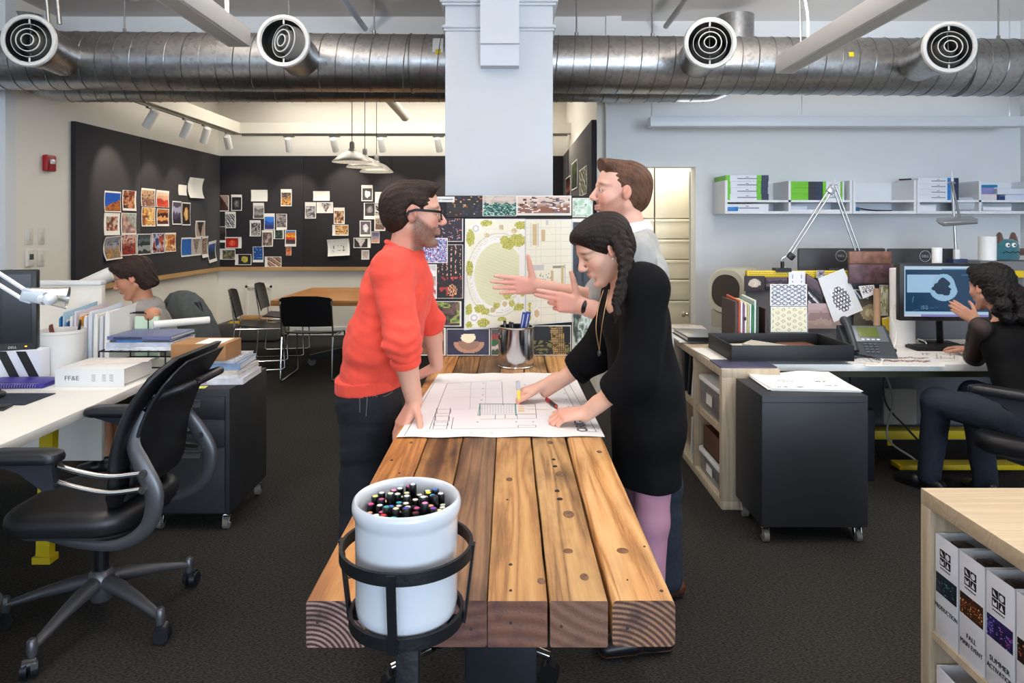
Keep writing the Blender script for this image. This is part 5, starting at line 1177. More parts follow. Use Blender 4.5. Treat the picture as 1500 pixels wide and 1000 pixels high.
# ------------------------------------------------------------------ dark pedestals
def caster(r,x,y):
    m=MB(r.location);m.cyl((x-.012,y,.027),(x+.012,y,.027),.027,n=22);c=m.build('caster',M('caster_wheel','#6d6862',.5),r)
    m=MB(r.location);m.tube([(x-.016,y,.03),(x-.016,y+.008,.062),(x+.016,y+.008,.062),(x+.016,y,.03)],1,flat=(.0015,.012,(1,0,0)));m.cyl((x-.018,y,.027),(x+.018,y,.027),.005);m.build('fork',chrome,c)
r=thing('pedestal_cabinet','dark grey three drawer pedestal on casters left of the aisle','cabinet',(-1.57,3.6,0),0)
x0,x1,y0,y1=-1.765,-1.368,3.335,3.86
m=MB(r.location);m.bb(x0,x1,y0+.012,y1,.085,.697,.004);m.build('body',dgrey,r)
for k,(a,b) in enumerate(((.553,.660),(.417,.548),(.095,.412))):
    m=MB(r.location);m.bb(x0+.012,x1-.02,y0,y0+.014,a,b,.003);f=m.build('drawer',cabfront,r)
    m=MB(r.location);m.bb(x0+.014,x1-.022,y0-.001,y0+.004,b-.001,b+.0035);m.build('edge_line',M('edge_highlight','#6d7076',.3,.8),f)
    m=MB(r.location);hx=-1.575;zt2=b-.015;m.prism([(hx-.065,y0-.0012,zt2),(hx+.075,y0-.0012,zt2),(hx+.066,y0-.0012,zt2-.034),(hx-.056,y0-.0012,zt2-.034)],(0,.001,0));m.build('recessed_pull',M('pull_grey','#77777a',.35,.6),f)
    m=MB(r.location);m.bb(hx-.066,hx+.076,y0-.010,y0,zt2-.004,zt2+.003,.001);m.build('pull_lip',M('pull_lip','#55585c',.35,.7),f)
for (x,y) in ((x0+.04,y0+.05),(x1-.03,y0+.05),(x0+.04,y1-.05),(x1-.03,y1-.05)):caster(r,x,y)
z=.698;xb=-1.555
for (lb,sx_,sy_,h,rz,cv,sp) in (('thick pale book with pink tabs at the bottom of the stack on the left pedestal',.40,.30,.030,.05,cb('pale','#d2d2d8'),M('tab_pink','#c88ac0',.5)),('white magazine with a blue mark second from the bottom on the left pedestal',.37,.29,.017,.0,cb('white2','#dcdcde'),blu),('beige magazine third from the bottom on the left pedestal',.37,.27,.022,-.04,cb('beige','#c8bfb2'),None),
      ('thick white and blue book fourth from the bottom on the left pedestal',.355,.28,.033,.07,cb('bluewhite','#7c92b0'),pwh),('thin grey book under the cardboard box',.32,.26,.017,.0,cb('grey','#b8bcc4'),nvy)):
    q=book(lb,(xb+.01,3.58,z),(sx_,sy_,h),rz,cv,sp,'book','book','books on the left pedestal');z+=h+.0006
r=thing('cardboard_box','brown cardboard box with a white label on top of the books','box',(-1.555,3.52,z))
m=MB();m.box((0,0,.043),(.275,.20,.086),(0,0,0),.002);m.build('carton',M('cardboard','#a8794e',.75,noise=(8,.08)),r)
m=MB();m.bb(-.02,.11,-.09,.07,.0862,.0868);m.build('label',papw,r);m=MB();m.bb(.09,.092,-.1005,-.1,.002,.084);m.build('flap_seam',M('seam_brown','#7c5634',.8),r)
m=MB();m.box((-1.53,3.375,.7),(.07,.045,.003),(0,0,.1));tag(m.build('sticky_notes',M('sticky_yellow','#d8dc6c',.7)),'yellow sticky notes at the front edge of the left pedestal','notes')
# ------------------------------------------------------------------ task chairs
cush=M('chair_black_leather','#131316',.42,noise=(30,.1),bump=(250,.08));cgrey=M('chair_grey_metal','#5f6063',.38,.6);cpad=M('arm_pad','#1a1b20',.4)
def task_chair(loc,rotz,label,base_rot):
    r=thing('task_chair',label,'chair',loc,rotz,'black task chairs')
    # seat cushion: rounded plan, waterfall front
    m=MB();R=[]
    for (z,s) in ((.405,.90),(.415,.98),(.44,1),(.465,.99),(.482,.93),(.488,.8)):
        R.append([Vector((.02+x*s,y*s,z+.02*max(0,-x)*2-.06*max(0,x-.12))) for (x,y) in rrect(.50,.48,.14,6)])
    m.loft(R);m.build('seat',cush,r)
    m=MB();m.loft([[Vector((.02+x*s,y*s,z)) for (x,y) in rrect(.46,.42,.12,6)] for (z,s) in ((.375,.6),(.39,.95),(.404,1))]);m.build('seat_pan',cgrey,r)
    # backrest
    prof=bez([(-.135,0,.50),(-.175,0,.58),(-.19,0,.70),(-.235,0,.84),(-.315,0,.97),(-.36,0,1.03)],15);R=[]
    for i,p in enumerate(prof):
        t=i/(len(prof)-1);w_=.225+.025*math.sin(t*PI)-.085*max(0,t-.80)*5*.5-.05*max(0,.15-t)*5;th_=.045-.018*t
        nrm=Vector((math.cos(.35),0,math.sin(.35)*.3));ring=[]
        for (u,v) in rrect(2*w_,th_,th_*.45,3):ring.append(p+Vector((v-.05*(1-(u/.22)**2)*.6,u,0)))
        R.append(ring)
    m=MB();m.loft(R);m.build('backrest',cush,r)
    m=MB();R2=[]
    for i,p in enumerate(prof[1:-1]):
        t=i/(len(prof)-3);w_=.19+.015*math.sin(t*PI)-.06*max(0,t-.8)*3;R2.append([p+Vector((v-.036-.05*(1-(u/.22)**2)*.6,u,0)) for (u,v) in rrect(2*w_,.014,.006,2)])
    m.loft(R2);m.build('back_shell',M('chair_shell','#1d1e22',.4),r)
    for s in (1,-1):
        pts=bez([(.12,s*.13,.375),(-.04,s*.19,.375),(-.19,s*.215,.385),(-.29,s*.22,.45),(-.315,s*.22,.56),(-.27,s*.215,.66),(-.23,s*.20,.74),(-.245,s*.17,.83),(-.275,s*.14,.89)],36);rr_=[]
        for i in range(len(pts)):t=i/(len(pts)-1);rr_.append(.014+.014*math.exp(-((t-.55)/.22)**2))
        m=MB();n=12;R=[]
        for i,p in enumerate(pts):
            t=(pts[min(i+1,len(pts)-1)]-pts[max(i-1,0)]).normalized();side=Vector((0,1,0));side=(side-t*side.dot(t)).normalized();up=t.cross(side)
            R.append([p+side*(rr_[i]*.62*math.cos(2*PI*k/n))+up*(rr_[i]*1.25*math.sin(2*PI*k/n)) for k in range(n)])
        m.loft(R);m.build('side_frame',cgrey,r)
        for k in range(2):
            z0=.685-.055*k;m=MB();m.tube(bez([(.0,s*.275,z0),(-.09,s*.275,z0-.025),(-.18,s*.262,z0-.045),(-.285,s*.225,z0-.045)],16),.0095,10);m.cyl((-.285,s*.20,z0-.045),(-.285,s*.245,z0-.045),.013);m.build('arm_tube',M('chair_bright_metal','#8d8b88',.25,.9),r)
        R=[]
        for (z,sc) in ((.70,.86),(.706,.98),(.718,1),(.732,.96),(.739,.8)):R.append([Vector((.10+x*sc,s*.285+y*sc,z-.03*max(0,x)-.02*max(0,-x))) for (x,y) in rrect(.28,.085,.04,6)])
        m=MB();m.loft(R);m.build('arm_pad',cpad,r)
        m=MB();m.prism([(.22,s*.285-.018,.70),(-.01,s*.285-.018,.70),(-.02,s*.285-.018,.61),(.02,s*.285-.018,.605),(.10,s*.285-.018,.665)],(0,.036,0));m.build('arm_bracket',M('arm_bracket','#2d3038',.45,.3),r)
        m=MB();m.tube(bez([(-.26,s*.17,.84),(-.30,s*.165,.885),(-.375,s*.15,.915),(-.405,s*.11,.925)],14),0.015,10);m.build('back_handle',M('chair_shell','#1d1e22',.4),r)
    m=MB();m.tube(bez([(-.405,.11,.925),(-.415,0,.93),(-.405,-.11,.925)],12),.015,10);m.build('back_bar',M('chair_shell','#1d1e22',.4),r)
    m=MB();m.lathe([(0,.12),(.024,.12),(.024,.30),(.03,.305),(.03,.37),(0,.37)],n=24);m.build('gas_lift',blackm,r)
    m=MB();m.lathe([(0,.075),(.036,.08),(.046,.11),(.05,.15),(.042,.185),(.032,.195),(0,.195)],n=28);m.build('hub',cgrey,r)
    for k in range(5):
        a=base_rot+2*PI*k/5-rotz;d=Vector((math.cos(a),math.sin(a),0));sd=Vector((-d.y,d.x,0));R=[]
        for (t,z,w_,h) in ((.02,.15,.030,.034),(.10,.145,.030,.026),(.20,.125,.024,.018),(.29,.100,.018,.014),(.325,.092,.016,.013)):R.append([d*t+Vector((0,0,z))+sd*(w_*math.cos(2*PI*q/12))+Vector((0,0,h*math.sin(2*PI*q/12))) for q in range(12)])
        m=MB();m.loft(R);m.lathe([(0,.06),(.014,.06),(.017,.085),(.016,.115),(.010,.122),(0,.123)],d*.325,16);f=m.build('base_leg',cgrey,r)
        m=MB();e=d*.335;ax=Euler((0,0,a+.6)).to_matrix() @ Vector((0,1,0))
        for q in (-1,1):m.cyl(e+ax*(q*.006)+Vector((0,0,.031)),e+ax*(q*.026)+Vector((0,0,.031)),.031,.026,24)
        m.cyl(e-ax*.02+Vector((0,0,.045)),e+ax*.02+Vector((0,0,.045)),.022,n=18);m.build('caster',M('caster_black','#17191e',.4),f)
    return r
task_chair((-1.55,2.60,0),math.radians(180),'black task chair with a grey star base at the left foreground desk',math.radians(-25))
# waste bin at the lower left
r=thing('waste_bin','dark translucent mesh waste bin at the lower left edge','bin',(-1.73,2.10,0))
m=MB();m.lathe([(0,0),(.105,0),(.11,.01),(.135,.30),(.139,.30),(.139,.306),(.131,.306),(.106,.012),(0,.01)],n=40);m.build('bin_body',M('bin_mesh','#4a4c4e',.4,.3,alpha=.75),r)
m=MB();m.ring([(.133,.298),(.133,.310),(.141,.310),(.141,.298)],n=40);m.build('rim',M('bin_rim','#3b3e42',.4,.4),r)
m=MB();m.sph((0,0,.1),(.09,.09,.08));m.build('liner',M('bin_liner','#8d8f90',.4),r)
# jacket-draped office chair of the seated woman
r=thing('office_chair','office chair draped with a grey jacket behind the seated woman on the left','chair',(-2.17,4.56,0))
def blob_loft(levels,n=20,fold=.0,nf=7,ph=0):
    R=[]
    for (z,cx,cy,rx,ry) in levels:
        R.append([Vector((cx+rx*math.cos(t)*(1+fold*math.sin(nf*t+z*9+ph)),cy+ry*math.sin(t)*(1+fold*math.sin(nf*t+z*9+ph)),z)) for t in [2*PI*i/n for i in range(n)]])
    return R
m=MB();m.loft(blob_loft([(.58,.02,.03,.23,.10),(.70,.02,.03,.22,.09),(.82,.01,.03,.20,.085),(.92,0,.03,.165,.075),(1.0,-.01,.03,.125,.06),(1.045,-.02,.03,.08,.045),(1.062,-.02,.03,.03,.02)],64,.045,9));m.build('draped_jacket',M('jacket_grey','#4b4f4d',.85,noise=(40,.12),bump=(160,.2)),r)
m=MB();m.loft([[Vector((x*s,y*s-.22,z)) for (x,y) in rrect(.48,.46,.1,5)] for (z,s) in ((.42,.9),(.44,1),(.47,1),(.485,.9))]);m.build('seat',cush,r)
m=MB();m.loft([[Vector((x*s,y*.6-.005,z)) for (x,y) in rrect(.36,.05,.02,3)] for (z,s) in ((.50,1),(.8,1),(.99,.62))]);m.build('backrest',cush,r)
m=MB();m.cyl((0,-.2,.1),(0,-.2,.42),.03);m.build('gas_lift',blackm,r)
for k in range(5):
    a=2*PI*k/5+.3;d=Vector((math.cos(a),math.sin(a),0));c=Vector((0,-.2,0));m=MB();m.tube([c+Vector((0,0,.12)),c+d*.29+Vector((0,0,.075))],[.024,.016],10);m.cyl(c+d*.29+Vector((-.02,0,.03)),c+d*.29+Vector((.02,0,.03)),.03);m.build('base_leg',blackm,r)

# ================================================================== right side: shelf unit, cabinet, desk, storage unit
ash=wood('pale_ash','#ab9a80','#baa88e','#c6b69c','Z',1.3,2,.55);ashx=wood('pale_ash_top','#b3a184','#bfac8f','#c9b799','X',1.6,4,.5)
r=thing('shelf_unit','pale ash cube shelf unit with open bays facing the aisle','shelf',(1.27,4.4,0))
x0,x1,y0,y1,zt_,t=1.125,1.432,3.60,5.26,.742,.045
ys=[y0,y0+.535,y0+1.08,y1-t]
m=MB(r.location);m.bb(x0,x1,y0,y1,zt_-t,zt_,.002);m.build('top_panel',ash,r)
m=MB(r.location);m.bb(x0,x1,y0,y1,.0,t,.002);m.build('bottom_panel',ash,r)
m=MB(r.location);m.bb(x0+.01,x1,y0+t,y1-t,.385,.42);m.build('middle_shelf',ash,r)
m=MB(r.location);m.bb(x1-.012,x1,y0+t,y1-t,t,zt_-t);m.build('back_panel',ash,r)
for i,y in enumerate(ys):m=MB(r.location);m.bb(x0,x1,y,y+(t if i in (0,3) else .03),t,zt_-t,.002);m.build('side_panel' if i in (0,3) else 'divider',ash,r)
clearp=M('clear_plastic','#aab0b4',.2,alpha=.45);lidm=M('storage_lid','#d9dad6',.4)
def tote(label,bx0,bx1,by0,by1,bz,h,content):
    r=thing('storage_box',label,'box',((bx0+bx1)/2,(by0+by1)/2,bz));w2,d2=(bx1-bx0)/2,(by1-by0)/2
    m=MB();m.loft([[Vector((x,y,z)) for (x,y) in rrect(2*w2*s,2*d2*s,.03,4)] for (z,s) in ((0,.9),(.01,.93),(h-.02,.98))]);m.build('tub',clearp,r)
    m=MB();m.loft([[Vector((x,y,z)) for (x,y) in rrect(2*w2*s,2*d2*s,.03,4)] for (z,s) in ((h-.024,1),(h-.006,1),(h,.97),(h-.001,.9))]);m.build('lid',lidm,r)
    m=MB();m.box((0,0,.01+h*.3),(w2*1.6,d2*1.6,h*.55),None,.01);m.build('contents',content,r)
    m=MB();m.bb(-w2*.992,-w2*.985,-d2*.3,d2*.2,h*.3,h*.62);m.build('label',pap,r)
tote('clear storage box with a white lid in the upper front bay of the ash shelf',x0+.012,x1-.02,ys[0]+.07,ys[1]-.03,.421,.19,M('tote_brown','#8a5c4a',.7,noise=(30,.4)))
tote('clear storage box with a white lid in the lower front bay of the ash shelf',x0+.012,x1-.02,ys[0]+.07,ys[1]-.03,t+.001,.14,M('tote_brown2','#6a5548',.7,noise=(30,.4)))
r2=thing('wooden_box','brown wooden box on top of the lower clear storage box in the ash shelf','box',(x0+.15,ys[0]+.30,t+.143));
m=MB();
for (a,b,c,d) in ((-.12,.12,-.15,-.14),(-.12,.12,.14,.15),(-.12,-.11,-.14,.14),(.11,.12,-.14,.14)):m.bb(a,b,c,d,0,.13)
m.bb(-.12,.12,-.15,.15,0,.008);m.build('box_frame',M('box_walnut','#5a3826',.6,noise=(9,.3),stretch=(1,.1,1)),r2)
for i,(lb,y,tl,w_,h,mt_) in enumerate((('black portfolio leaning in the second bay of the ash shelf',ys[1]+.20,.20,.03,.26,blackm),('white binder leaning in front of the black portfolio in the ash shelf',ys[1]+.10,.26,.035,.25,pwh),('black folder standing deep in the second bay of the ash shelf',ys[1]+.34,0,.06,.25,M('folder_black','#17181a',.5)))):
    m=MB();m.box((0,0,h/2),(.24,w_,h),Euler((tl,0,0)).to_matrix());o=m.build('folder',mt_,loc=(x0+.14,y,.424));tag(o,lb,'folder')
m=MB();m.box((0,0,.13),(.24,.02,.26),Euler((.12,0,0)).to_matrix());tag(m.build('folder',pwh,loc=(x0+.135,ys[1]+.12,t+.004)),'white folder leaning in the lower second bay of the ash shelf','folder')
# things on the shelf unit
m=MB();m.box((1.24,4.62,zt_+.007),(.29,.42,.012),(0,0,.03),.001);tag(m.build('paper_stack',pap),'stack of white papers under the silver binder on the ash shelf','paper stack')
r=thing('binder','silver covered flat binder lying on the far end of the ash shelf','binder',(1.275,4.55,zt_+.0135),.02)
m=MB();m.box((0,0,.027),(.27,.36,.006),Euler((0,.03,0)).to_matrix(),.002);m.build('silver_cover',M('silver_cover','#8e9296',.3,.6),r)
m=MB();m.box((0,0,.003),(.28,.38,.005),None,.001);m.bb(-.135,.135,-.19,-.184,.005,.03);m.build('back_cover',blackm,r);m=MB();m.bb(-.13,.13,-.182,.17,.006,.021);m.build('pages',pap,r)
m=MB();m.box((1.30,4.95,zt_+.006),(.26,.34,.010),(0,0,-.1));tag(m.build('paper_stack',M('paper_mix','#cfc8c2',.7,noise=(25,.2))),'printed papers spread behind the silver binder on the ash shelf','paper stack')
m=MB();m.box((1.262,4.02,zt_+.004),(.27,.34,.007),(0,0,.06));tag(m.build('paper_stack',pap),'white papers under the left edge of the black tray','paper stack')
m=MB();m.box((1.275,3.72,zt_+.004),(.30,.20,.007),(0,0,0));tag(m.build('magazine',M('cover_dark_violet','#4b4a63',.35,noise=(12,.4))),'dark violet magazine under the front of the black tray','magazine')
# ------------------------------------------------------------------ dark cabinet with papers
r=thing('pedestal_cabinet','dark grey metal cabinet on casters in front of the ash shelf','cabinet',(1.43,3.38,0))
bx0,bx1,by0,by1=1.19,1.688,3.205,3.575
m=MB(r.location);m.bb(bx0,bx1,by0,by1,.083,.70,.003);m.build('body',M('cabinet_slate','#292b30',.5,.2),r)
m=MB(r.location);m.bb(bx0+.001,bx1-.001,by0-.0012,by0+.002,.667,.669);m.build('seam',blackm,r)
for (x,y) in ((bx0+.03,by0+.04),(bx1-.03,by0+.04),(bx0+.03,by1-.05),(bx1-.03,by1-.05)):caster(r,x,y)
sk=thing('paper_stack','stack of white plan prints lying on the dark grey cabinet','paper stack',(1.45,3.4,.7005))
for k in range(3):
    m=MB();q=[PZ(*p,.705) for p in ((1128,571),(1262,573),(1212,546),(1093,549))];g=random.Random(k)
    q=[p+Vector((g.uniform(-.012,.012),g.uniform(-.008,.008),0)) for p in q];n=12;vs=[]
    for h in (0,.0022):
        for j in range(n+1):
            for i in range(n+1):
                u,v=i/n,j/n;p=q[0]*(1-u)*(1-v)+q[1]*u*(1-v)+q[2]*u*v+q[3]*(1-u)*v;vs.append(Vector((p.x,p.y,.7008+k*.004+h+.018*max(0,v-.75)**1.0*(1+math.sin(u*9+k)))))
    fs=[];Q=(n+1)**2
    for j in range(n):
        for i in range(n):a=j*(n+1)+i;fs+=[(a,a+n+1,a+n+2,a+1),(Q+a,Q+a+1,Q+a+n+2,Q+a+n+1)]
    for i in range(n):fs+=[(i,i+1,Q+i+1,Q+i)]
    m.add(vs,fs);m.off=sk.location;m.build('sheet',papw,sk)
for (px,py,w_,h) in ((1150,556,.07,.05),(1146,565,.05,.02),(1202,557,.06,.02),(1216,563,.07,.015),(1172,565,.03,.012)):
    p=PZ(px,py,.717);m=MB(sk.location);g=random.Random(px)
    for i in range(10):m.box((p.x+g.uniform(-w_,w_)/2,p.y+g.uniform(-h,h)/2,.7118),(.014,.003,.0006),(0,0,g.uniform(0,3)))
    m.build('sketch_marks',M('pencil_grey','#7c7e84',.8),sk)
# ------------------------------------------------------------------ right desk
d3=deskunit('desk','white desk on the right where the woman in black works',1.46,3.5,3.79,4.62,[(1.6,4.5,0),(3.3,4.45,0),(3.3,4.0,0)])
m=MB(d3.location);q=PZ(1330,655,.06)
for (y,xa,xb,z0,z1) in ((4.52,2.25,3.2,.10,.155),(4.15,2.35,3.1,.03,.06)):
    m=MB(d3.location);m.bb(xa,xb,y-.05,y+.05,z0,z1,.003);m.build('cross_bar',yelm,d3)
m=MB();m.tube(bez([(2.2,4.4,.69),(2.16,4.3,.45),(2.24,4.25,.22),(2.34,4.3,.03)]),.006,8);tag(m.build('cable',blackm),'black cable hanging under the right desk, left one','cable')
m=MB();m.tube(bez([(2.36,4.4,.69),(2.42,4.3,.42),(2.33,4.2,.2),(2.5,4.2,.06)]),.006,8);tag(m.build('cable',M('cable_grey','#8c8c8a',.5)),'grey cable hanging under the right desk','cable')
m=MB();m.tube(bez([(2.44,4.4,.69),(2.38,4.32,.4),(2.46,4.22,.25),(2.56,4.24,.15)]),.006,8);tag(m.build('cable',blackm),'black cable looping beside the grey cable under the right desk','cable')
m=MB();m.bb(2.44,2.66,4.44,4.47,.2,.44,.02);tag(m.build('cable_tray',M('cover_plate','#9a968f',.5)),'pale plate standing among the cables under the right desk','plate')
m=MB();m.bb(1.7,2.15,4.0,4.4,.0,.42,.01);tag(m.build('computer_tower',M('tower_black','#15161a',.4)),'black computer tower under the right desk behind the dark cabinet','computer')
# yellow perforated screen between the desks
sc_=thing('desk_screen','yellow perforated screen along the back of the right desk','screen',(2.3,4.66,0))
m=MB(sc_.location);m.bb(1.62,3.5,4.65,4.665,.04,1.165);m.build('panel',M('screen_grey','#5c5c62',.7),sc_)
m=MB(sc_.location)
m.bb(1.62,3.5,4.635,4.68,1.145,1.192,.004);m.build('yellow_rail',M('yellow_perforated','#d8ba12',.5),sc_)
m=MB(sc_.location)
for k in range(3):
    for i in range(96):x=1.635+i*.0115+(.00575 if k % 2 else 0);z=1.155+k*.013;m.add([(x-.0035,4.6345,z),(x,4.6345,z-.004),(x+.0035,4.6345,z),(x,4.6345,z+.004)],[(0,1,2,3)])
hl=m.build('perforation',M('perf_dark','#2c2604',.8),sc_,fixn=False);hl['kind']='stuff'
for x in (1.66,2.6,3.4):m=MB(sc_.location);m.bb(x-.015,x+.015,4.652,4.664,0,.045);m.build('post',yelm,sc_)
# black tray with papers
tr=thing('tray','large black open tray resting on the ash shelf and the white desk','tray',(1.56,3.97,zt_+.0085))
tx0,tx1,ty0,ty1=1.228,1.905,3.76,4.20;tm=M('tray_black','#17171b',.55);zt2=tr.location.z
m=MB(tr.location);m.bb(tx0,tx1,ty0,ty1,zt2,zt2+.006);
m.build('tray_floor',tm,tr)
for bx_ in ((tx0,tx1,ty0,ty0+.010),(tx0,tx1,ty1-.010,ty1),(tx0,tx0+.01,ty0+.01,ty1-.01),(tx1-.01,tx1,ty0+.01,ty1-.01)):m=MB(tr.location);m.bb(*bx_,zt2+.006,zt2+.088,.002);m.build('tray_side',tm,tr)
def slab(name,label,cat,quad_px,z0,th,mat,zz=None):
    q=[PZ(*p,z0) for p in quad_px];m=MB();m.prism(q,(0,0,th));return tag(m.build(name,mat),label,cat)
z=zt2+.007
m=MB();m.box((1.38,4.03,z+.012),(.20,.26,.022),(0,0,.1));tag(m.build('paper_stack',M('paper_cream','#d6d0c2',.7)),'cream paper stack at the left inside the black tray','paper stack')
m=MB();m.box((1.50,3.98,z+.03),(.22,.20,.012),Euler((-.03,.06,-.6)).to_matrix());m.v=[v+Vector((0,0,.012)) for v in m.v];tag(m.build('folder',M('folder_grey','#b9b6a8',.6)),'grey folder lying crosswise on the cream papers in the black tray','folder')
m=MB();m.box((1.72,4.08,z+.018),(.20,.15,.034),(0,0,.1),.01);tag(m.build('leather_sample',M('leather_brown','#6a3a20',.5,noise=(30,.3))),'brown leather sample in the right half of the black tray','sample')
m=MB();m.box((1.70,3.88,z+.008),(.18,.12,.014),(0,0,-.1));tag(m.build('wood_sample',M('wood_pale','#b58f68',.5,noise=(9,.2))),'pale wood sample in front of the leather in the black tray','sample')
# brown file box with folders
fb=thing('file_box','brown file box packed with coloured folders behind the black tray','file box',(1.50,4.36,.742));bm2=M('filebox_brown','#4b3936',.6)
fx0,fx1,fy0,fy1=1.405,1.60,4.235,4.50
fb.location=((fx0+fx1)/2,(fy0+fy1)/2,.7425);zz=.7425
m=MB(fb.location);m.bb(fx0,fx1,fy0,fy1,zz,zz+.006);m.bb(fx0,fx0+.018,fy0,fy1,zz,zz+.285);m.bb(fx1-.008,fx1,fy0,fy1,zz,zz+.24);m.bb(fx0,fx1,fy1-.006,fy1,zz,zz+.25);m.build('box_shell',bm2,fb)
x=fx0+.024
for i,(c,w_,h,lb) in enumerate((('#c2502c',.010,.285,'orange red folder, leftmost in the brown file box'),('#dcd6d8',.013,.275,'white folder beside the orange folder in the brown file box'),('#8c5a7c',.008,.268,'violet folder in the brown file box'),('#e0dedc',.012,.262,'white folder right of the violet folder in the brown file box'),('#c8bc78',.010,.262,'pale yellow folder in the brown file box'),('#d4d8dc',.012,.26,'grey white folder in the brown file box'),('#2f7a4c',.012,.255,'green folder in the brown file box'),('#c8d8cc',.012,.285,'pale mint folder in the brown file box'),('#3c4a44',.014,.25,'dark green grey folder at the right in the brown file box'))):
    m=MB();m.prism([(-w_/2,0,0),(w_/2-.001,0,0),(w_/2-.001+.002,0,h),(-w_/2+.002,0,h*.985)],(0,.24,0));m.v=[v+Vector((0,0,.015*(v.y/.24) if v.z>.1 else 0)) for v in m.v]
    o=m.build('folder',M('filefolder_%d' % i,c,.6),loc=(x+w_/2,fy0+.012,zz+.0065));tag(o,lb,'folder');x+=w_+.003
for k,(x,z) in enumerate(((1.470,.92),(1.478,.80))):m=MB();m.box((x,fy0+.008,z),(.012,.010,.02),None,.002);tag(m.build('binder_clip',blackm),'small black clip on the folders in the brown file box, %s one' % ('upper' if k==0 else 'lower'),'clip')
# patterned pads
q=lambda px,py,D:P(px,py,D)
def pattern(kind):
    def f(u,v):
        if kind=='weave':a=abs(((u*5+v*5) % 1)-.5);b=abs(((u*5-v*5) % 1)-.5);return lin('#6c7280') if (a>.34 or b>.34) and mnoise.noise((u*70,v*70,2))>-.35 else lin('#d9dbe0')
        if kind=='net':a=abs(((u*6+.12*math.sin(v*30)) % 1)-.5);b=math.sin(v*34+(int(u*6) % 2)*PI);return lin('#8c8468') if abs(((u*6+.25*math.sin(v*26+(int(u*6) % 2)*PI)) % 1)-.5)>.44 else lin('#e4dfc2')
        if kind=='hex':
            if not (.22<u<.78 and .12<v<.68):return lin('#d4d5d8')
            x,y=(u-.5)*9,(v-.4)*9*1.25;best=9
            for i in range(-4,5):
                for j in range(-4,5):cx=i+.5*(j % 2);cy=j*.87;best=min(best,abs(math.hypot(x-cx,y-cy)-.42))
            return lin('#3a3040') if best<.10 and math.hypot(u-.5,(v-.4))<.29 else lin('#dadbde')
        if kind=='lace':return lin('#201a20') if mnoise.noise((u*12,v*12,8))>.02 and .1<u<.95 and .3<v<.97 else lin('#e4e2e6')
    return f
def stand_card(label,px,D,kind,cols,seed,tiltx=0,n=(20,20),border=(.03,.03,.03,.03),name='print_sample',cat='print',corners=None,mat=prs,th=.002,bm=None):
    if corners:c=[P(*p) for p in corners]
    else:x0,y0,x1,y1=px;c=[P(x0,y1,D),P(x1,y1,D),P(x1,y0,D+tiltx),P(x0,y0,D+tiltx)]
    return card(label,cat,*c,kind,cols,seed,border,n,None,th,mat=mat,bmat=bm,name=name)
pd=thing('clear_stand','clear acrylic stand holding the patterned sheets beside the file box','stand',(1.77,4.26,.742))
a0,a1=P(1127,488,4.27),P(1183,488,4.27);m=MB(pd.location);m.bb(a0.x,a1.x,4.262,4.266,.742,.95);m.bb(a0.x,a1.x,4.266,4.33,.742,.746);m.build('acrylic_sheet',M('acrylic','#d8dde0',.08,alpha=.25),pd)
stand_card('sheet with a blue grey woven lattice pattern in the clear stand',(1128,416,1182,448),4.258,pattern('weave'),'',1,.01,(44,28))
stand_card('cream sheet with a brown net pattern in the clear stand',(1129,449,1182,486),4.25,pattern('net'),'',2,.005,(44,34))
stand_card('white pinned sheet with a pencil sketch on the yellow screen',(1155,397,1179.5,419),4.628,'line','#e0e0e4 #8c8c94',3,0,(16,14))
stand_card('white sheet with a dark honeycomb drawing, tilted on the yellow screen',None,0,pattern('hex'),'',4,0,(56,60),(.01,.01,.01,.01),corners=((1221,472,4.60),(1264,454,4.60),(1235.5,393,4.60),(1198,408,4.60)))
stand_card('small white card with black lace lying over the brown tube',None,0,pattern('lace'),'',5,0,(22,20),corners=((1264,437.5,4.585),(1283,430,4.585),(1280,417,4.585),(1257.5,419,4.585)))
stand_card('violet grey photo tilted on the yellow screen',None,0,'bands','#6a5a62 #5c4c56 #4c4048 #2c2830',6,0,corners=((1180,421,4.618),(1203,441,4.618),(1216,422,4.618),(1180.5,400,4.618)),bm=back)
stand_card('dark photo with a black and white figure below the violet grey photo',(1183,420,1205,446),4.622,'stripe','#2c2a30 #d0ced2 #4c4a52 #1c1a20',7,0,bm=back)
stand_card('pinkish brown fabric photo pinned low on the yellow screen',(1183,444,1242,481),4.615,'bands','#b0989a #a88c8a #8c7472 #a48c84 #94807a',8,0,(20,16),(0,0,0,0),bm=back)
stand_card('dark photo with a pale round object beside the file box folders',(1090,404,1120,426),4.62,'object','#3a3238 #c8bcae #2c262c #d8cec0',9,0,(20,16),(0,0,0,0),bm=back)
stand_card('dark violet fabric photo right of the round object photo',(1121,406,1154,424),4.625,'bands','#5a4c58 #3c3240 #6c5c68 #2c2630',10,0,bm=back)
stand_card('grainy photo of a round carved ornament behind the desk phone',(1250,438,1300,478),4.61,'object','#3c3830 #8c8064 #58503c #b8a888',11,0,(26,22),(0,0,0,0),bm=back)
stand_card('blue grey photo strip left of the lace card',(1250,424,1272,450),4.618,'stripe','#4c5460 #c8ccd4 #2c3038',12,0)
stand_card('tall photo of green leaves behind the brown tube',(1288,417,1301,462),4.60,'blob','#8c9450 #d8d8b8 #4c5830 #e4e0c8',13,0)
stand_card('dark grainy sheet hanging beside the white tube',(1297,416,1309,462),4.605,'blob','#2c2830 #4c4650 #18161c',14,0,bm=back)
stand_card('torn lace patterned strip on the yellow screen beside the honeycomb sheet',(1196,396,1208,407),4.605,'blob','#3c343c #c8c2cc #2c262c #8c848c',15,0)
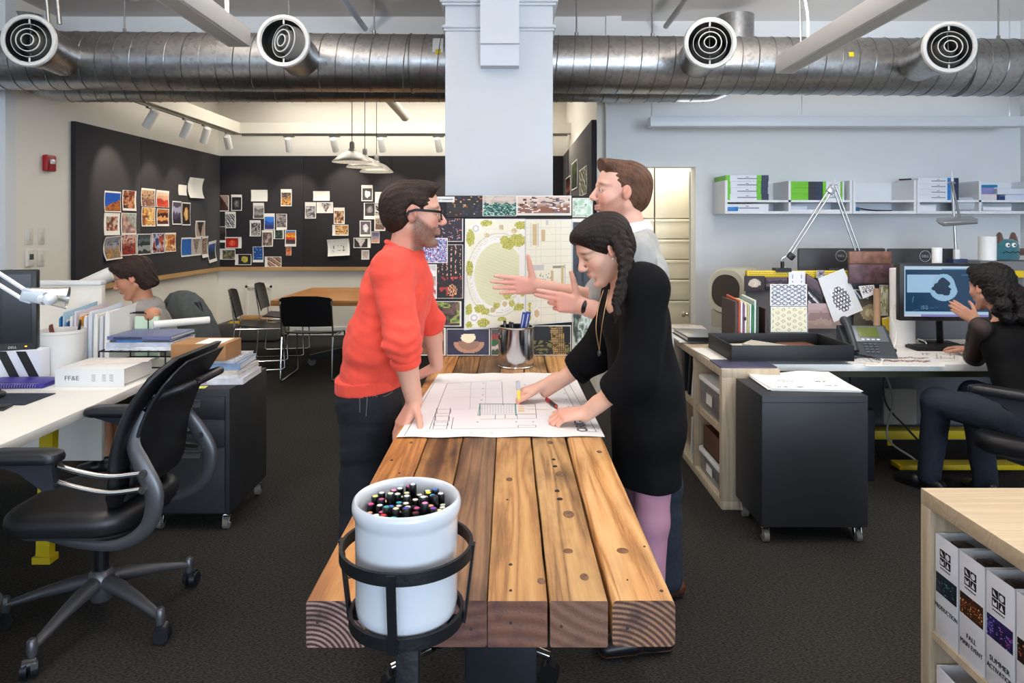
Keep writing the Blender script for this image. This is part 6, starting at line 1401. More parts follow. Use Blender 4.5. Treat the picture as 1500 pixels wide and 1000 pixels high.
m=MB();m.cyl(P(1284.5,498,4.40),P(1284.5,424,4.55),.021,n=22);m.v=[v for v in m.v];tb2=m.build('cardboard_tube',M('tube_kraft','#9a7c60',.7));tag(tb2,'brown cardboard tube leaning on the yellow screen','tube')
r=thing('magazine','yellow and white magazine leaning behind the brown tube','magazine',P(1302,478,4.5));m=MB(r.location);c4=[P(1294,476,4.5),P(1308,492,4.5),P(1309,462,4.56),P(1293,466,4.56)];m.prism(c4,(0,.012,0));m.build('cover',M('mag_yellow','#cdb21c',.4),r);m=MB(r.location);m.prism([c4[3]+Vector((0,-.004,0)),c4[2]+Vector((0,-.004,0)),c4[2]+Vector((0,-.006,-.03)),c4[3]+Vector((0,-.006,-.03))],(0,.001,0));m.build('white_band',pap,r)
# brown texture board on the screen rail
r=thing('material_board','brown and violet textured board hung over the yellow screen','board',P(1275,392,4.59));m=MB(r.location)
a,b=P(1243,415,4.585),P(1306,368,4.60);m.bb(a.x,b.x,4.575,4.60,a.z,a.z+(b.z-a.z)*.62,.004);m.build('violet_panel',M('violet_rust','#5c444a',.5,.2,noise=(22,.5),bump=(40,.4)),r)
m=MB(r.location);m.bb(a.x,b.x-.015,4.570,4.60,a.z+(b.z-a.z)*.62,b.z,.004);m.build('rust_panel',M('rust_brown','#7c5646',.5,.1,noise=(20,.4),bump=(40,.3)),r)
# ------------------------------------------------------------------ phone
ph=thing('desk_phone','dark grey desk phone with a green display on the right desk','phone',P(1268,515,4.02));ph.location.z=DZ
pg=M('phone_grey','#2f3439',.45);ph.rotation_euler=(0,0,-.12);ph.scale=(1,1,1)
m=MB();m.prism([(-.13,-.09,.005),(-.13,.10,.005),(-.13,.10,.165),(-.13,.08,.17),(-.13,-.09,.02)],(.27,0,0));m.build('base',pg,ph)
Rf=Euler((math.atan2(.15,.17)-0,0,0)).to_matrix();fn=lambda x,s:Vector((x,-.09,.02))+Vector((0,.17,.15))*s+Rf@Vector((0,0,.0015))
m=MB();m.box(fn(.03,.70),(.19,.118,.008),Rf,.003);m.build('face_plate',M('phone_silver','#6d7378',.35,.4),ph)
m=MB();m.box(fn(.025,.75)+Rf@Vector((0,0,.005)),(.115,.075,.003),Rf,.001);m.build('display',M('phone_display','#5c6430',.2),ph)
for i in range(4):m=MB();m.box(fn(-.018+i*.028,.50)+Rf@Vector((0,0,.006)),(.018,.009,.004),Rf,.001);m.build('soft_key',M('key_pale','#c8ccd0',.4),ph)
for i in range(3):
    for j in range(4):m=MB();m.box(fn(-.015+i*.028,.36-j*.085)+Rf@Vector((0,0,.003)),(.019,.012,.006),Rf,.002);m.build('key',M('key_dark','#4a5157',.4),ph)
m=MB();hp=bez([fn(-.098,-.02)+Vector((0,-.005,.02)),fn(-.098,.2)+Vector((0,-.02,.045)),fn(-.098,.7)+Vector((0,-.02,.05)),fn(-.098,1.02)+Vector((0,-.01,.03))],16)
m.tube(hp,[.024,.027,.024,.02,.019,.019,.019,.019,.019,.019,.02,.022,.026,.028,.026,.024][:len(hp)] if len(hp) <= 16 else [.021]*len(hp),14);m.build('handset',pg,ph)
m=MB();m.tube(helix(Vector((-.10,-.10,.03)),Vector((.02,-.16,.012)),.006,.009,.002,n=8),.002,5);m.build('handset_cord',blackm,ph)
r=thing('stylus_stand','black curved handset lying in front of the desk phone','handset',PZ(1290,516,.74));m=MB();m.tube(bez([(-.085,.06,.012),(-.075,.015,.013),(-.04,-.005,.013),(.06,-.01,.013),(.085,-.01,.013)]),[.011]*25,10);m.build('handset_body',blackm,r);m=MB();m.box((.0,.035,.004),(.12,.05,.006),(0,0,-.1),.002);m.build('cradle',M('cradle_teal','#3c5c58',.4),r)
# white tubes
p=PZ(1324,505,DZ);r=thing('paper_roll','large white paper roll standing upright beside the lit monitor','paper roll',(2.555,4.43,DZ));m=MB();m.lathe([(0,0),(.074,0),(.074,.49),(.066,.492),(.020,.492),(.018,.40),(0,.40)],n=44);m.build('roll',papw,r)
m=MB();m.tube([Vector((.012*math.cos(t)*(1+t*.12),.012*math.sin(t)*(1+t*.12),.493)) for t in [i*.3 for i in range(60)]],.0012,4);m.build('wound_edge',M('roll_edge','#b8b4aa',.7),r)
p=P(1314,395,4.48);m=MB();m.lathe([(0,0),(.036,0),(.036,.50),(.030,.501),(.01,.501),(0,.45)],(2.66,4.55,DZ),30);tag(m.build('paper_roll',M('paper_cream2','#d8d3c4',.7)),'slim cream paper roll standing behind the large white roll','paper roll')
m=MB();m.tube(bez([(2.49,4.34,DZ+.30),(2.425,4.33,DZ+.22),(2.45,4.32,DZ+.1),(2.42,4.28,DZ+.02),(2.34,4.20,DZ+.008)]),.004,6);tag(m.build('cable',cordw),'white cable drooping in front of the large white paper roll','cable')
m=MB();m.tube(bez([(2.60,4.34,DZ+.05),(2.645,4.33,DZ+.03),(2.635,4.32,DZ+.006),(2.57,4.30,DZ+.005)]),.004,6);tag(m.build('cable',cordw),'short white cable loop at the foot of the large paper roll','cable')
# lit monitor
mc=P(1386,428,4.20);mon2=monitor('monitor','wide monitor showing a blue technical drawing on the right desk',mc,-.06,.52+.03,.355,M('monitor_black','#101013',.4))
scr=MB();nx,ny=150,90;vs=[];fs=[];cols=[]
bg=lin('#153f60');lb_=lin('#9cc4e4')
def scrf(u,v):
    if v>.93:return lin('#c4ddf0') if v>.955 or u<.45 else lin('#6f9cc0')
    if v<.045:return lin('#8f86c8') if u>.2 else lin('#cfd6ea')
    if v<.10:return lin('#b4d8ee')
    if u<.012:return lin('#b4d0e8')
    d=math.hypot((u-.47)*1.75,v-.56)+.02*math.sin(math.atan2(v-.56,u-.47)*3)
    din=math.hypot((u-.45)*1.6,v-.58)+.025*math.sin(math.atan2(v-.58,u-.45)*3+1)+.015*math.sin(math.atan2(v-.58,u-.45)*7)
    if din<.165:return lin('#10304c')
    if d<.27:return lb_
    if u<.46 and .48<v<.83 and u>.03:return lin('#a8cdec')
    if abs(u-.68)<.003 and v>.15 or (abs(v-.83)<.004 and u>.68):return lin('#5c8cac')
    if abs((v-.1)-.25*(u-.1)**0.5*.6)<.004 and u<.4 and v<.3:return lin('#4c7ca0')
    if .2<u<.29 and .14<v<.22 and mnoise.noise((u*120,v*120,3))>.15:return lin('#8fb4d0')
    if abs(u-.1-.1*(v-.3))<.003 and .28<v<.4:return lin('#6c9cbc')
    return bg
for j in range(ny+1):
    for i in range(nx+1):vs.append((-.25+.5*i/nx,-.0008,-.15+.31*j/ny))
for j in range(ny):
    for i in range(nx):q_=j*(nx+1)+i;fs.append((q_,q_+1,q_+nx+2,q_+nx+1));cols.append(scrf((i+.5)/nx,(j+.5)/ny))
# mirror x so that the drawing reads from the front
scr.add(vs,fs);so=scr.build('screen',attr_mat('lit_screen',.3,emit=.8),mon2,fixn=False,smooth=None);facecol(so.data,cols)
m=MB();m.tube([(0,.05,-.05),(.03,.13,-.16),(.08,.21,-(mc.z-DZ)+.015)],.02,12);m.build('stand_neck',blackm,mon2);m=MB();m.box((.085,.23,-(mc.z-DZ)+.009),(.19,.14,.014),None,.005);m.build('stand_base',blackm,mon2)
# keyboard and papers
r=thing('keyboard','black keyboard in front of the lit monitor','keyboard',PZ(1385,512,DZ),-.05);m=MB();m.box((0,0,.011),(.42,.14,.020),None,.005);m.build('keyboard_base',blackm,r)
m=MB()
for j in range(5):
    for i in range(16):m.box((-.19+i*.0253,-.05+j*.024,.023),(.021,.019,.006))
k_=m.build('keys',M('key_black','#202024',.4),r);k_['kind']='stuff'
pq=[PZ(*p,DZ) for p in ((1262,521),(1372,541),(1398,532),(1330,514))]
def deskpaper(label,pts,kind,cols,seed,h,n=(30,16)):
    c=[PZ(*p,DZ)+Vector((0,0,h)) for p in pts];return card(label,'print',*c,kind,cols,seed,(.06,.1,.06,.1),n,None,.0012,name='print_sheet')
deskpaper('white print with two brown strips at the front edge of the right desk',((1268,536.5),(1385,537),(1372,520),(1268,517)),lambda u,v:lin('#8c6c5a') if (abs(v-.35-.04*math.sin(u*30))<.09 or abs(v-.68-.04*math.sin(u*23))<.07) and .1<u<.9 and mnoise.noise((u*30,v*20,0))>-.3 else lin('#e2e2e2'),'',1,.0012,(60,24))
deskpaper('white print with curved grey strokes beside the black tray',((1255,531),(1290,535.5),(1300,517),(1254,513)),lambda u,v:lin('#8c8c90') if abs(((u*1.2+v*.9+.2*v*v) % .33)-.16)<.025 else lin('#dedede'),'',2,.0036,(30,24))
deskpaper('white papers right of the desk phone under the keyboard edge',((1345,531),(1408,531),(1410,514),(1338,513)),'line','#e4e2de #9a9a98',3,.0004)
# ------------------------------------------------------------------ task lamps
sil=M('lamp_silver','#b9bbbd',.3,.85)
l1=thing('task_lamp','silver folding arm lamp clamped to the yellow screen','desk lamp',P(1146,405,4.66));D1=4.66
m=MB(l1.location);m.bb(P(1134,0,D1).x,P(1156,0,D1).x,4.62,4.70,1.185,1.21);m.cyl(P(1146,398,D1),P(1146,383,D1),.012);m.build('clamp',blackm,l1)
m=MB(l1.location);m.tube(bez([P(1146,385,D1),P(1145,380,D1),P(1148,377,D1),P(1152,375,D1)]),.007,8);m.build('swivel',sil,l1)
for k,off in enumerate((0,7)):
    m=MB(l1.location);m.cyl(P(1152+off,374-off*.3,D1),P(1212+off,281-off*.2,D1),.0065,n=10);m.build('lower_arm',sil,l1)
    m=MB(l1.location);m.cyl(P(1219+off*.7,271+off*.1,D1),P(1253+off*.85,367,D1-.02),.0065,n=10);m.build('upper_arm',sil,l1)
m=MB(l1.location);m.box(P(1217,279,D1),(.05,.03,.045),(0,.7,0),.006);m.cyl(P(1221,272,D1),P(1223,259,D1),.002);m.build('elbow',sil,l1)
r=thing('binder_clip','black binder clip on the lower arm of the folding lamp','clip',P(1157,375,4.645));m=MB();m.box((0,-.02,0),(.045,.03,.04),Euler((0,.7,0)).to_matrix(),.004);m.build('clip_body',blackm,r);m=MB();m.tube([(-.02,-.036,-.022),(.0,-.036,.012),(.022,-.036,.0)],.0015,6);m.build('clip_wire',steelw,r)
D2=4.95
l2=thing('task_lamp','silver upright lamp with a flat horizontal head near the plush toy','desk lamp',P(1400,400,D2))
m=MB(l2.location);m.cyl(P(1401,386,D2),P(1394.5,266,D2),.010,.008,12);m.build('pole',sil,l2)
m=MB(l2.location);m.cyl(P(1394.5,266,D2-.02),P(1407,325,D2-.08),.0075,n=10);m.build('folding_arm',M('lamp_dark_silver','#77797b',.3,.85),l2)
m=MB(l2.location);m.sph(P(1394,268,D2-.01),.014);m.cyl(P(1389,267,D2-.01),P(1399,268,D2-.01),.007);m.cyl(P(1394.3,266,D2),P(1394.3,250,D2),.003);m.build('hinge',sil,l2)
a,b=P(1376.5,325,D2-.1),P(1427,321,D2-.1);m=MB(l2.location);m.box((a+b)/2,((b-a).length,.09,.028),Euler((.35,-math.atan2((b-a).z,(b-a).x),0)).to_matrix(),.006);m.build('lamp_head',sil,l2)
m=MB(l2.location);m.box((a+b)/2+Vector((0,-.008,-.017)),((b-a).length*.98,.07,.008),Euler((.35,-math.atan2((b-a).z,(b-a).x),0)).to_matrix(),.002);m.build('lens',M('lamp_lens_dark','#5b5c5c',.4),l2)
m=MB(l2.location);m.box(P(1401,374,D2-.01),(.035,.03,.09),None,.004);m.build('bracket',trimw,l2)
m=MB(l2.location);m.bb(P(1399,0,D2).x-.03,P(1414,0,D2).x,D2-.03,D2+.05,P(0,390,D2).z,P(0,379,D2).z,.003);m.build('base_block',M('navy_block','#27365c',.5),l2)
# the farther desk with Dell-backed monitors
d4=deskunit('desk','white desk beyond the yellow screen on the right',1.64,4.3,4.70,5.5,[(1.8,5.3,0),(4.1,5.3,0),(4.1,4.85,0)])
mg=M('monitor_back_grey','#2b2b2e',.5,bump=(200,.1))
def backmon(px0,px1,py0,label,lx,D):
    a,b=P(px0,py0,D),P(px1,py0,D);w_=b.x-a.x;r=thing('monitor',label,'monitor',((a.x+b.x)/2,D,a.z-.17),0,'monitors seen from behind')
    m=MB();m.bb(-w_/2,w_/2,0,.03,-.17,.17,.012);m.build('back_shell',mg,r);m=MB();m.bb(-w_*.18,w_*.3,-.03,.0,-.14,.03,.02);m.build('rear_bulge',M('bulge_blue','#20263a',.5),r)
    lxx=P(lx,0,D).x-r.location.x;m=MB();m.ring([(.038,-.002),(.038,.002),(.041,.002),(.041,-.002)],(lxx,-.002,.115),36,RF);m.build('logo_ring',M('logo_silver','#c8cacc',.3,.6),r)
    text('DELL',.024,M('logo_silver','#c8cacc',.3,.6),r,(lxx,-.003,.107),RF,'CENTER','logo')
    m=MB();m.bb(-.03,.03,.03,.05,a.z*0-(r.location.z-DZ)+.01,.0);m.build('stand_neck',blackm,r);m=MB();m.box((0,.06,-(r.location.z-DZ)+.008),(.24,.18,.014),None,.004);m.build('stand_base',blackm,r)
backmon(1169.5,1298,363.5,'black monitor seen from behind, left of two over the yellow screen',1232,4.98)
backmon(1301,1400,364,'black monitor seen from behind, right of two, behind the white cup',1355,5.0)
# beige machine with dark opening
r=thing('desktop_machine','beige rounded machine with a dark oval opening on the far desk','machine',P(1066,425,5.05));r.location.z=.745
r.location=(1.62,5.05,.745);bg_=M('beige_plastic','#b9b5a2',.45)
m=MB();R=[]
zc_=P(1066,426,5.0).z-.745
for (x,s) in ((-.02,.92),(0,1),(.03,1.02),(.30,.98)):R.append([Vector((x+.045*(1 if v>0 else -1)*abs(v)/.17*.4,u*s,zc_+v*s)) for (u,v) in rrect(.30,.33,.12,7)])
m.loft(R);m.build('shell',bg_,r)
m=MB();m.loft([[Vector((-.0215+.045*(1 if v>0 else -1)*abs(v)/.17*.4+dx,u,zc_+v)) for (u,v) in rrect(.22,.24,.1,7)] for dx in (-.003,0)]);m.build('dark_opening',M('opening_brown','#3a322a',.5),r)
m=MB();m.bb(0,.26,-.13,.13,0,zc_-.15);m.build('foot',bg_,r);m=MB();m.bb(.05,.25,-.155,-.148,zc_+.06,zc_+.09);m.build('blue_badge',M('badge_blue','#7c9cb8',.4),r)
r.rotation_euler=(0,0,.75);r.location=(1.60,5.0,.745)
m=MB();p0=P(1090,396,5.0);m.prism([P(1078,396,5.05),P(1096,396,5.05),P(1092,415,5.05),P(1088,415,5.05)],(0,.01,0));
# cups, toy
a=P(1366,388,4.6);m=MB();m.lathe([(0,0),(.030,0),(.0315,.155),(.027,.156),(.02,.156),(.018,.1),(0,.1)],(P(1372.5,0,4.655).x,4.655,1.193),30);tag(m.build('paper_roll',papw),'white upright paper roll standing on the yellow rail above the lit monitor','paper roll')
a=P(1449,395,5.0);m=MB();m.lathe([(0,0),(.058,0),(.058,.175),(.05,.176),(.022,.176),(.02,.1),(0,.1)],(a.x,5.02,P(0,381,5.02).z),36);kr=m.build('paper_roll',papw);tag(kr,'white kitchen roll standing behind the head of the woman at the lit monitor','paper roll')
bx_=MB();bx_.bb(a.x-.16,a.x+.5,4.86,5.12,.731,P(0,381,5.02).z-.001,.004);tag(bx_.build('storage_box',M('box_grey','#6d6d70',.6)),'grey box on the far desk carrying the kitchen roll and the plush toy','box')
pt=thing('plush_toy','teal and brown plush toy with two round eyes at the far right','toy',(P(1474,0,5.0).x,5.0,P(0,381,5.0).z));tl=M('plush_teal','#2f6672',.9,bump=(150,.4),sheen=.4);br=M('plush_brown','#5a4138',.9,bump=(150,.4),sheen=.4)
m=MB();m.loft(blob_loft([(0,0,0,.07,.05),(.01,0,0,.09,.06),(.06,0,0,.088,.065),(.11,0,0,.085,.062),(.14,0,0,.07,.05),(.155,0,0,.04,.03)],28));m.build('toy_body',tl,pt)
for s in (-1,1):m=MB();m.loft(blob_loft([(.125,s*.05,0,.035,.03),(.16,s*.052,0,.028,.022),(.195,s*.05,0,.016,.014),(.205,s*.05,0,.005,.005)],16));m.build('ear',br,pt)
for s in (-1,1):e=(.20,-.01,.065) if s>0 else (-.11,.075,.065);m=MB();m.cyl((s*.07,0,.06),e,.026,.03,16);m.sph(e,.03);m.build('arm',br,pt)
for s in (-1,1):
    m=MB();m.sph((s*.022-.01,-.060,.112),(.017,.008,.017));e=m.build('eye',M('eye_white_felt','#e6e6e6',.6),pt);m=MB();m.sph((s*.022-.008,-.067,.112),(.007,.004,.007));m.build('pupil',blackm,e)
m=MB();m.tube([(-.06+.02*i,-.066+.012*abs(i-3)/3,.06+(.006 if i % 2 else -.004)) for i in range(7)],.0035,6);m.build('mouth_stitch',M('stitch_dark','#241c20',.8),pt)
# ------------------------------------------------------------------ storage unit, lower right
su=thing('storage_unit','pale ash storage unit with white binders in the lower right corner','shelf',(1.5,1.6,0))
sx0,sx1,sy0,sy1=1.210,1.95,.70,2.005;st_=.045
m=MB(su.location);m.bb(sx0,sx1,sy0,sy1,DZ-st_,DZ,.002);m.build('top_panel',ashx,su)
m=MB(su.location);m.bb(sx0,sx1,sy1-st_,sy1,0,DZ-st_,.002);m.build('side_panel',ash,su)
m=MB(su.location);m.bb(sx0,sx1,sy0,sy0+st_,0,DZ-st_,.002);m.build('side_panel',ash,su)
m=MB(su.location);m.bb(sx0+.006,sx1-.02,sy0+st_,sy1-st_,.315,.335);m.build('middle_shelf',ash,su)
m=MB(su.location);m.bb(sx0,sx1,sy0+st_,sy1-st_,0,st_);m.build('bottom_panel',ash,su)
m=MB(su.location);m.bb(sx1-.02,sx1-.008,sy0+st_,sy1-st_,st_,DZ-st_);m.build('back_panel',ash,su)
bw=M('binder_white2','#dcdde2',.4);bi=M('binder_inner','#a9b2c2',.5);bk=M('logo_black','#141414',.5)
def binder(y1_,w_,lines,artc,lab,seed,z0=.3355,h=.285,logo=True):
    """ring binder standing with its spine towards -X; y1_ is its far side"""
    r=thing('binder',lab,'binder',(sx0+.012,y1_-w_/2,z0),0,None);y0_=-w_/2;y1l=w_/2
    m=MB();m.bb(0,.004,y0_,y1l,0,h,.001);m.build('spine',bw,r)
    for y in (y0_,y1l-.004):m=MB();m.bb(.0042,.27,y,y+.004,0,h,.001);m.build('cover',bw,r)
    m=MB();m.bb(.02,.25,y0_+.012,y1l-.012,.004,h-.045);m.build('pages',M('pages_brown','#8c8078',.8,noise=(60,.3)),r)
    m=MB()
    for z in (h-.06,):m.tube([Vector((.03+.045*(1-math.cos(t))*.6,(w_*.36)*math.cos(t),z+.03*math.sin(t)+.02)) for t in [PI*i/12 for i in range(13)]],.003,6)
    m.bb(.03,.075,y0_+.02,y1l-.02,h-.045,h-.012,.004);m.build('ring_mechanism',M('ring_metal','#5a524c',.35,.8,noise=(40,.4)),r)
    # printed spine: photo, lettering and the four square emblem
    p=card.__globals__
    za,zb_=h*.43,h*.63;nx,ny=24,26;f=art('lights',artc,seed);mm=MB();cols=[]
    vs=[(-.0008,y1l-.004-(w_-.008)*i/nx,za+(zb_-za)*j/ny) for j in range(ny+1) for i in range(nx+1)];fs=[]
    for j in range(ny):
        for i in range(nx):q_=j*(nx+1)+i;fs.append((q_,q_+1,q_+nx+2,q_+nx+1));cols.append(f((i+.5)/nx,(j+.5)/ny))
    mm.add(vs,fs);o=mm.build('spine_photo',prn,r,fixn=False,smooth=None);facecol(o.data,cols)
    if logo:
        s=.021;zc=h*.80;yc=.004
        for (i,j,ch) in ((0,1,'tri'),(1,1,'O'),(0,0,'M'),(1,0,'A')):
            cy=yc+(.5-i)*(s+.003);cz=zc+(j-.5)*(s+.003);m=MB();m.bb(-.0012,-.0002,cy-s/2,cy+s/2,cz-s/2,cz+s/2);lo=m.build('emblem_square',bk,r)
            m=MB()
            if ch=='O':m.cyl((-.0020,cy,cz),(-.0013,cy,cz),s*.36,n=24)
            elif ch=='A':m.prism([(-.0013,cy+s*.3,cz-s*.3),(-.0013,cy-s*.3,cz-s*.3),(-.0013,cy,cz+s*.36)],(-.0006,0,0))
            elif ch=='tri':m.prism([(-.0013,cy+s*.28,cz+s*.34),(-.0013,cy+s*.1,cz+s*.2),(-.0013,cy-s*.3,cz-s*.3),(-.0013,cy+s*.28,cz-s*.1)][:4],(-.0006,0,0))
            else:m.prism([(-.0013,cy+s*.32,cz+s*.30),(-.0013,cy,cz),(-.0013,cy-s*.32,cz+s*.30),(-.0013,cy-s*.32,cz-s*.3),(-.0013,cy+s*.32,cz-s*.3)],(-.0006,0,0))
            m.build('emblem_shape',bw,lo)
        m=MB()
        for k in range(7):m.bb(-.0012,-.0002,yc+.021-k*.0062,yc+.021-k*.0062-.0042,zc-.032,zc-.0288)
        m.build('emblem_caption',M('caption_grey','#5c5c5c',.6),r)
    for k,t_ in enumerate(lines):text(t_,.0175 if len(t_)>8 else .0185,bk,r,(-.0012,0,h*(.25 if len(lines)==1 else .20)-k*.021+.008),RL,'CENTER','spine_lettering',.0003,.86 if len(t_)>9 else 1)
yb=1.955
binder(yb,.098,['PRODUCTION'],'#0c1016 #1c3440 #2c6c7c #4c4c6c #6cb0a8','white binder lettered PRODUCTION at the far end of the storage unit',301)
binder(yb-.104,.098,['FALL','MAIN EVENT'],'#1c100c #5c3418 #e0903c #c8502c #f0c070','white binder lettered FALL MAIN EVENT with an orange night photo',302)
binder(yb-.208,.098,['SUMMER','ACTIVATION'],'#141024 #3c2c7c #5c6ce0 #c85090 #8ca0f0','white binder lettered SUMMER ACTIVATION with a blue violet night photo',303)
binder(yb-.312,.11,['MENU'],'#100c0e #2c1810 #e07040 #f0b070 #5c3020','white binder with a dark fire photo at the right edge of the picture',304)
def openbox(y1_,lab,seed):
    r=thing('magazine_box',lab,'box',(sx0+.012,y1_-.06,st_+.001));h=.20
    for (a,b,c,d) in ((0,.004,-.055,.055),(.004,.25,-.055,-.051),(.004,.25,.051,.055),(.246,.25,-.051,.051)):m=MB();m.bb(a,b,c,d,0,h,.001);m.build('box_side',bw,r)
    m=MB();m.bb(.008,.24,-.048,.048,.002,h-.05);m.build('contents',M('contents_dark_%d' % seed,['#4a2c28','#38302c'][seed],.7,noise=(40,.7)),r)
    m=MB();m.tube([(-.001,.02*math.cos(t),.11+.03*math.sin(t)+.01*math.sin(3*t)) for t in [i*.4 for i in range(15)]],.001,4);m.build('pencil_scribble',inkm,r)
openbox(yb,'white open box with dark red contents on the lower shelf of the storage unit',0);openbox(yb-.125,'white open box with brown contents on the lower shelf of the storage unit',1)
# chair of the woman on the right, with jacket
rc=task_chair((2.60,3.30,0),math.radians(128),'black task chair under the woman at the lit monitor',.4)
jk=MB();jk.loft(blob_loft([(.58,0,0,.10,.245),(.70,0,0,.11,.25),(.82,-.0,0,.10,.24),(.93,-.01,0,.095,.22),(.99,-.02,0,.085,.17),(1.03,-.03,0,.06,.11),(1.05,-.03,0,.02,.03)],64,.04,8,1));jo=jk.build('jacket',M('jacket_black','#1d1d22',.6,noise=(20,.2),bump=(60,.3)),loc=(2.60+.19,3.30-.225,0),rotz=math.radians(128));tag(jo,'dark jacket hanging over the task chair at the right edge','jacket')

# ================================================================== figures: smooth implicit surfaces turned into one mesh each
def nv(v):return np.array(tuple(v),float)
def unit(v):v=nv(v);return v/np.linalg.norm(v)
def d_cone(p,a,b,ra,rb):
    ab=b-a;t=np.clip(((p-a)@ab)/max(1e-9,ab@ab),0,1);return np.linalg.norm(p-a-t[:,None]*ab,axis=1)-(ra+(rb-ra)*t)
def d_ell(p,c,r,R):
    q=(p-c)@R/r;k0=np.linalg.norm(q,axis=1);k1=np.linalg.norm(q/r,axis=1);return k0*(k0-1)/np.maximum(k1,1e-6)
def d_ocone(p,a,b,ra,rb,s,f):
    """flattened cone: distances along unit axis s are divided by f (wider than deep when f>1)"""
    ab=b-a;t=np.clip(((p-a)@ab)/max(1e-9,ab@ab),0,1);q=p-a-t[:,None]*ab;c=q@s;q=q-c[:,None]*s*(1-1/f);return np.linalg.norm(q,axis=1)-(ra+(rb-ra)*t)
I3=np.eye(3)
class Grp:
    def __init__(self,k=.02):self.k=k;self.pr=[];self.cuts=[];self.fr=(np.zeros(3),I3,1.0)
    def frame(self,o,R,s=1.0):self.fr=(nv(o),np.array(R),s);return self
    def _p(self,v):o,R,s=self.fr;return o+R@(nv(v)*s)
    def cone(self,a,b,ra,rb=None,k=None,op=1):
        s=self.fr[2];self.pr.append((d_cone,(self._p(a),self._p(b),ra*s,(ra if rb is None else rb)*s),self.k if k is None else k,op));return self
    def flat(self,a,b,ra,rb,side,f,k=None):
        s=self.fr[2];self.pr.append((d_ocone,(self._p(a),self._p(b),ra*s,rb*s,unit(self.fr[1]@nv(side)),f),self.k if k is None else k,1));return self
    def ell(self,c,r,R=None,k=None,op=1):
        s=self.fr[2];RR=self.fr[1]@(np.array(R) if R is not None else I3);self.pr.append((d_ell,(self._p(c),nv(r)*s,RR),self.k if k is None else k,op));return self
    def chain(self,pts,rs,k=None):
        for i in range(len(pts)-1):self.cone(pts[i],pts[i+1],rs[i],rs[i+1],k)
        return self
    def cut(self,pt,n):self.cuts.append((self._p(pt),unit(self.fr[1]@nv(n))));return self
def g_bounds(groups):
    lo=np.full(3,9e9);hi=-lo
    for g in groups:
        for fn,a,k,op in g.pr:
            if op<0:continue
            if fn is d_ell:m=a[1].max();l,h=a[0]-m,a[0]+m
            else:m=max(a[2],a[3])*(a[5] if fn is d_ocone else 1);l,h=np.minimum(a[0],a[1])-m,np.maximum(a[0],a[1])+m
            lo=np.minimum(lo,l);hi=np.maximum(hi,h)
    return lo-.02,hi+.02
def smin(a,b,k):
    if k <= 1e-5:return np.minimum(a,b)
    h=np.clip(.5+.5*(b-a)/k,0,1);return b+(a-b)*h-k*h*(1-h)
def g_eval(groups,P_,kg=.01,act=None,B=None,disp=None):
    """P_ (n,3); with act (list of block masks per prim) only blocks near a prim are touched"""
    tot=np.full(len(P_),9.0);c=0;dv=disp(P_) if disp is not None else 0
    for g in groups:
        d=np.full(len(P_),9.0)
        for fn,a,k,op in g.pr:
            if act is not None:
                m=np.repeat(act[c],B);c+=1
                if not m.any():continue
                q=fn(P_[m],*a);d[m]=smin(d[m],q,k) if op>0 else -smin(-d[m],q,k)
            else:
                q=fn(P_,*a);d=smin(d,q,k) if op>0 else -smin(-d,q,k)
        d=d+dv
        for (pt,n) in g.cuts:d=np.maximum(d,(P_-pt)@n)
        tot=smin(tot,d,kg)
    return tot
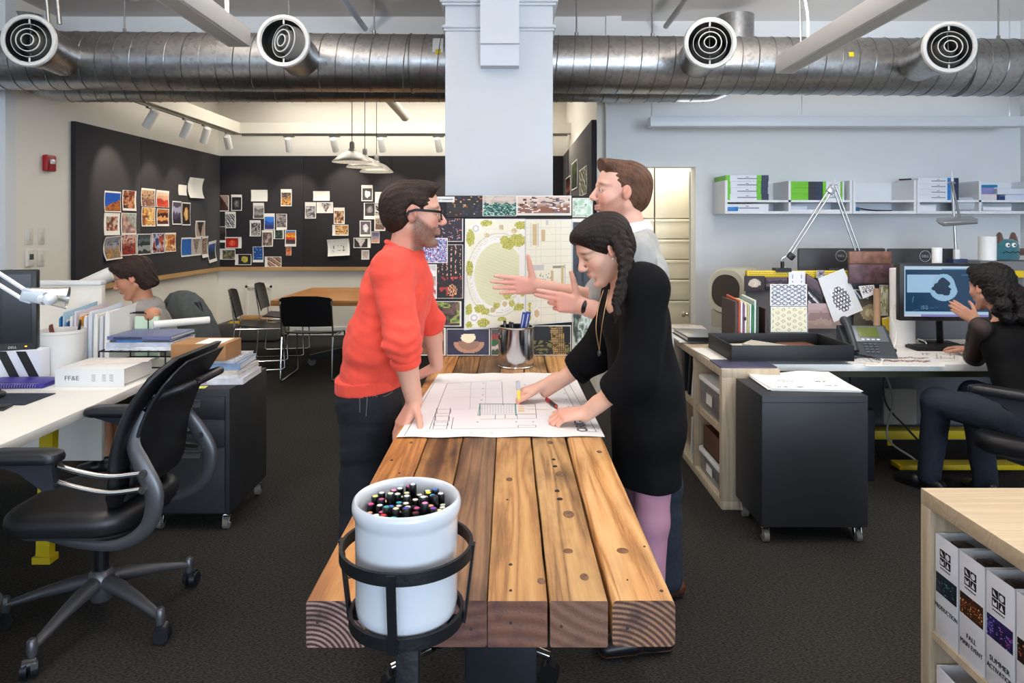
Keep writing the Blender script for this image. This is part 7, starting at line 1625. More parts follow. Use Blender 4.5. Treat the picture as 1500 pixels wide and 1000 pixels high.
def polygonise(groups,res,kg=.01,disp=None):
    lo,hi=g_bounds(groups);N=8;bs=res*N;nb=np.maximum(1,np.ceil((hi-lo)/bs).astype(int))
    ii=np.stack(np.meshgrid(*[np.arange(n) for n in nb],indexing='ij'),-1).reshape(-1,3)
    cen=lo+(ii+.5)*bs;h=bs*.87;dc=g_eval(groups,cen,kg)
    dims=nb*N+1;G=np.ones(dims,np.float32)
    inside=dc<0
    Gb=np.where(inside,-1.0,1.0).astype(np.float32).reshape(nb)
    G[:-1,:-1,:-1]=np.repeat(np.repeat(np.repeat(Gb,N,0),N,1),N,2)
    keep=np.abs(dc)<h*1.25+.006;kb=ii[keep];kc=cen[keep];dk=dc[keep]
    off=np.stack(np.meshgrid(*[np.arange(N+1)]*3,indexing='ij'),-1).reshape(-1,3);B=len(off)
    CH=500
    for s in range(0,len(kb),CH):
        b=kb[s:s+CH];cc=kc[s:s+CH];dd=dk[s:s+CH];act=[]
        for g in groups:
            for fn,a,k,op in g.pr:
                q=fn(cc,*a);act.append(q<(dd+2*h+k+.012 if op>0 else h+k+.012) if not g.cuts or op<0 else q<2.5*h+k+.03)
        idx=(b[:,None,:]*N+off[None]).reshape(-1,3)
        v=g_eval(groups,lo+idx*res,kg,act,B,disp);G[idx[:,0],idx[:,1],idx[:,2]]=v
    S=G<0
    a_=S[:-1,:-1,:-1];allv=a_.copy();anyv=a_.copy()
    for dx in (0,1):
        for dy in (0,1):
            for dz in (0,1):
                if dx+dy+dz:
                    q=S[dx:dims[0]-1+dx,dy:dims[1]-1+dy,dz:dims[2]-1+dz];allv &= q;anyv |= q
    cells=np.argwhere(anyv & ~allv);del allv,anyv
    val={(dx,dy,dz):G[cells[:,0]+dx,cells[:,1]+dy,cells[:,2]+dz] for dx in (0,1) for dy in (0,1) for dz in (0,1)}
    acc=np.zeros((len(cells),3));cnt=np.zeros(len(cells))
    for ax in range(3):
        for u in (0,1):
            for w in (0,1):
                p0=[0,0,0];o=[i for i in range(3) if i != ax];p0[o[0]]=u;p0[o[1]]=w;p1=list(p0);p1[ax]=1
                A,Bv=val[tuple(p0)],val[tuple(p1)];m=(A<0) != (Bv<0);t=np.zeros(len(cells));t[m]=A[m]/(A[m]-Bv[m])
                pt=np.tile(np.array(p0,float),(len(cells),1));pt[:,ax]=t;acc[m]+=pt[m];cnt[m]+=1
    V=lo+(cells+acc/np.maximum(cnt,1)[:,None])*res
    vid=np.full(tuple(dims-1),-1,np.int32);vid[cells[:,0],cells[:,1],cells[:,2]]=np.arange(len(cells));F=[]
    for ax in range(3):
        o=[i for i in range(3) if i != ax];sl0=[slice(1,-1)]*3;sl1=[slice(1,-1)]*3;sl0[ax]=slice(0,-1);sl1[ax]=slice(1,None)
        s0,s1=S[tuple(sl0)],S[tuple(sl1)];e=np.argwhere(s0 != s1);
        if not len(e):continue
        flip=s0[e[:,0],e[:,1],e[:,2]];e=e.copy();e[:,o[0]]+=1;e[:,o[1]]+=1
        def cell(du,dv):c=e.copy();c[:,o[0]] -= du;c[:,o[1]] -= dv;return vid[c[:,0],c[:,1],c[:,2]]
        q=np.stack([cell(1,1),cell(0,1),cell(0,0),cell(1,0)],1);
        if ax==1:flip=~flip
        q[~flip]=q[~flip][:,::-1];F.append(q[(q >= 0).all(1)])
    F=np.concatenate(F)
    # light smoothing
    for it in range(2):
        s=np.zeros_like(V);c=np.zeros(len(V))
        for i in range(4):
            np.add.at(s,F[:,i],V[F[:,(i+1) % 4]]);np.add.at(c,F[:,i],1)
        V=V*.5+.5*s/np.maximum(c,1)[:,None]
    return V,F
def np_mesh(name,V,F,mat,parent=None,origin=(0,0,0),color=None):
    me=bpy.data.meshes.new(name);V=np.asarray(V)
    me.vertices.add(len(V));me.vertices.foreach_set('co',(V-nv(origin)).astype(np.float32).ravel())
    me.loops.add(F.size);me.loops.foreach_set('vertex_index',F.astype(np.int32).ravel())
    me.polygons.add(len(F));me.polygons.foreach_set('loop_start',np.arange(0,F.size,4,dtype=np.int32))
    me.update(calc_edges=True);me.validate();me.shade_smooth();me.materials.append(mat)
    if color is not None:colattr(me,color)
    o=bpy.data.objects.new(name,me);COL.objects.link(o)
    if parent:o.parent=parent
    else:o.location=origin
    return o
def frame3(fwd,up):
    f=unit(fwd);u=nv(up);u=u-f*(u@f);u=u/np.linalg.norm(u);l=np.cross(u,f);return np.stack([f,l,u],1)   # columns: forward, left, up
def head(g,o,R,s=1.0,female=False):
    g.frame(o,R,s)
    g.ell((-.014,0,.036),(.100,.077,.083),k=.02)
    g.ell((.026,0,-.028),(.062,.060 if not female else .056,.082),k=.03)
    for y in (1,-1):
        g.cone((-.002,y*.050,-.050),(.058,y*.014,-.106),.024,.016,k=.02)
        g.ell((.056,y*.036,-.026),(.026,.024,.026),k=.02)
        g.ell((-.004,y*.076,-.004),(.019,.009,.032),np.array(Euler((0,-.25,y*.35)).to_matrix()),k=.006)
        g.ell((.000,y*.086,.000),(.010,.006,.018),np.array(Euler((0,-.25,y*.35)).to_matrix()),k=.004,op=-1)
        g.ell((.106,y*.031,.002),(.022,.019,.012),k=.012,op=-1)
        g.ell((.099,y*.0110,-.0335),(.010,.0072,.0072),k=.006)
        g.ell((.0745,y*.031,.0015),(.0135,.0145,.0115),k=.004)
    g.ell((.070,0,-.104),(.021,.021,.016),k=.015)
    g.ell((.072,0,.022),(.019,.050,.013),k=.015)
    g.cone((.086,0,.012),(.1085,0,-.027),.0075,.0112,k=.010)
    g.ell((.0860,0,-.0585),(.0115,.022,.0056),k=.008)
    g.ell((.0845,0,-.0700),(.0115,.019,.0062),k=.008)
    g.frame((0,0,0),I3,1)
def hand(g,W,fwd,up,thumb_sgn,curl=(.2,.25,.2),fcurls=None,spread=.06,thumb=(.75,.75,-.25),tcurl=.25,s=1.0,elbow=None):
    """W wrist; fwd towards the fingers; up out of the back of the hand; thumb on side thumb_sgn*(up x fwd)"""
    R=frame3(fwd,up);f,l,u=R[:,0],R[:,1]*thumb_sgn,R[:,2];W=nv(W)
    offs=(.028,.0095,-.0095,-.027);ln=(.96,1.06,.99,.78);base=(.088,.091,.086,.079);tips=[]
    for i in range(4):
        K=W+f*base[i]*s+l*offs[i]*s
        g.cone(W+l*offs[i]*.55*s,K,.0165*s,.0118*s,k=.012)
        c=fcurls[i] if fcurls else curl;sp=offs[i]*spread*30;d0=f+l*sp*.35;d0=d0/np.linalg.norm(d0);p=K;ang=0;r=.0098*s*(1 if i<3 else .88)
        for j,L in enumerate((.047,.028,.022)):
            ang+=c[j];d=d0*math.cos(ang)-u*math.sin(ang);q=p+d*L*ln[i]*s;r2=r*(.93 if j<2 else .80);g.cone(p,q,r,r2,k=.0035);p,r=q,r2
        tips.append(p)
    B=W+f*.022*s+l*.022*s-u*.004*s;d=l*thumb[0]+f*thumb[1]+u*thumb[2];d=d/np.linalg.norm(d);p=B;r=.0165*s
    for j,L in enumerate((.044,.033,.027)):
        q=p+d*L*s;r2=(.0125,.0108,.0085)[j]*s;g.cone(p,q,r,r2,k=.010 if j==0 else .0035);p,r=q,r2
        d=d+f*tcurl*.8-l*tcurl*.55;d=d/np.linalg.norm(d)
    tips.append(p)
    if elbow is not None:g.flat(W,W+(nv(elbow)-W)*.25,.0205*s,.026*s,l,1.25,k=.015)
    return tips
skin=attr_mat('skin',.48,sss=.12,spec=.35)
def skincol(V,base,pink,heads,hands=()):
    """own colours of the skin: flush on cheeks, ears and knuckles, lips, beard and brows"""
    b=np.array(lin(base));p=np.array(lin(pink));C=np.tile(b,(len(V),1))
    nz=(np.sin(V@np.array([61.,33,47]))+np.sin(V@np.array([-37.,71,23])+1))*.25
    C *= (1+.05*nz)[:,None]
    def mix(w,col):
        w=np.clip(w,0,1)[:,None];C[:]=C*(1-w)+np.array(lin(col) if isinstance(col,str) else col)*w
    for (o,R,s,opt) in heads:
        q=((V-nv(o))@R)/s;x,y,z=q[:,0],q[:,1],q[:,2];near=(np.abs(z)<.16) & (np.linalg.norm(q,axis=1)<.17)
        G=lambda cx,cy,cz,rx,ry,rz:np.exp(-(((x-cx)/rx)**2+((np.abs(y)-cy)/ry)**2+((z-cz)/rz)**2))*near
        mix(.45*G(.075,.042,-.028,.03,.024,.022),pink);mix(.35*G(.115,0,-.03,.02,.02,.018),pink);mix(.6*G(0,.085,0,.03,.015,.035),pink)
        mix(.7*(G(.096,0,-.0645,.016,.022,.0095)),opt.get('lip','#b5685c'))
        mix(.35*G(.088,.031,.004,.02,.016,.010),'#7a4c3c')
        brow=np.exp(-(((np.abs(y)-.034)/.022)**2+((z-.024+.25*(np.abs(y)-.034))/.0055)**2))*near*(x>.05);mix(.85*brow,opt.get('brow','#3a2a20'))
        eye=np.exp(-(((np.abs(y)-.032)/.012)**2+((z-.000)/.0040)**2))*near*(x>.06);mix(.85*eye,opt.get('eye','#2c1e18'))
        if opt.get('beard'):
            lo=np.clip((-.030-z-.55*np.clip(x-.05,-1,0)*-1*0)/.012,0,1);side=np.clip((x+.012)/.02,0,1)
            m=near*side*np.where(x>.070,np.clip((-.042-z)/.008,0,1),np.clip((.0-z-(x-.012)*.75)/.014,0,1))*np.clip((z+.150)/.02,0,1)
            m *= 1-np.exp(-(((x-.10)/.02)**2+(y/.022)**2+((z+.0645)/.009)**2))
            gr=.72+.28*np.random.RandomState(5).rand(len(V));mix(opt['beard'][1]*m*gr,opt['beard'][0])
    for (h,r) in hands:
        w=np.exp(-(np.linalg.norm(V-nv(h),axis=1)/r)**2);mix(.45*w,pink)
    return np.clip(C,0,1)
def folds(amp,f,seed=0,stretch=(1,1,1)):
    g=np.random.RandomState(seed);A=g.randn(5,3)*np.array(stretch);A=A/np.linalg.norm(A,axis=1)[:,None]*np.array(f);ph=g.rand(5)*6
    def fn(p):
        d=np.zeros(len(p));w=p+.012*np.sin(p[:,[1,2,0]]*19+seed)
        for i in range(5):d+=np.sin(w@(A[i]*(1+.35*i))+ph[i])/(1+.4*i)
        return amp*d*.45
    return fn
def strands(o,R,s,amp,f,axis=(.9,0,.4)):
    """hair strand relief running along axis in head space"""
    a=unit(axis);o=nv(o)
    def fn(p):
        q=((p-o)@R)/s;t=q@a;n=q-t[:,None]*a;th=np.arctan2(n[:,1],n[:,2]+.02);r=np.linalg.norm(n,axis=1)
        return amp*(np.sin(th*f+5*np.sin(t*18))+.6*np.sin(th*f*2.3+q[:,0]*60)+.5*np.sin(r*330+th*9+t*12))*.5
    return fn
def hair_mat(name,c0,c1,rough=.38):
    return M(name,c0,.55,noise=(55,.35),bump=(220,.5),stretch=(1,1,.35),spec=.22)

# ================================================================== people
def garment(name,groups,res,mat,root,disp=None,kg=.012):
    V,F_=polygonise(groups,res,kg,disp);return np_mesh(name,V,F_,mat,root,root.location)
def body(label,groups,res,colfn,kg=.012):
    V,F_=polygonise(groups,res,kg);o=(V[:,0].mean(),V[:,1].mean(),0.0);r=np_mesh('person',V,F_,skin,None,o,colfn(V));return tag(r,label,'person',None)
def shoe(root,ankle,fwd,mat,sole,name='shoe',L=.27,hi=.09):
    f=unit((fwd[0],fwd[1],0));s=np.array([-f[1],f[0],0]);a=nv((ankle[0],ankle[1],0));g=Grp(.02)
    h=a-f*.055+np.array([0,0,.042]);t=a+f*(L-.085)+np.array([0,0,.036]);m=a+f*.07+np.array([0,0,.05])
    g.flat(h,m,.034,.036,s,1.05);g.flat(m,t,.036,.027,s,1.45);g.cone(a+np.array([0,0,.05]),a+np.array([0,0,hi]),.040,.043);g.cut((0,0,.016),(0,0,-1))
    V,F_=polygonise([g],.005);o=np_mesh(name,V,F_,mat,root,root.location)
    g=Grp(.01);g.flat(h,m,.039,.041,s,1.05);g.flat(m,t,.041,.032,s,1.45);g.cut((0,0,.017),(0,0,1));g.cut((0,0,.002),(0,0,-1));V,F_=polygonise([g],.005);np_mesh('sole',V,F_,sole,o,root.location)
    return o
def eye(root,o,R,s,iris='#4a3626'):
    for y in (1,-1):
        c=nv(o)+R@(np.array([.0791,y*.031,.0005])*s);m=MB(root.location);m.sph(c,.0098*s,16,12);e=m.build('eye',M('eye_white','#e4dcd6',.2),root)
        c2=c+R@(np.array([.0058,0,0])*s);m=MB(root.location);m.sph(c2,.0053*s,12,8);m.build('iris',M('iris_'+iris[1:],iris,.15),e)
dk_sole=M('sole_dark','#1a1614',.6);leather=M('shoe_brown','#4a2a1c',.4,noise=(20,.2));blkshoe=M('shoe_black','#151316',.4)
denim=M('dark_denim','#14171f',.85,noise=(70,.25),bump=(500,.25));denim2=M('blue_denim','#1b2434',.85,noise=(70,.25),bump=(500,.25))
# ------------------------------------------------------------------ man in the orange red sweater
def red_man():
    Ro=frame3((1,.06,-.03),(.02,0,1));S=1.07;HO=nv(P(607,313,2.66))
    nk=nv(P(594,366,2.70));ch=nv(P(585,420,2.74));wa=nv(P(562,500,2.75));pe=nv(P(545,572,2.76))
    shn=nv(P(573,397,2.56));eln=nv(P(588,498,2.46));wrn=nv(P(607,589,2.53));shf=nv(P(592,400,2.92));elf=nv(P(631,470,3.06));wrf=nv(P(640,536,3.13))
    B=Grp(.02);head(B,HO,Ro,S);hb=HO+Ro@np.array([-.02,0,-.06])*S
    B.cone(hb,nk+np.array([0,0,-.02]),.060,.066,k=.025)
    T=Grp(.04);T.flat(nk+np.array([0,0,-.06]),ch,.075,.105,(0,1,0),1.5);T.flat(ch,wa,.105,.10,(0,1,0),1.4);T.flat(wa,pe,.10,.105,(0,1,0),1.45)
    A=Grp(.015);A.chain([shn,eln,eln+(wrn-eln)*.35,wrn],[.052,.043,.044,.028]);A.chain([shf,elf,elf+(wrf-elf)*.35,wrf],[.052,.043,.042,.028])
    hand(A,wrn,(-.42,-.42,-.72),(-.62,-.45,.62),1,s=1.08,fcurls=((.15,.35,.3),(.2,.4,.3),(.25,.4,.3),(.25,.4,.3)),spread=.05,thumb=(.85,.45,-.05),tcurl=.2,elbow=eln)
    hand(A,wrf,(-.85,.10,-.45),(-.3,-.2,.9),-1,s=1.05,fcurls=((.25,.4,.3),)*4,spread=.05,thumb=(.6,.8,-.2),elbow=elf)
    kn=nv((-.575,2.66,.47));an=nv((-.60,2.66,.09));kf=nv((-.555,2.87,.47));af=nv((-.58,2.87,.09));hn=pe+np.array([0,-.09,-.02]);hf=pe+np.array([0,.09,-.02])
    Lg=Grp(.03);Lg.chain([hn,kn,an],[.083,.052,.038]);Lg.chain([hf,kf,af],[.083,.052,.038])
    col=lambda V:skincol(V,'#d2a08a','#d07a6a',[(HO,Ro,S,dict(beard=('#3c2a20',.78),brow='#2c1f18',lip='#b0705f'))],[(wrn+np.array([-.03,-.03,-.08]),.06),(wrf+np.array([-.06,0,-.03]),.06)])
    r=body('man in orange red sweater and black glasses leaning both hands on the table',[B,T,A,Lg],.0038,col)
    eye(r,HO,Ro,S)
    # sweater
    sw=M('sweater_coral','#e8503f',.85,noise=(14,.05),bump=(420,.25),sheen=.08,spec=.2)
    T2=Grp(.05);T2.cone(nk+np.array([-.005,0,-.028]),nk+np.array([-.012,0,-.07]),.074,.085);T2.flat(nk+np.array([-.02,0,-.07]),ch+np.array([-.005,0,0]),.095,.132,(0,1,0),1.55);T2.flat(ch,wa,.135,.135,(0,1,0),1.4);T2.flat(wa,pe+np.array([-.005,0,.03]),.138,.128,(0,1,0),1.45)
    T2.cut(nk+np.array([0,0,.012]),(.30,0,1));T2.cut(pe+np.array([0,0,.025]),(.10,0,-1))
    S1=Grp(.03);c1=eln+(wrn-eln)*.34;S1.chain([shn+np.array([.015,.06,.0]),shn,eln,c1],[.075,.080,.064,.054]);S1.cut(c1,unit(wrn-eln))
    S2=Grp(.03);c2=elf+(wrf-elf)*.2;S2.chain([shf+np.array([0,-.06,0]),shf,elf,c2],[.075,.078,.062,.055]);S2.cut(c2,unit(wrf-elf))
    fo1=folds(.0060,30,3,(1,.6,1.8));fo2=folds(.0026,75,5,(1,.6,1.4));fo=lambda p:fo1(p)+fo2(p);ax1=unit(wrn-eln)
    def dsp(p):
        d=fo(p);t=(p-eln)@ax1;near=np.exp(-(np.linalg.norm(p-(eln+ax1*.03),axis=1)/.085)**2);return d-.007*near*np.sin(t*150+2*np.sin(p[:,0]*40))
    garment('sweater',[T2,S1,S2],.005,sw,r,dsp,.03)
    # ribbed bands at cuffs, hem and neck
    g=Grp(.004);g.cone(c1-ax1*.012,c1+ax1*.012,.0575,.055,0);g.cut(c1+ax1*.013,ax1);g.cut(c1-ax1*.016,-ax1);garment('cuff',[g],.004,sw,r)
    g=Grp(.01);hc=pe+np.array([-.005,0,.06]);g.flat(hc+np.array([.004,0,.03]),hc-np.array([0,0,.05]),.1415,.1385,(0,1,0),1.42);g.cut(hc+np.array([0,0,.012]),(-.1,0,1));g.cut(hc-np.array([0,0,.042]),(.1,0,-1));garment('hem_band',[g],.005,sw,r,lambda p:.001*np.sin(np.arctan2(p[:,1]-hc[1],p[:,0]-hc[0])*150))
    m=MB(r.location);nr=[Vector(nk+np.array([-.004+.071*math.cos(t),.071*math.sin(t),.012-.30*.071*math.cos(t)])) for t in [2*PI*i/40 for i in range(40)]];m.tube(nr,.0085,10,True);m.build('neck_band',sw,r)
    # jeans
    J=Grp(.04);J.flat(pe+np.array([0,0,.06]),pe+np.array([0,0,-.05]),.112,.118,(0,1,0),1.45);J.chain([hn,kn+np.array([0,0,.02]),an+np.array([0,0,.0])],[.105,.078,.072]);J.chain([hf,kf,an*0+af],[.105,.078,.072]);J.ell(pe+np.array([-.045,-.06,-.05]),(.085,.08,.10));J.cut((0,0,.045),(0,0,-1));J.cut(pe+np.array([0,0,.075]),(0,0,1));j1=folds(.0055,26,8,(1,1,1.8));j2=folds(.0025,70,9,(.6,.6,1.6))
    jo=garment('jeans',[J],.0055,denim,r,lambda p:j1(p)+j2(p));JV=np.array([tuple(v.co) for v in jo.data.vertices])+nv(r.location);cp=np.array([0,0,CAMZ])
    def onj(px,py):
        d=unit(nv(P(px,py,1.0))-cp);q=JV-cp;t=q@d;off=np.linalg.norm(q-t[:,None]*d,axis=1);i=np.where(off<.006)[0];i=i if len(i) else np.array([off.argmin()]);k=i[t[i].argmin()];return Vector(JV[k]-d*.0015)
    st=M('jeans_stitch','#77766f',.8)
    for pts in (((503,574),(510,574),(517,573),(524,572)),((504,578),(510,578),(517,577),(524,576)),((525,573),(526,590),(527,606)),((536,562),(536,585),(536,612)),((541,576),(552,581),(566,580),(577,574))):
        m=MB(r.location);m.tube([onj(*p) for p in pts],.0011,5);m.build('pocket_stitching',st,jo)
    shoe(r,an,(1,-.1),leather,dk_sole);shoe(r,af,(1,.1),leather,dk_sole)
    # hair
    H=Grp(.02).frame(HO,Ro,S);H.ell((-.024,0,.040),(.104,.0855,.084),k=.02);H.ell((-.045,0,.005),(.082,.080,.085),k=.02);H.ell((.040,0,.092),(.056,.062,.030),np.array(Euler((0,.12,0)).to_matrix()),k=.02);H.ell((.066,.012,.088),(.030,.045,.020),k=.02)
    H.cut((.048,0,.018),(.90,0,-.44));H.cut((-.075,0,-.088),(.18,0,-1))
    for y in (1,-1):H.ell((.004,y*.092,-.010),(.034,.034,.048),k=.006,op=-1);H.ell((.07,y*.085,-.03),(.06,.03,.05),k=.01,op=-1)
    garment('hair',[H],.0035,hair_mat('hair_dark_brown','#2e1f17','#3c2a20'),r,strands(HO,Ro,S,.0019,38,(.9,.1,.45)))
    # glasses
    gm=M('glasses_black','#0c0a0a',.5,spec=.25);L_=lambda v:Vector(HO+Ro@(np.array(v)*S))
    m=MB(r.location)
    gl=None
    for y in (1,-1):
        m=MB(r.location);ring=[L_((.103-.004*abs(math.cos(t)),y*(.033+.024*max(-1,min(1,1.25*math.cos(t)))),-.001+.017*max(-1,min(1,1.25*math.sin(t))))) for t in [2*PI*i/28 for i in range(28)]];m.tube(ring,.0026,8,True);o=m.build('glasses_rim',gm,r)
        m=MB(r.location);m.tube([L_((.100,y*.057,.008)),L_((.080,y*.071,.010)),L_((.01,y*.083,.013)),L_((-.012,y*.084,.006)),L_((-.022,y*.084,-.010))],1,flat=(.0022,.0048,tuple(Ro@np.array([0,1,0]))));m.build('temple_arm',gm,o)
        m=MB(r.location);m.loft([[L_((.1015+dx,y*(.033+.022*max(-1,min(1,1.25*math.cos(t)))),-.001+.015*max(-1,min(1,1.25*math.sin(t))))) for t in [2*PI*i/20 for i in range(20)]] for dx in (0,.001)]);m.build('lens',M('glasses_lens','#d8dcdc',.05,alpha=.12),o)
    m=MB(r.location);m.tube([L_((.104,.010,.006)),L_((.108,0,.008)),L_((.104,-.010,.006))],.0026,8);m.build('bridge',gm,r)
    return r
red_man()
# ------------------------------------------------------------------ standing man in the grey pullover
def grey_man():
    Ro=frame3((-1,-.16,.05),(0,0,1));S=1.10;HO=nv(P(908,281,2.86))
    nk=nv(P(926,338,2.86));ch=nv(P(928,400,2.86));wa=nv(P(935,500,2.86));pe=nv(P(945,570,2.86))
    shn=nv(P(930,372,2.68));eln=nv(P(915,468,2.66));wrn=nv(P(853,448,2.76));shf=nv(P(924,372,3.04));elf=nv(P(866,437,3.08));wrf=nv(P(788,419,3.01))
    B=Grp(.02);head(B,HO,Ro,S);hb=HO+Ro@np.array([-.02,0,-.06])*S;B.cone(hb,nk+np.array([.0,0,-.02]),.060,.066,k=.025)
    T=Grp(.04);T.flat(nk+np.array([0,0,-.06]),ch,.075,.105,(0,1,0),1.5);T.flat(ch,wa,.105,.10,(0,1,0),1.4);T.flat(wa,pe,.10,.105,(0,1,0),1.45)
    A=Grp(.015);A.chain([shn,eln,eln+(wrn-eln)*.35,wrn],[.052,.043,.042,.027]);A.chain([shf,elf,elf+(wrf-elf)*.35,wrf],[.052,.043,.042,.027])
    # near (left) hand: back towards the viewer, thumb up
    hand(A,wrn,(-1,.12,.16),(.05,-1,.05),-1,s=1.08,fcurls=((.15,.2,.2),(.25,.25,.2),(.75,.6,.4),(.9,.7,.4)),spread=.07,thumb=(.95,.35,.10),tcurl=.05,elbow=eln)
    # far (right) hand: open palm towards the viewer, thumb up, fingers spread
    hand(A,wrf,(-1,-.05,.05),(-.05,1,.05),1,s=1.08,fcurls=((.10,.12,.10),)*4,spread=.30,thumb=(.95,.25,-.10),tcurl=.0,elbow=elf)
    kn=nv((.62,2.76,.46));an=nv((.63,2.75,.09));kf=nv((.60,2.98,.46));af=nv((.61,3.0,.09));hn=pe+np.array([0,-.09,-.02]);hf=pe+np.array([0,.09,-.02])
    Lg=Grp(.03);Lg.chain([hn,kn,an],[.083,.052,.038]);Lg.chain([hf,kf,af],[.083,.052,.038])
    col=lambda V:skincol(V,'#dcab98','#d88672',[(HO,Ro,S,dict(beard=('#8a5236',.55),brow='#6a4630',lip='#b8705f'))],[(wrn+np.array([-.1,0,0]),.07),(wrf+np.array([-.1,0,0]),.08)])
    r=body('man in grey pullover with white collar gesturing with both hands',[B,T,A,Lg],.0038,col)
    eye(r,HO,Ro,S,'#4a5a60')
    gv=M('pullover_grey','#a3a3a0',.9,noise=(30,.06),bump=(380,.3),sheen=.08,spec=.2);shs=M('shirt_sleeve_grey','#98a0aa',.85,noise=(45,.08),bump=(200,.2))
    T2=Grp(.05);T2.cone(nk+np.array([0,0,-.035]),nk+np.array([0,0,-.07]),.076,.086);T2.flat(nk+np.array([0,0,-.07]),ch,.095,.128,(0,1,0),1.5);T2.flat(ch,wa,.130,.125,(0,1,0),1.35);T2.flat(wa,pe,.125,.122,(0,1,0),1.4);T2.cut(nk+np.array([0,0,-.005]),(-.35,0,1));T2.cut(pe,(0,0,-1))
    c1=eln+(wrn-eln)*.3;c2=elf+(wrf-elf)*.12
    S1=Grp(.03);S1.chain([shn+np.array([0,.05,.01]),shn,eln,c1],[.078,.076,.060,.052]);S1.cut(c1,unit(wrn-eln))
    S2=Grp(.03);S2.chain([shf+np.array([0,-.05,.01]),shf,elf,c2],[.078,.074,.060,.052]);S2.cut(c2,unit(wrf-elf));f1=folds(.005,34,4);f2=folds(.003,80,6);garment('pullover',[T2,S1,S2],.005,gv,r,lambda p:f1(p)+f2(p),.03)
    cw=M('collar_white','#e6e8ec',.7);m=MB(r.location);R=[]
    for (dr,dz) in ((.060,.0),(.064,.034),(.068,.036),(.082,-.004),(.078,-.006),(.066,-.004)):R.append([Vector(nk+np.array([.004+dr*math.cos(t),dr*.98*math.sin(t),dz+.012*math.cos(t)+.0])) for t in [PI*(-.86)+1.72*PI*i/40 for i in range(41)]])
    vs=[v for q in R for v in q];n=41;fs=[(k*n+i,k*n+i+1,((k+1) % 6)*n+i+1,((k+1) % 6)*n+i) for k in range(6) for i in range(n-1)];m.add(vs,fs);m.build('collar',cw,r)
    J=Grp(.04);J.flat(pe+np.array([0,0,.03]),pe+np.array([0,0,-.05]),.11,.115,(0,1,0),1.4);J.chain([hn,kn,an],[.100,.076,.070]);J.chain([hf,kf,af],[.100,.076,.070]);J.cut((0,0,.04),(0,0,-1));garment('jeans',[J],.007,denim2,r,folds(.004,30,9))
    shoe(r,an,(-1,-.2),leather,dk_sole);shoe(r,af,(-1,.1),leather,dk_sole)
    H=Grp(.02).frame(HO,Ro,S);H.ell((-.026,0,.040),(.100,.084,.082),k=.02);H.ell((-.048,0,.0),(.075,.074,.085),k=.02);H.ell((.045,.0,.094),(.062,.060,.030),np.array(Euler((0,.0,0)).to_matrix()),k=.02);H.ell((.090,.018,.098),(.030,.040,.022),k=.02)
    H.cut((.046,0,.015),(.92,0,-.40));H.cut((-.075,0,-.090),(.15,0,-1))
    for y in (1,-1):H.ell((.004,y*.092,-.020),(.030,.030,.042),k=.006,op=-1);H.ell((.08,y*.085,-.04),(.06,.03,.06),k=.01,op=-1)
    garment('hair',[H],.0035,hair_mat('hair_light_brown','#5c4030','#6c4c38'),r,strands(HO,Ro,S,.0019,36,(.9,.1,.45)))
    m=MB(r.location);w0=wrn+(eln-wrn)*.12;dd=unit(eln-wrn);m.ring([(.029,-.010),(.029,.010),(.033,.010),(.033,-.010)],Vector(w0),32,Vector(dd).to_track_quat('Z','Y').to_matrix());m.build('watch_strap',blackm,r)
    return r
grey_man()
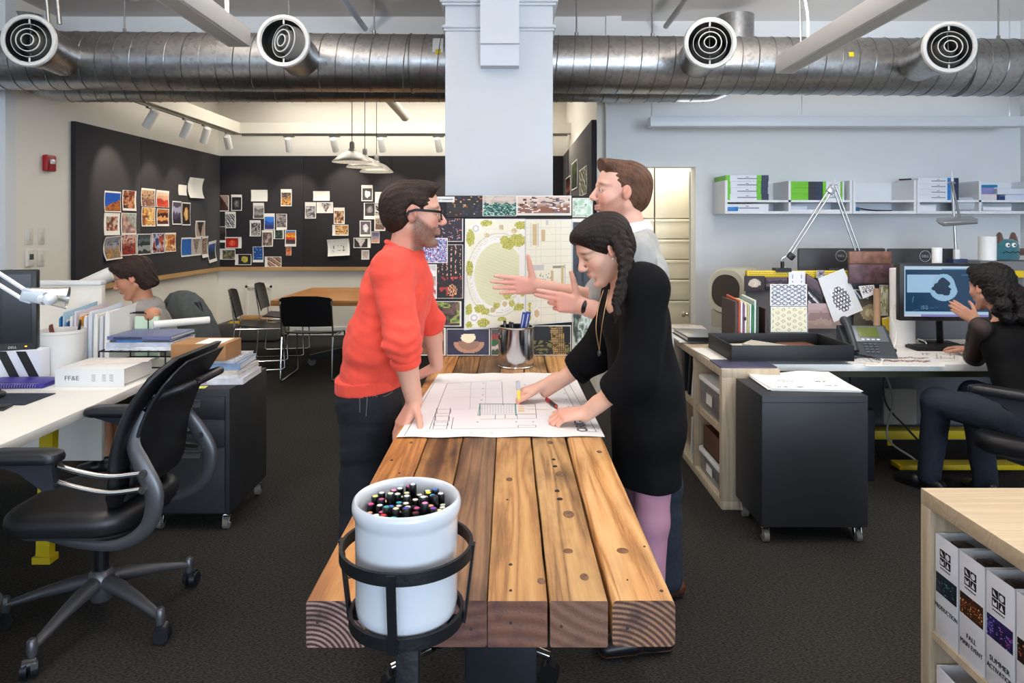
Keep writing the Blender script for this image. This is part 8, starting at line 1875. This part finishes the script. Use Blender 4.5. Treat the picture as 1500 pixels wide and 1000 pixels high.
# ------------------------------------------------------------------ woman in black with a braid
def black_woman():
    Ro=frame3((-.86,-.22,-.46),(-.42,-.08,.90));S=1.0;HO=nv(P(883,364,2.48))
    nk=nv(P(922,412,2.50));ch=nv(P(930,468,2.50));wa=nv(P(945,560,2.50));pe=nv(P(950,615,2.50))
    shn=nv(P(948,420,2.34));eln=nv(P(932,546,2.33));wrn=nv(P(857,609,2.44));shf=nv(P(914,420,2.66));elf=nv(P(872,520,2.74));wrf=nv(P(799,574,2.79))
    B=Grp(.02);head(B,HO,Ro,S,True);hb=HO+Ro@np.array([-.025,0,-.055])*S;B.cone(hb,nk+np.array([0,0,-.01]),.050,.054,k=.02);B.flat(nk,nk+np.array([-.035,0,-.09]),.055,.05,(0,1,0),1.4,k=.03)
    T=Grp(.04);T.flat(nk+np.array([.01,0,-.03]),ch,.065,.090,(0,1,0),1.5);T.flat(ch,wa,.09,.085,(0,1,0),1.4);T.flat(wa,pe,.085,.10,(0,1,0),1.45)
    A=Grp(.015);A.chain([shn,eln,eln+(wrn-eln)*.35,wrn],[.042,.036,.036,.023]);A.chain([shf,elf,elf+(wrf-elf)*.35,wrf],[.042,.036,.036,.023])
    # near hand resting knuckles up on the drawing, fingers curled under
    hand(A,wrn+np.array([0,0,.012]),(-.92,.02,-.10),(-.15,-.30,.94),-1,s=.95,fcurls=((.55,.9,.5),(.6,1.0,.5),(.65,1.0,.5),(.7,1.0,.5)),spread=.02,thumb=(.55,.9,-.25),tcurl=.25,elbow=eln)
    # far hand writing: fingers closed round the marker
    tips=hand(A,wrf+np.array([-.012,0,.026]),(-.93,-.16,-.20),(-.12,.15,.95),1,s=.95,fcurls=((.7,.8,.4),(.9,1.0,.5),(1.1,1.1,.5),(1.2,1.1,.5)),spread=.02,thumb=(.35,1.0,-.35),tcurl=.3,elbow=elf)
    kn=nv((.505,2.40,.46));an=nv((.50,2.40,.085));kf=nv((.51,2.60,.46));af=nv((.50,2.60,.085));hn=pe+np.array([0,-.08,-.02]);hf=pe+np.array([0,.08,-.02])
    Lg=Grp(.03);Lg.chain([hn,kn,an],[.078,.050,.034]);Lg.chain([hf,kf,af],[.078,.050,.034])
    col=lambda V:skincol(V,'#dcae96','#dc8a78',[(HO,Ro,S,dict(brow='#3a281e',lip='#c0685e',eye='#2a1c18'))],[(wrn+np.array([-.09,0,0]),.06),(wrf+np.array([-.09,0,0]),.06)])
    r=body('woman in loose black dress with a dark braid bending over the drawing',[B,T,A,Lg],.0036,col)
    bd=M('dress_black','#0c0c0e',.9,noise=(20,.1),bump=(200,.15),spec=.15)
    T2=Grp(.05);T2.flat(nk+np.array([.03,0,-.02]),ch,.075,.110,(0,1,0),1.65);T2.flat(ch,wa,.110,.115,(0,1,0),1.45);T2.flat(wa,pe,.115,.124,(0,1,0),1.4);T2.flat(pe,pe+np.array([-.01,0,-.31]),.124,.118,(0,1,0),1.35)
    T2.cut((0,0,.572),(0,0,-1));T2.ell(nk+np.array([-.075,-.02,-.005]),(.075,.075,.11),k=.02,op=-1)
    S1=Grp(.04);c1=eln+(wrn-eln)*.42;S1.chain([shn+np.array([-.01,.05,.0]),shn,eln+np.array([.0,0,.0]),c1],[.075,.072,.070,.066]);S1.cut(c1,unit(wrn-eln))
    S2=Grp(.04);c2=elf+(wrf-elf)*.40;S2.chain([shf+np.array([0,-.05,.0]),shf,elf,c2],[.072,.070,.068,.062]);S2.cut(c2,unit(wrf-elf))
    garment('dress',[T2,S1,S2],.005,bd,r,folds(.007,24,12,(1.2,1.2,.6)),.03)
    for (c,d,rr) in ((c1,unit(wrn-eln),.068),(c2,unit(wrf-elf),.064)):
        g=Grp(.004);g.cone(c-d*.022,c+d*.006,rr,rr-.002,0);g.cut(c+d*.007,d);g.cut(c-d*.030,-d);garment('cuff',[g],.005,bd,r,folds(.003,50,2))
    lm=M('leggings_mauve','#a8788c',.8,bump=(300,.15));J=Grp(.03);J.chain([hn,kn,an],[.082,.056,.040]);J.chain([hf,kf,af],[.082,.056,.040]);J.cut((0,0,.05),(0,0,-1));J.cut(pe-np.array([0,0,.1]),(0,0,1));garment('leggings',[J],.006,lm,r,folds(.0015,40,3))
    shoe(r,an,(-1,-.15),blkshoe,leather,L=.25);shoe(r,af,(-1,.1),blkshoe,leather,L=.25)
    hm=hair_mat('hair_very_dark','#1e1512','#2a1e18',.34)
    H=Grp(.02).frame(HO,Ro,S);H.ell((-.020,0,.040),(.110,.088,.087),k=.02);H.ell((-.05,0,-.012),(.074,.076,.078),k=.02);H.ell((.03,0,.076),(.066,.072,.042),k=.02)
    H.cut((.060,0,.028),(.80,0,-.60));H.cut((-.05,0,-.075),(.0,0,-1))
    for y in (1,-1):H.ell((.006,y*.096,-.026),(.024,.032,.040),k=.006,op=-1);H.ell((.085,y*.075,-.045),(.062,.05,.068),k=.012,op=-1)
    garment('hair',[H],.0035,hm,r,strands(HO,Ro,S,.0020,42,(.75,.1,.65)))
    # braid: three interlaced strands hanging over the near shoulder
    path=bez([P(902,346,2.42),P(914,368,2.375),P(917,398,2.335),P(909,428,2.305),P(903,446,2.30)],40);path=[nv(p) for p in path];G=Grp(.004);n=len(path)
    for k in range(3):
        pts=[];rs=[]
        for i,p in enumerate(path):
            t=i/(n-1);ph=t*22+2*PI*k/3;w_=.021*(1-.45*t);tan=unit(path[min(i+1,n-1)]-path[max(i-1,0)]);sd=unit(np.cross(tan,(0,-1,0)));fr=np.array([0,-1.0,0]);pts.append(p+sd*(w_*math.sin(ph))+fr*(w_*.55*math.sin(2*ph)));rs.append(.0165*(1-.45*t))
        G.chain(pts,rs,.002)
    e=path[-1];G.chain([e,e+np.array([.004,-.004,-.03]),e+np.array([-.004,-.004,-.065])],[.013,.015,.003])
    garment('braid',[G],.0035,hm,r,lambda p:.0010*np.sin(p@np.array([500.,200,300])))
    # long necklace
    gold=M('necklace_gold','#8c6a44',.35,.9);m=MB(r.location);m.tube(bez([P(884,424,2.34),P(876,452,2.325),P(873,482,2.32),P(878,513,2.325)]),.0016,6);m.tube(bez([P(892,424,2.33),P(886,452,2.32),P(881,482,2.32),P(878,513,2.325)]),.0016,6);nl=m.build('necklace',gold,r)
    m=MB(r.location);m.sph(P(878,517,2.325),(.007,.006,.011));m.build('pendant',M('pendant_dark','#3a3c40',.3,.6),nl)
    m=MB(r.location);w=nv(wrn)+np.array([-.125,-.022,.012])
    er=HO+Ro@np.array([.012,-.085 if (Ro@np.array([0,-1,0]))[1]<0 else .085,-.034]);m.sph(Vector(er),.0045);m.build('earring',M('pearl','#d8d4ce',.2),r)
    return tips
tips_=black_woman()
# markers in use
def highlighter(a,b,body_m,tip_m,cap_m,label):
    a,b=Vector(a),Vector(b);r=thing('marker',label,'marker',a);d=(b-a).normalized();L=(b-a).length
    m=MB();m.cyl(d*.012,d*L*.62,.0075,n=16);m.build('barrel',body_m,r);m=MB();m.cyl((0,0,0),d*.012,.0025,.006,12);m.build('tip',tip_m,r);m=MB();m.cyl(d*L*.62,d*L,.0078,n=16);m.build('end',cap_m,r)
gp=Vector((tips_[0]+tips_[4])/2);hd=Vector((-.10,-.05,.99)).normalized()
highlighter(gp-hd*((gp.z-TZ-.006)/hd.z),gp+hd*.10,M('highlighter_yellow','#f0d860',.3),M('tip_red','#e0452c',.4),M('marker_clear','#c9ccd4',.15,alpha=.6),'yellow highlighter with a red tip in the hand of the woman in black')
a=PZ(801,584.5,TZ+.012);b=PZ(816,596,TZ+.012);highlighter(b,a,mkb,M('tip_red','#e0452c',.4),M('marker_red','#b8202c',.35),'black and red marker lying on the drawing beside the writing hand')
# ------------------------------------------------------------------ seated woman on the left
def left_woman():
    Ro=frame3((-.80,-.34,-.34),(-.30,-.12,.93));S=.98;HO=nv(P(194,406,4.05))
    nk=nv(P(213,447,4.10));ch=nv(P(214,478,4.12));pe=nv((-2.12,4.30,.56))
    shn=nv(P(223,461,3.97));eln=nv(P(207,508,4.07));wrn=nv((-2.36,4.16,.78));shf=nv(P(196,460,4.28));elf=nv((-2.34,4.36,.86));wrf=nv((-2.38,4.24,.78))
    B=Grp(.02);head(B,HO,Ro,S,True);hb=HO+Ro@np.array([-.025,0,-.055])*S;B.cone(hb,nk,.048,.052,k=.02);B.flat(nk,nk+np.array([-.03,-.01,-.08]),.055,.05,(.3,1,0),1.4,k=.03)
    T=Grp(.04);T.flat(nk+np.array([0,0,-.04]),ch,.07,.095,(.25,1,0),1.4);T.flat(ch,pe,.09,.11,(.25,1,0),1.4)
    A=Grp(.015);A.chain([shn,eln,wrn],[.045,.036,.024]);A.chain([shf,elf,wrf],[.045,.036,.024]);hand(A,wrn,(-1,.1,-.1),(0,0,1),-1,s=.92,elbow=eln);hand(A,wrf,(-1,.0,-.1),(0,0,1),1,s=.92,elbow=elf)
    kn=nv((-2.50,4.16,.52));an=nv((-2.42,4.12,.09));kf=nv((-2.52,4.36,.52));af=nv((-2.55,4.36,.09))
    Lg=Grp(.03);Lg.chain([pe+np.array([0,-.08,-.03]),kn,an],[.085,.058,.036]);Lg.chain([pe+np.array([0,.08,-.03]),kf,af],[.085,.058,.036])
    r=body('woman in sleeveless grey top sitting at the left desk, head lowered',[B,T,A,Lg],.0050,lambda V:skincol(V,'#b98264','#b86a58',[(HO,Ro,S,dict(brow='#2c1e18',lip='#a05a50'))]))
    gt=M('top_grey','#8d8983',.9,noise=(40,.1),bump=(150,.2));T2=Grp(.04);T2.flat(nk+np.array([.015,.0,-.025]),ch,.078,.118,(.25,1,0),1.42);T2.flat(ch,pe+np.array([0,0,.02]),.118,.125,(.25,1,0),1.4);T2.cone(shn+np.array([.0,.04,-.01]),shn+np.array([.01,.05,-.10]),.050,.06);T2.ell(nk+np.array([-.07,-.03,-.0]),(.06,.07,.11),k=.02,op=-1);garment('sleeveless_top',[T2],.007,gt,r,folds(.006,34,21))
    SH=Grp(.03);SH.chain([pe+np.array([0,-.08,-.03]),pe*.4+kn*.6],[.105,.09]);SH.chain([pe+np.array([0,.08,-.03]),pe*.4+kf*.6],[.105,.09]);garment('skirt',[SH],.01,M('skirt_dark','#26262a',.9),r)
    shoe(r,an,(-1,0),blkshoe,dk_sole,L=.24);shoe(r,af,(-1,0),blkshoe,dk_sole,L=.24)
    H=Grp(.02).frame(HO,Ro,S);H.ell((-.020,0,.040),(.112,.090,.088),k=.02);H.ell((-.055,0,-.02),(.075,.085,.085),k=.02);H.ell((-.075,0,-.075),(.05,.07,.035),k=.02);H.ell((.05,.0,.085),(.050,.07,.035),k=.02);H.cut((.058,0,.02),(.86,0,-.5));H.cut((-.05,0,-.10),(0,0,-1))
    for y in (1,-1):H.ell((.075,y*.075,-.04),(.058,.05,.065),k=.012,op=-1)
    garment('hair',[H],.0045,hair_mat('hair_brown_bob','#2c1d16','#3c2a20'),r,strands(HO,Ro,S,.0035,16,(.7,.1,.7)))
left_woman()
# ------------------------------------------------------------------ seated woman on the right, seen from behind
def right_woman():
    Ro=frame3((-.28,.95,-.10),(-.02,.08,1));S=1.0;HO=nv(P(1450,420,3.62))
    nk=nv(P(1474,468,3.56));ch=nv(P(1480,505,3.52));pe=nv((2.60,3.36,.58));ax=(.85,.52,0)
    shn=nv(P(1437,480,3.50));eln=nv(P(1427,522,3.74));wrn=nv(P(1430,470,3.93));shf=nv((2.78,3.66,.97));elf=nv((2.78,3.85,.80));wrf=nv((2.70,4.0,.775))
    B=Grp(.02);head(B,HO,Ro,S,True);hb=HO+Ro@np.array([-.025,0,-.055])*S;B.cone(hb,nk,.048,.052,k=.02)
    T=Grp(.04);T.flat(nk+np.array([0,0,-.04]),ch,.07,.095,ax,1.45);T.flat(ch,pe,.09,.11,ax,1.4)
    A=Grp(.015);A.chain([shn,eln,wrn],[.043,.036,.024]);A.chain([shf,elf,wrf],[.043,.036,.024]);hand(A,wrn,(-.5,.5,.5),(-.6,-.7,.3),-1,s=.92,elbow=eln);hand(A,wrf,(-.2,1,-.05),(0,0,1),1,s=.92,elbow=elf)
    kn=nv((2.36,3.76,.53));an=nv((2.38,3.86,.09));kf=nv((2.62,3.84,.55));af=nv((2.60,3.72,.09));h1=pe+np.array([-.08,-.04,-.04]);h2=pe+np.array([.08,.04,-.04])
    Lg=Grp(.03);Lg.chain([h1,kn,an],[.085,.056,.036]);Lg.chain([h2,kf,af],[.085,.056,.036])
    r=body('curly haired woman in a black sheer top sitting at the lit monitor',[B,T,A,Lg],.0050,lambda V:skincol(V,'#c08c74','#b86e60',[(HO,Ro,S,dict(brow='#20160f'))]))
    bt=M('top_black','#0a0a0b',.9,bump=(200,.15),spec=.15);sh=M('sheer_black','#1d1514',.7,alpha=.80)
    T2=Grp(.04);T2.flat(nk+np.array([0,0,-.045]),ch,.070,.112,ax,1.5);T2.flat(ch,pe+np.array([0,0,-.04]),.112,.13,ax,1.4);garment('top',[T2],.007,bt,r,folds(.005,34,31))
    for (a,b,c) in ((shn,eln,wrn),(shf,elf,wrf)):g=Grp(.02);e=b+(c-b)*.8;g.chain([a,b,e],[.056,.050,.036]);g.cut(e,unit(c-b));garment('sheer_sleeve',[g],.007,sh,r,folds(.003,40,7))
    J=Grp(.03);J.chain([h1,kn,an],[.10,.074,.060]);J.chain([h2,kf,af],[.10,.074,.060]);J.cut((0,0,.05),(0,0,-1));garment('jeans',[J],.008,denim2,r,folds(.004,34,11))
    shoe(r,an,(-.6,1),blkshoe,dk_sole,L=.25);shoe(r,af,(.1,1),blkshoe,dk_sole,L=.25)
    H=Grp(.02).frame(HO,Ro,S);H.ell((-.020,0,.040),(.112,.092,.090),k=.02);H.ell((-.055,0,-.02),(.078,.088,.085),k=.02);H.ell((.05,.0,.085),(.050,.07,.035),k=.02);H.cut((.058,0,.02),(.86,0,-.5))
    for y in (1,-1):H.ell((.075,y*.075,-.04),(.058,.05,.065),k=.012,op=-1)
    g2=random.Random(4)
    for i in range(44):t=g2.random();H.ell((-.085-.06*t+g2.uniform(-.03,.03),g2.uniform(-.095,.095),-.02-.15*t),(.032,.032,.032),k=.012)
    hr=garment('hair',[H],.0045,hair_mat('hair_black_curly','#130e0d','#1e1614'),r,lambda p:.004*np.sin(p[:,0]*190+2*np.sin(p[:,2]*90))*np.sin(p[:,2]*170+p[:,1]*120))
    c=HO+Ro@np.array([-.115,.02,.02]);m=MB(r.location);m.sph(Vector(c),(.018,.010,.009));m.build('hair_clip',M('clip_silver','#b8b4c4',.2,.8),r)
right_woman()
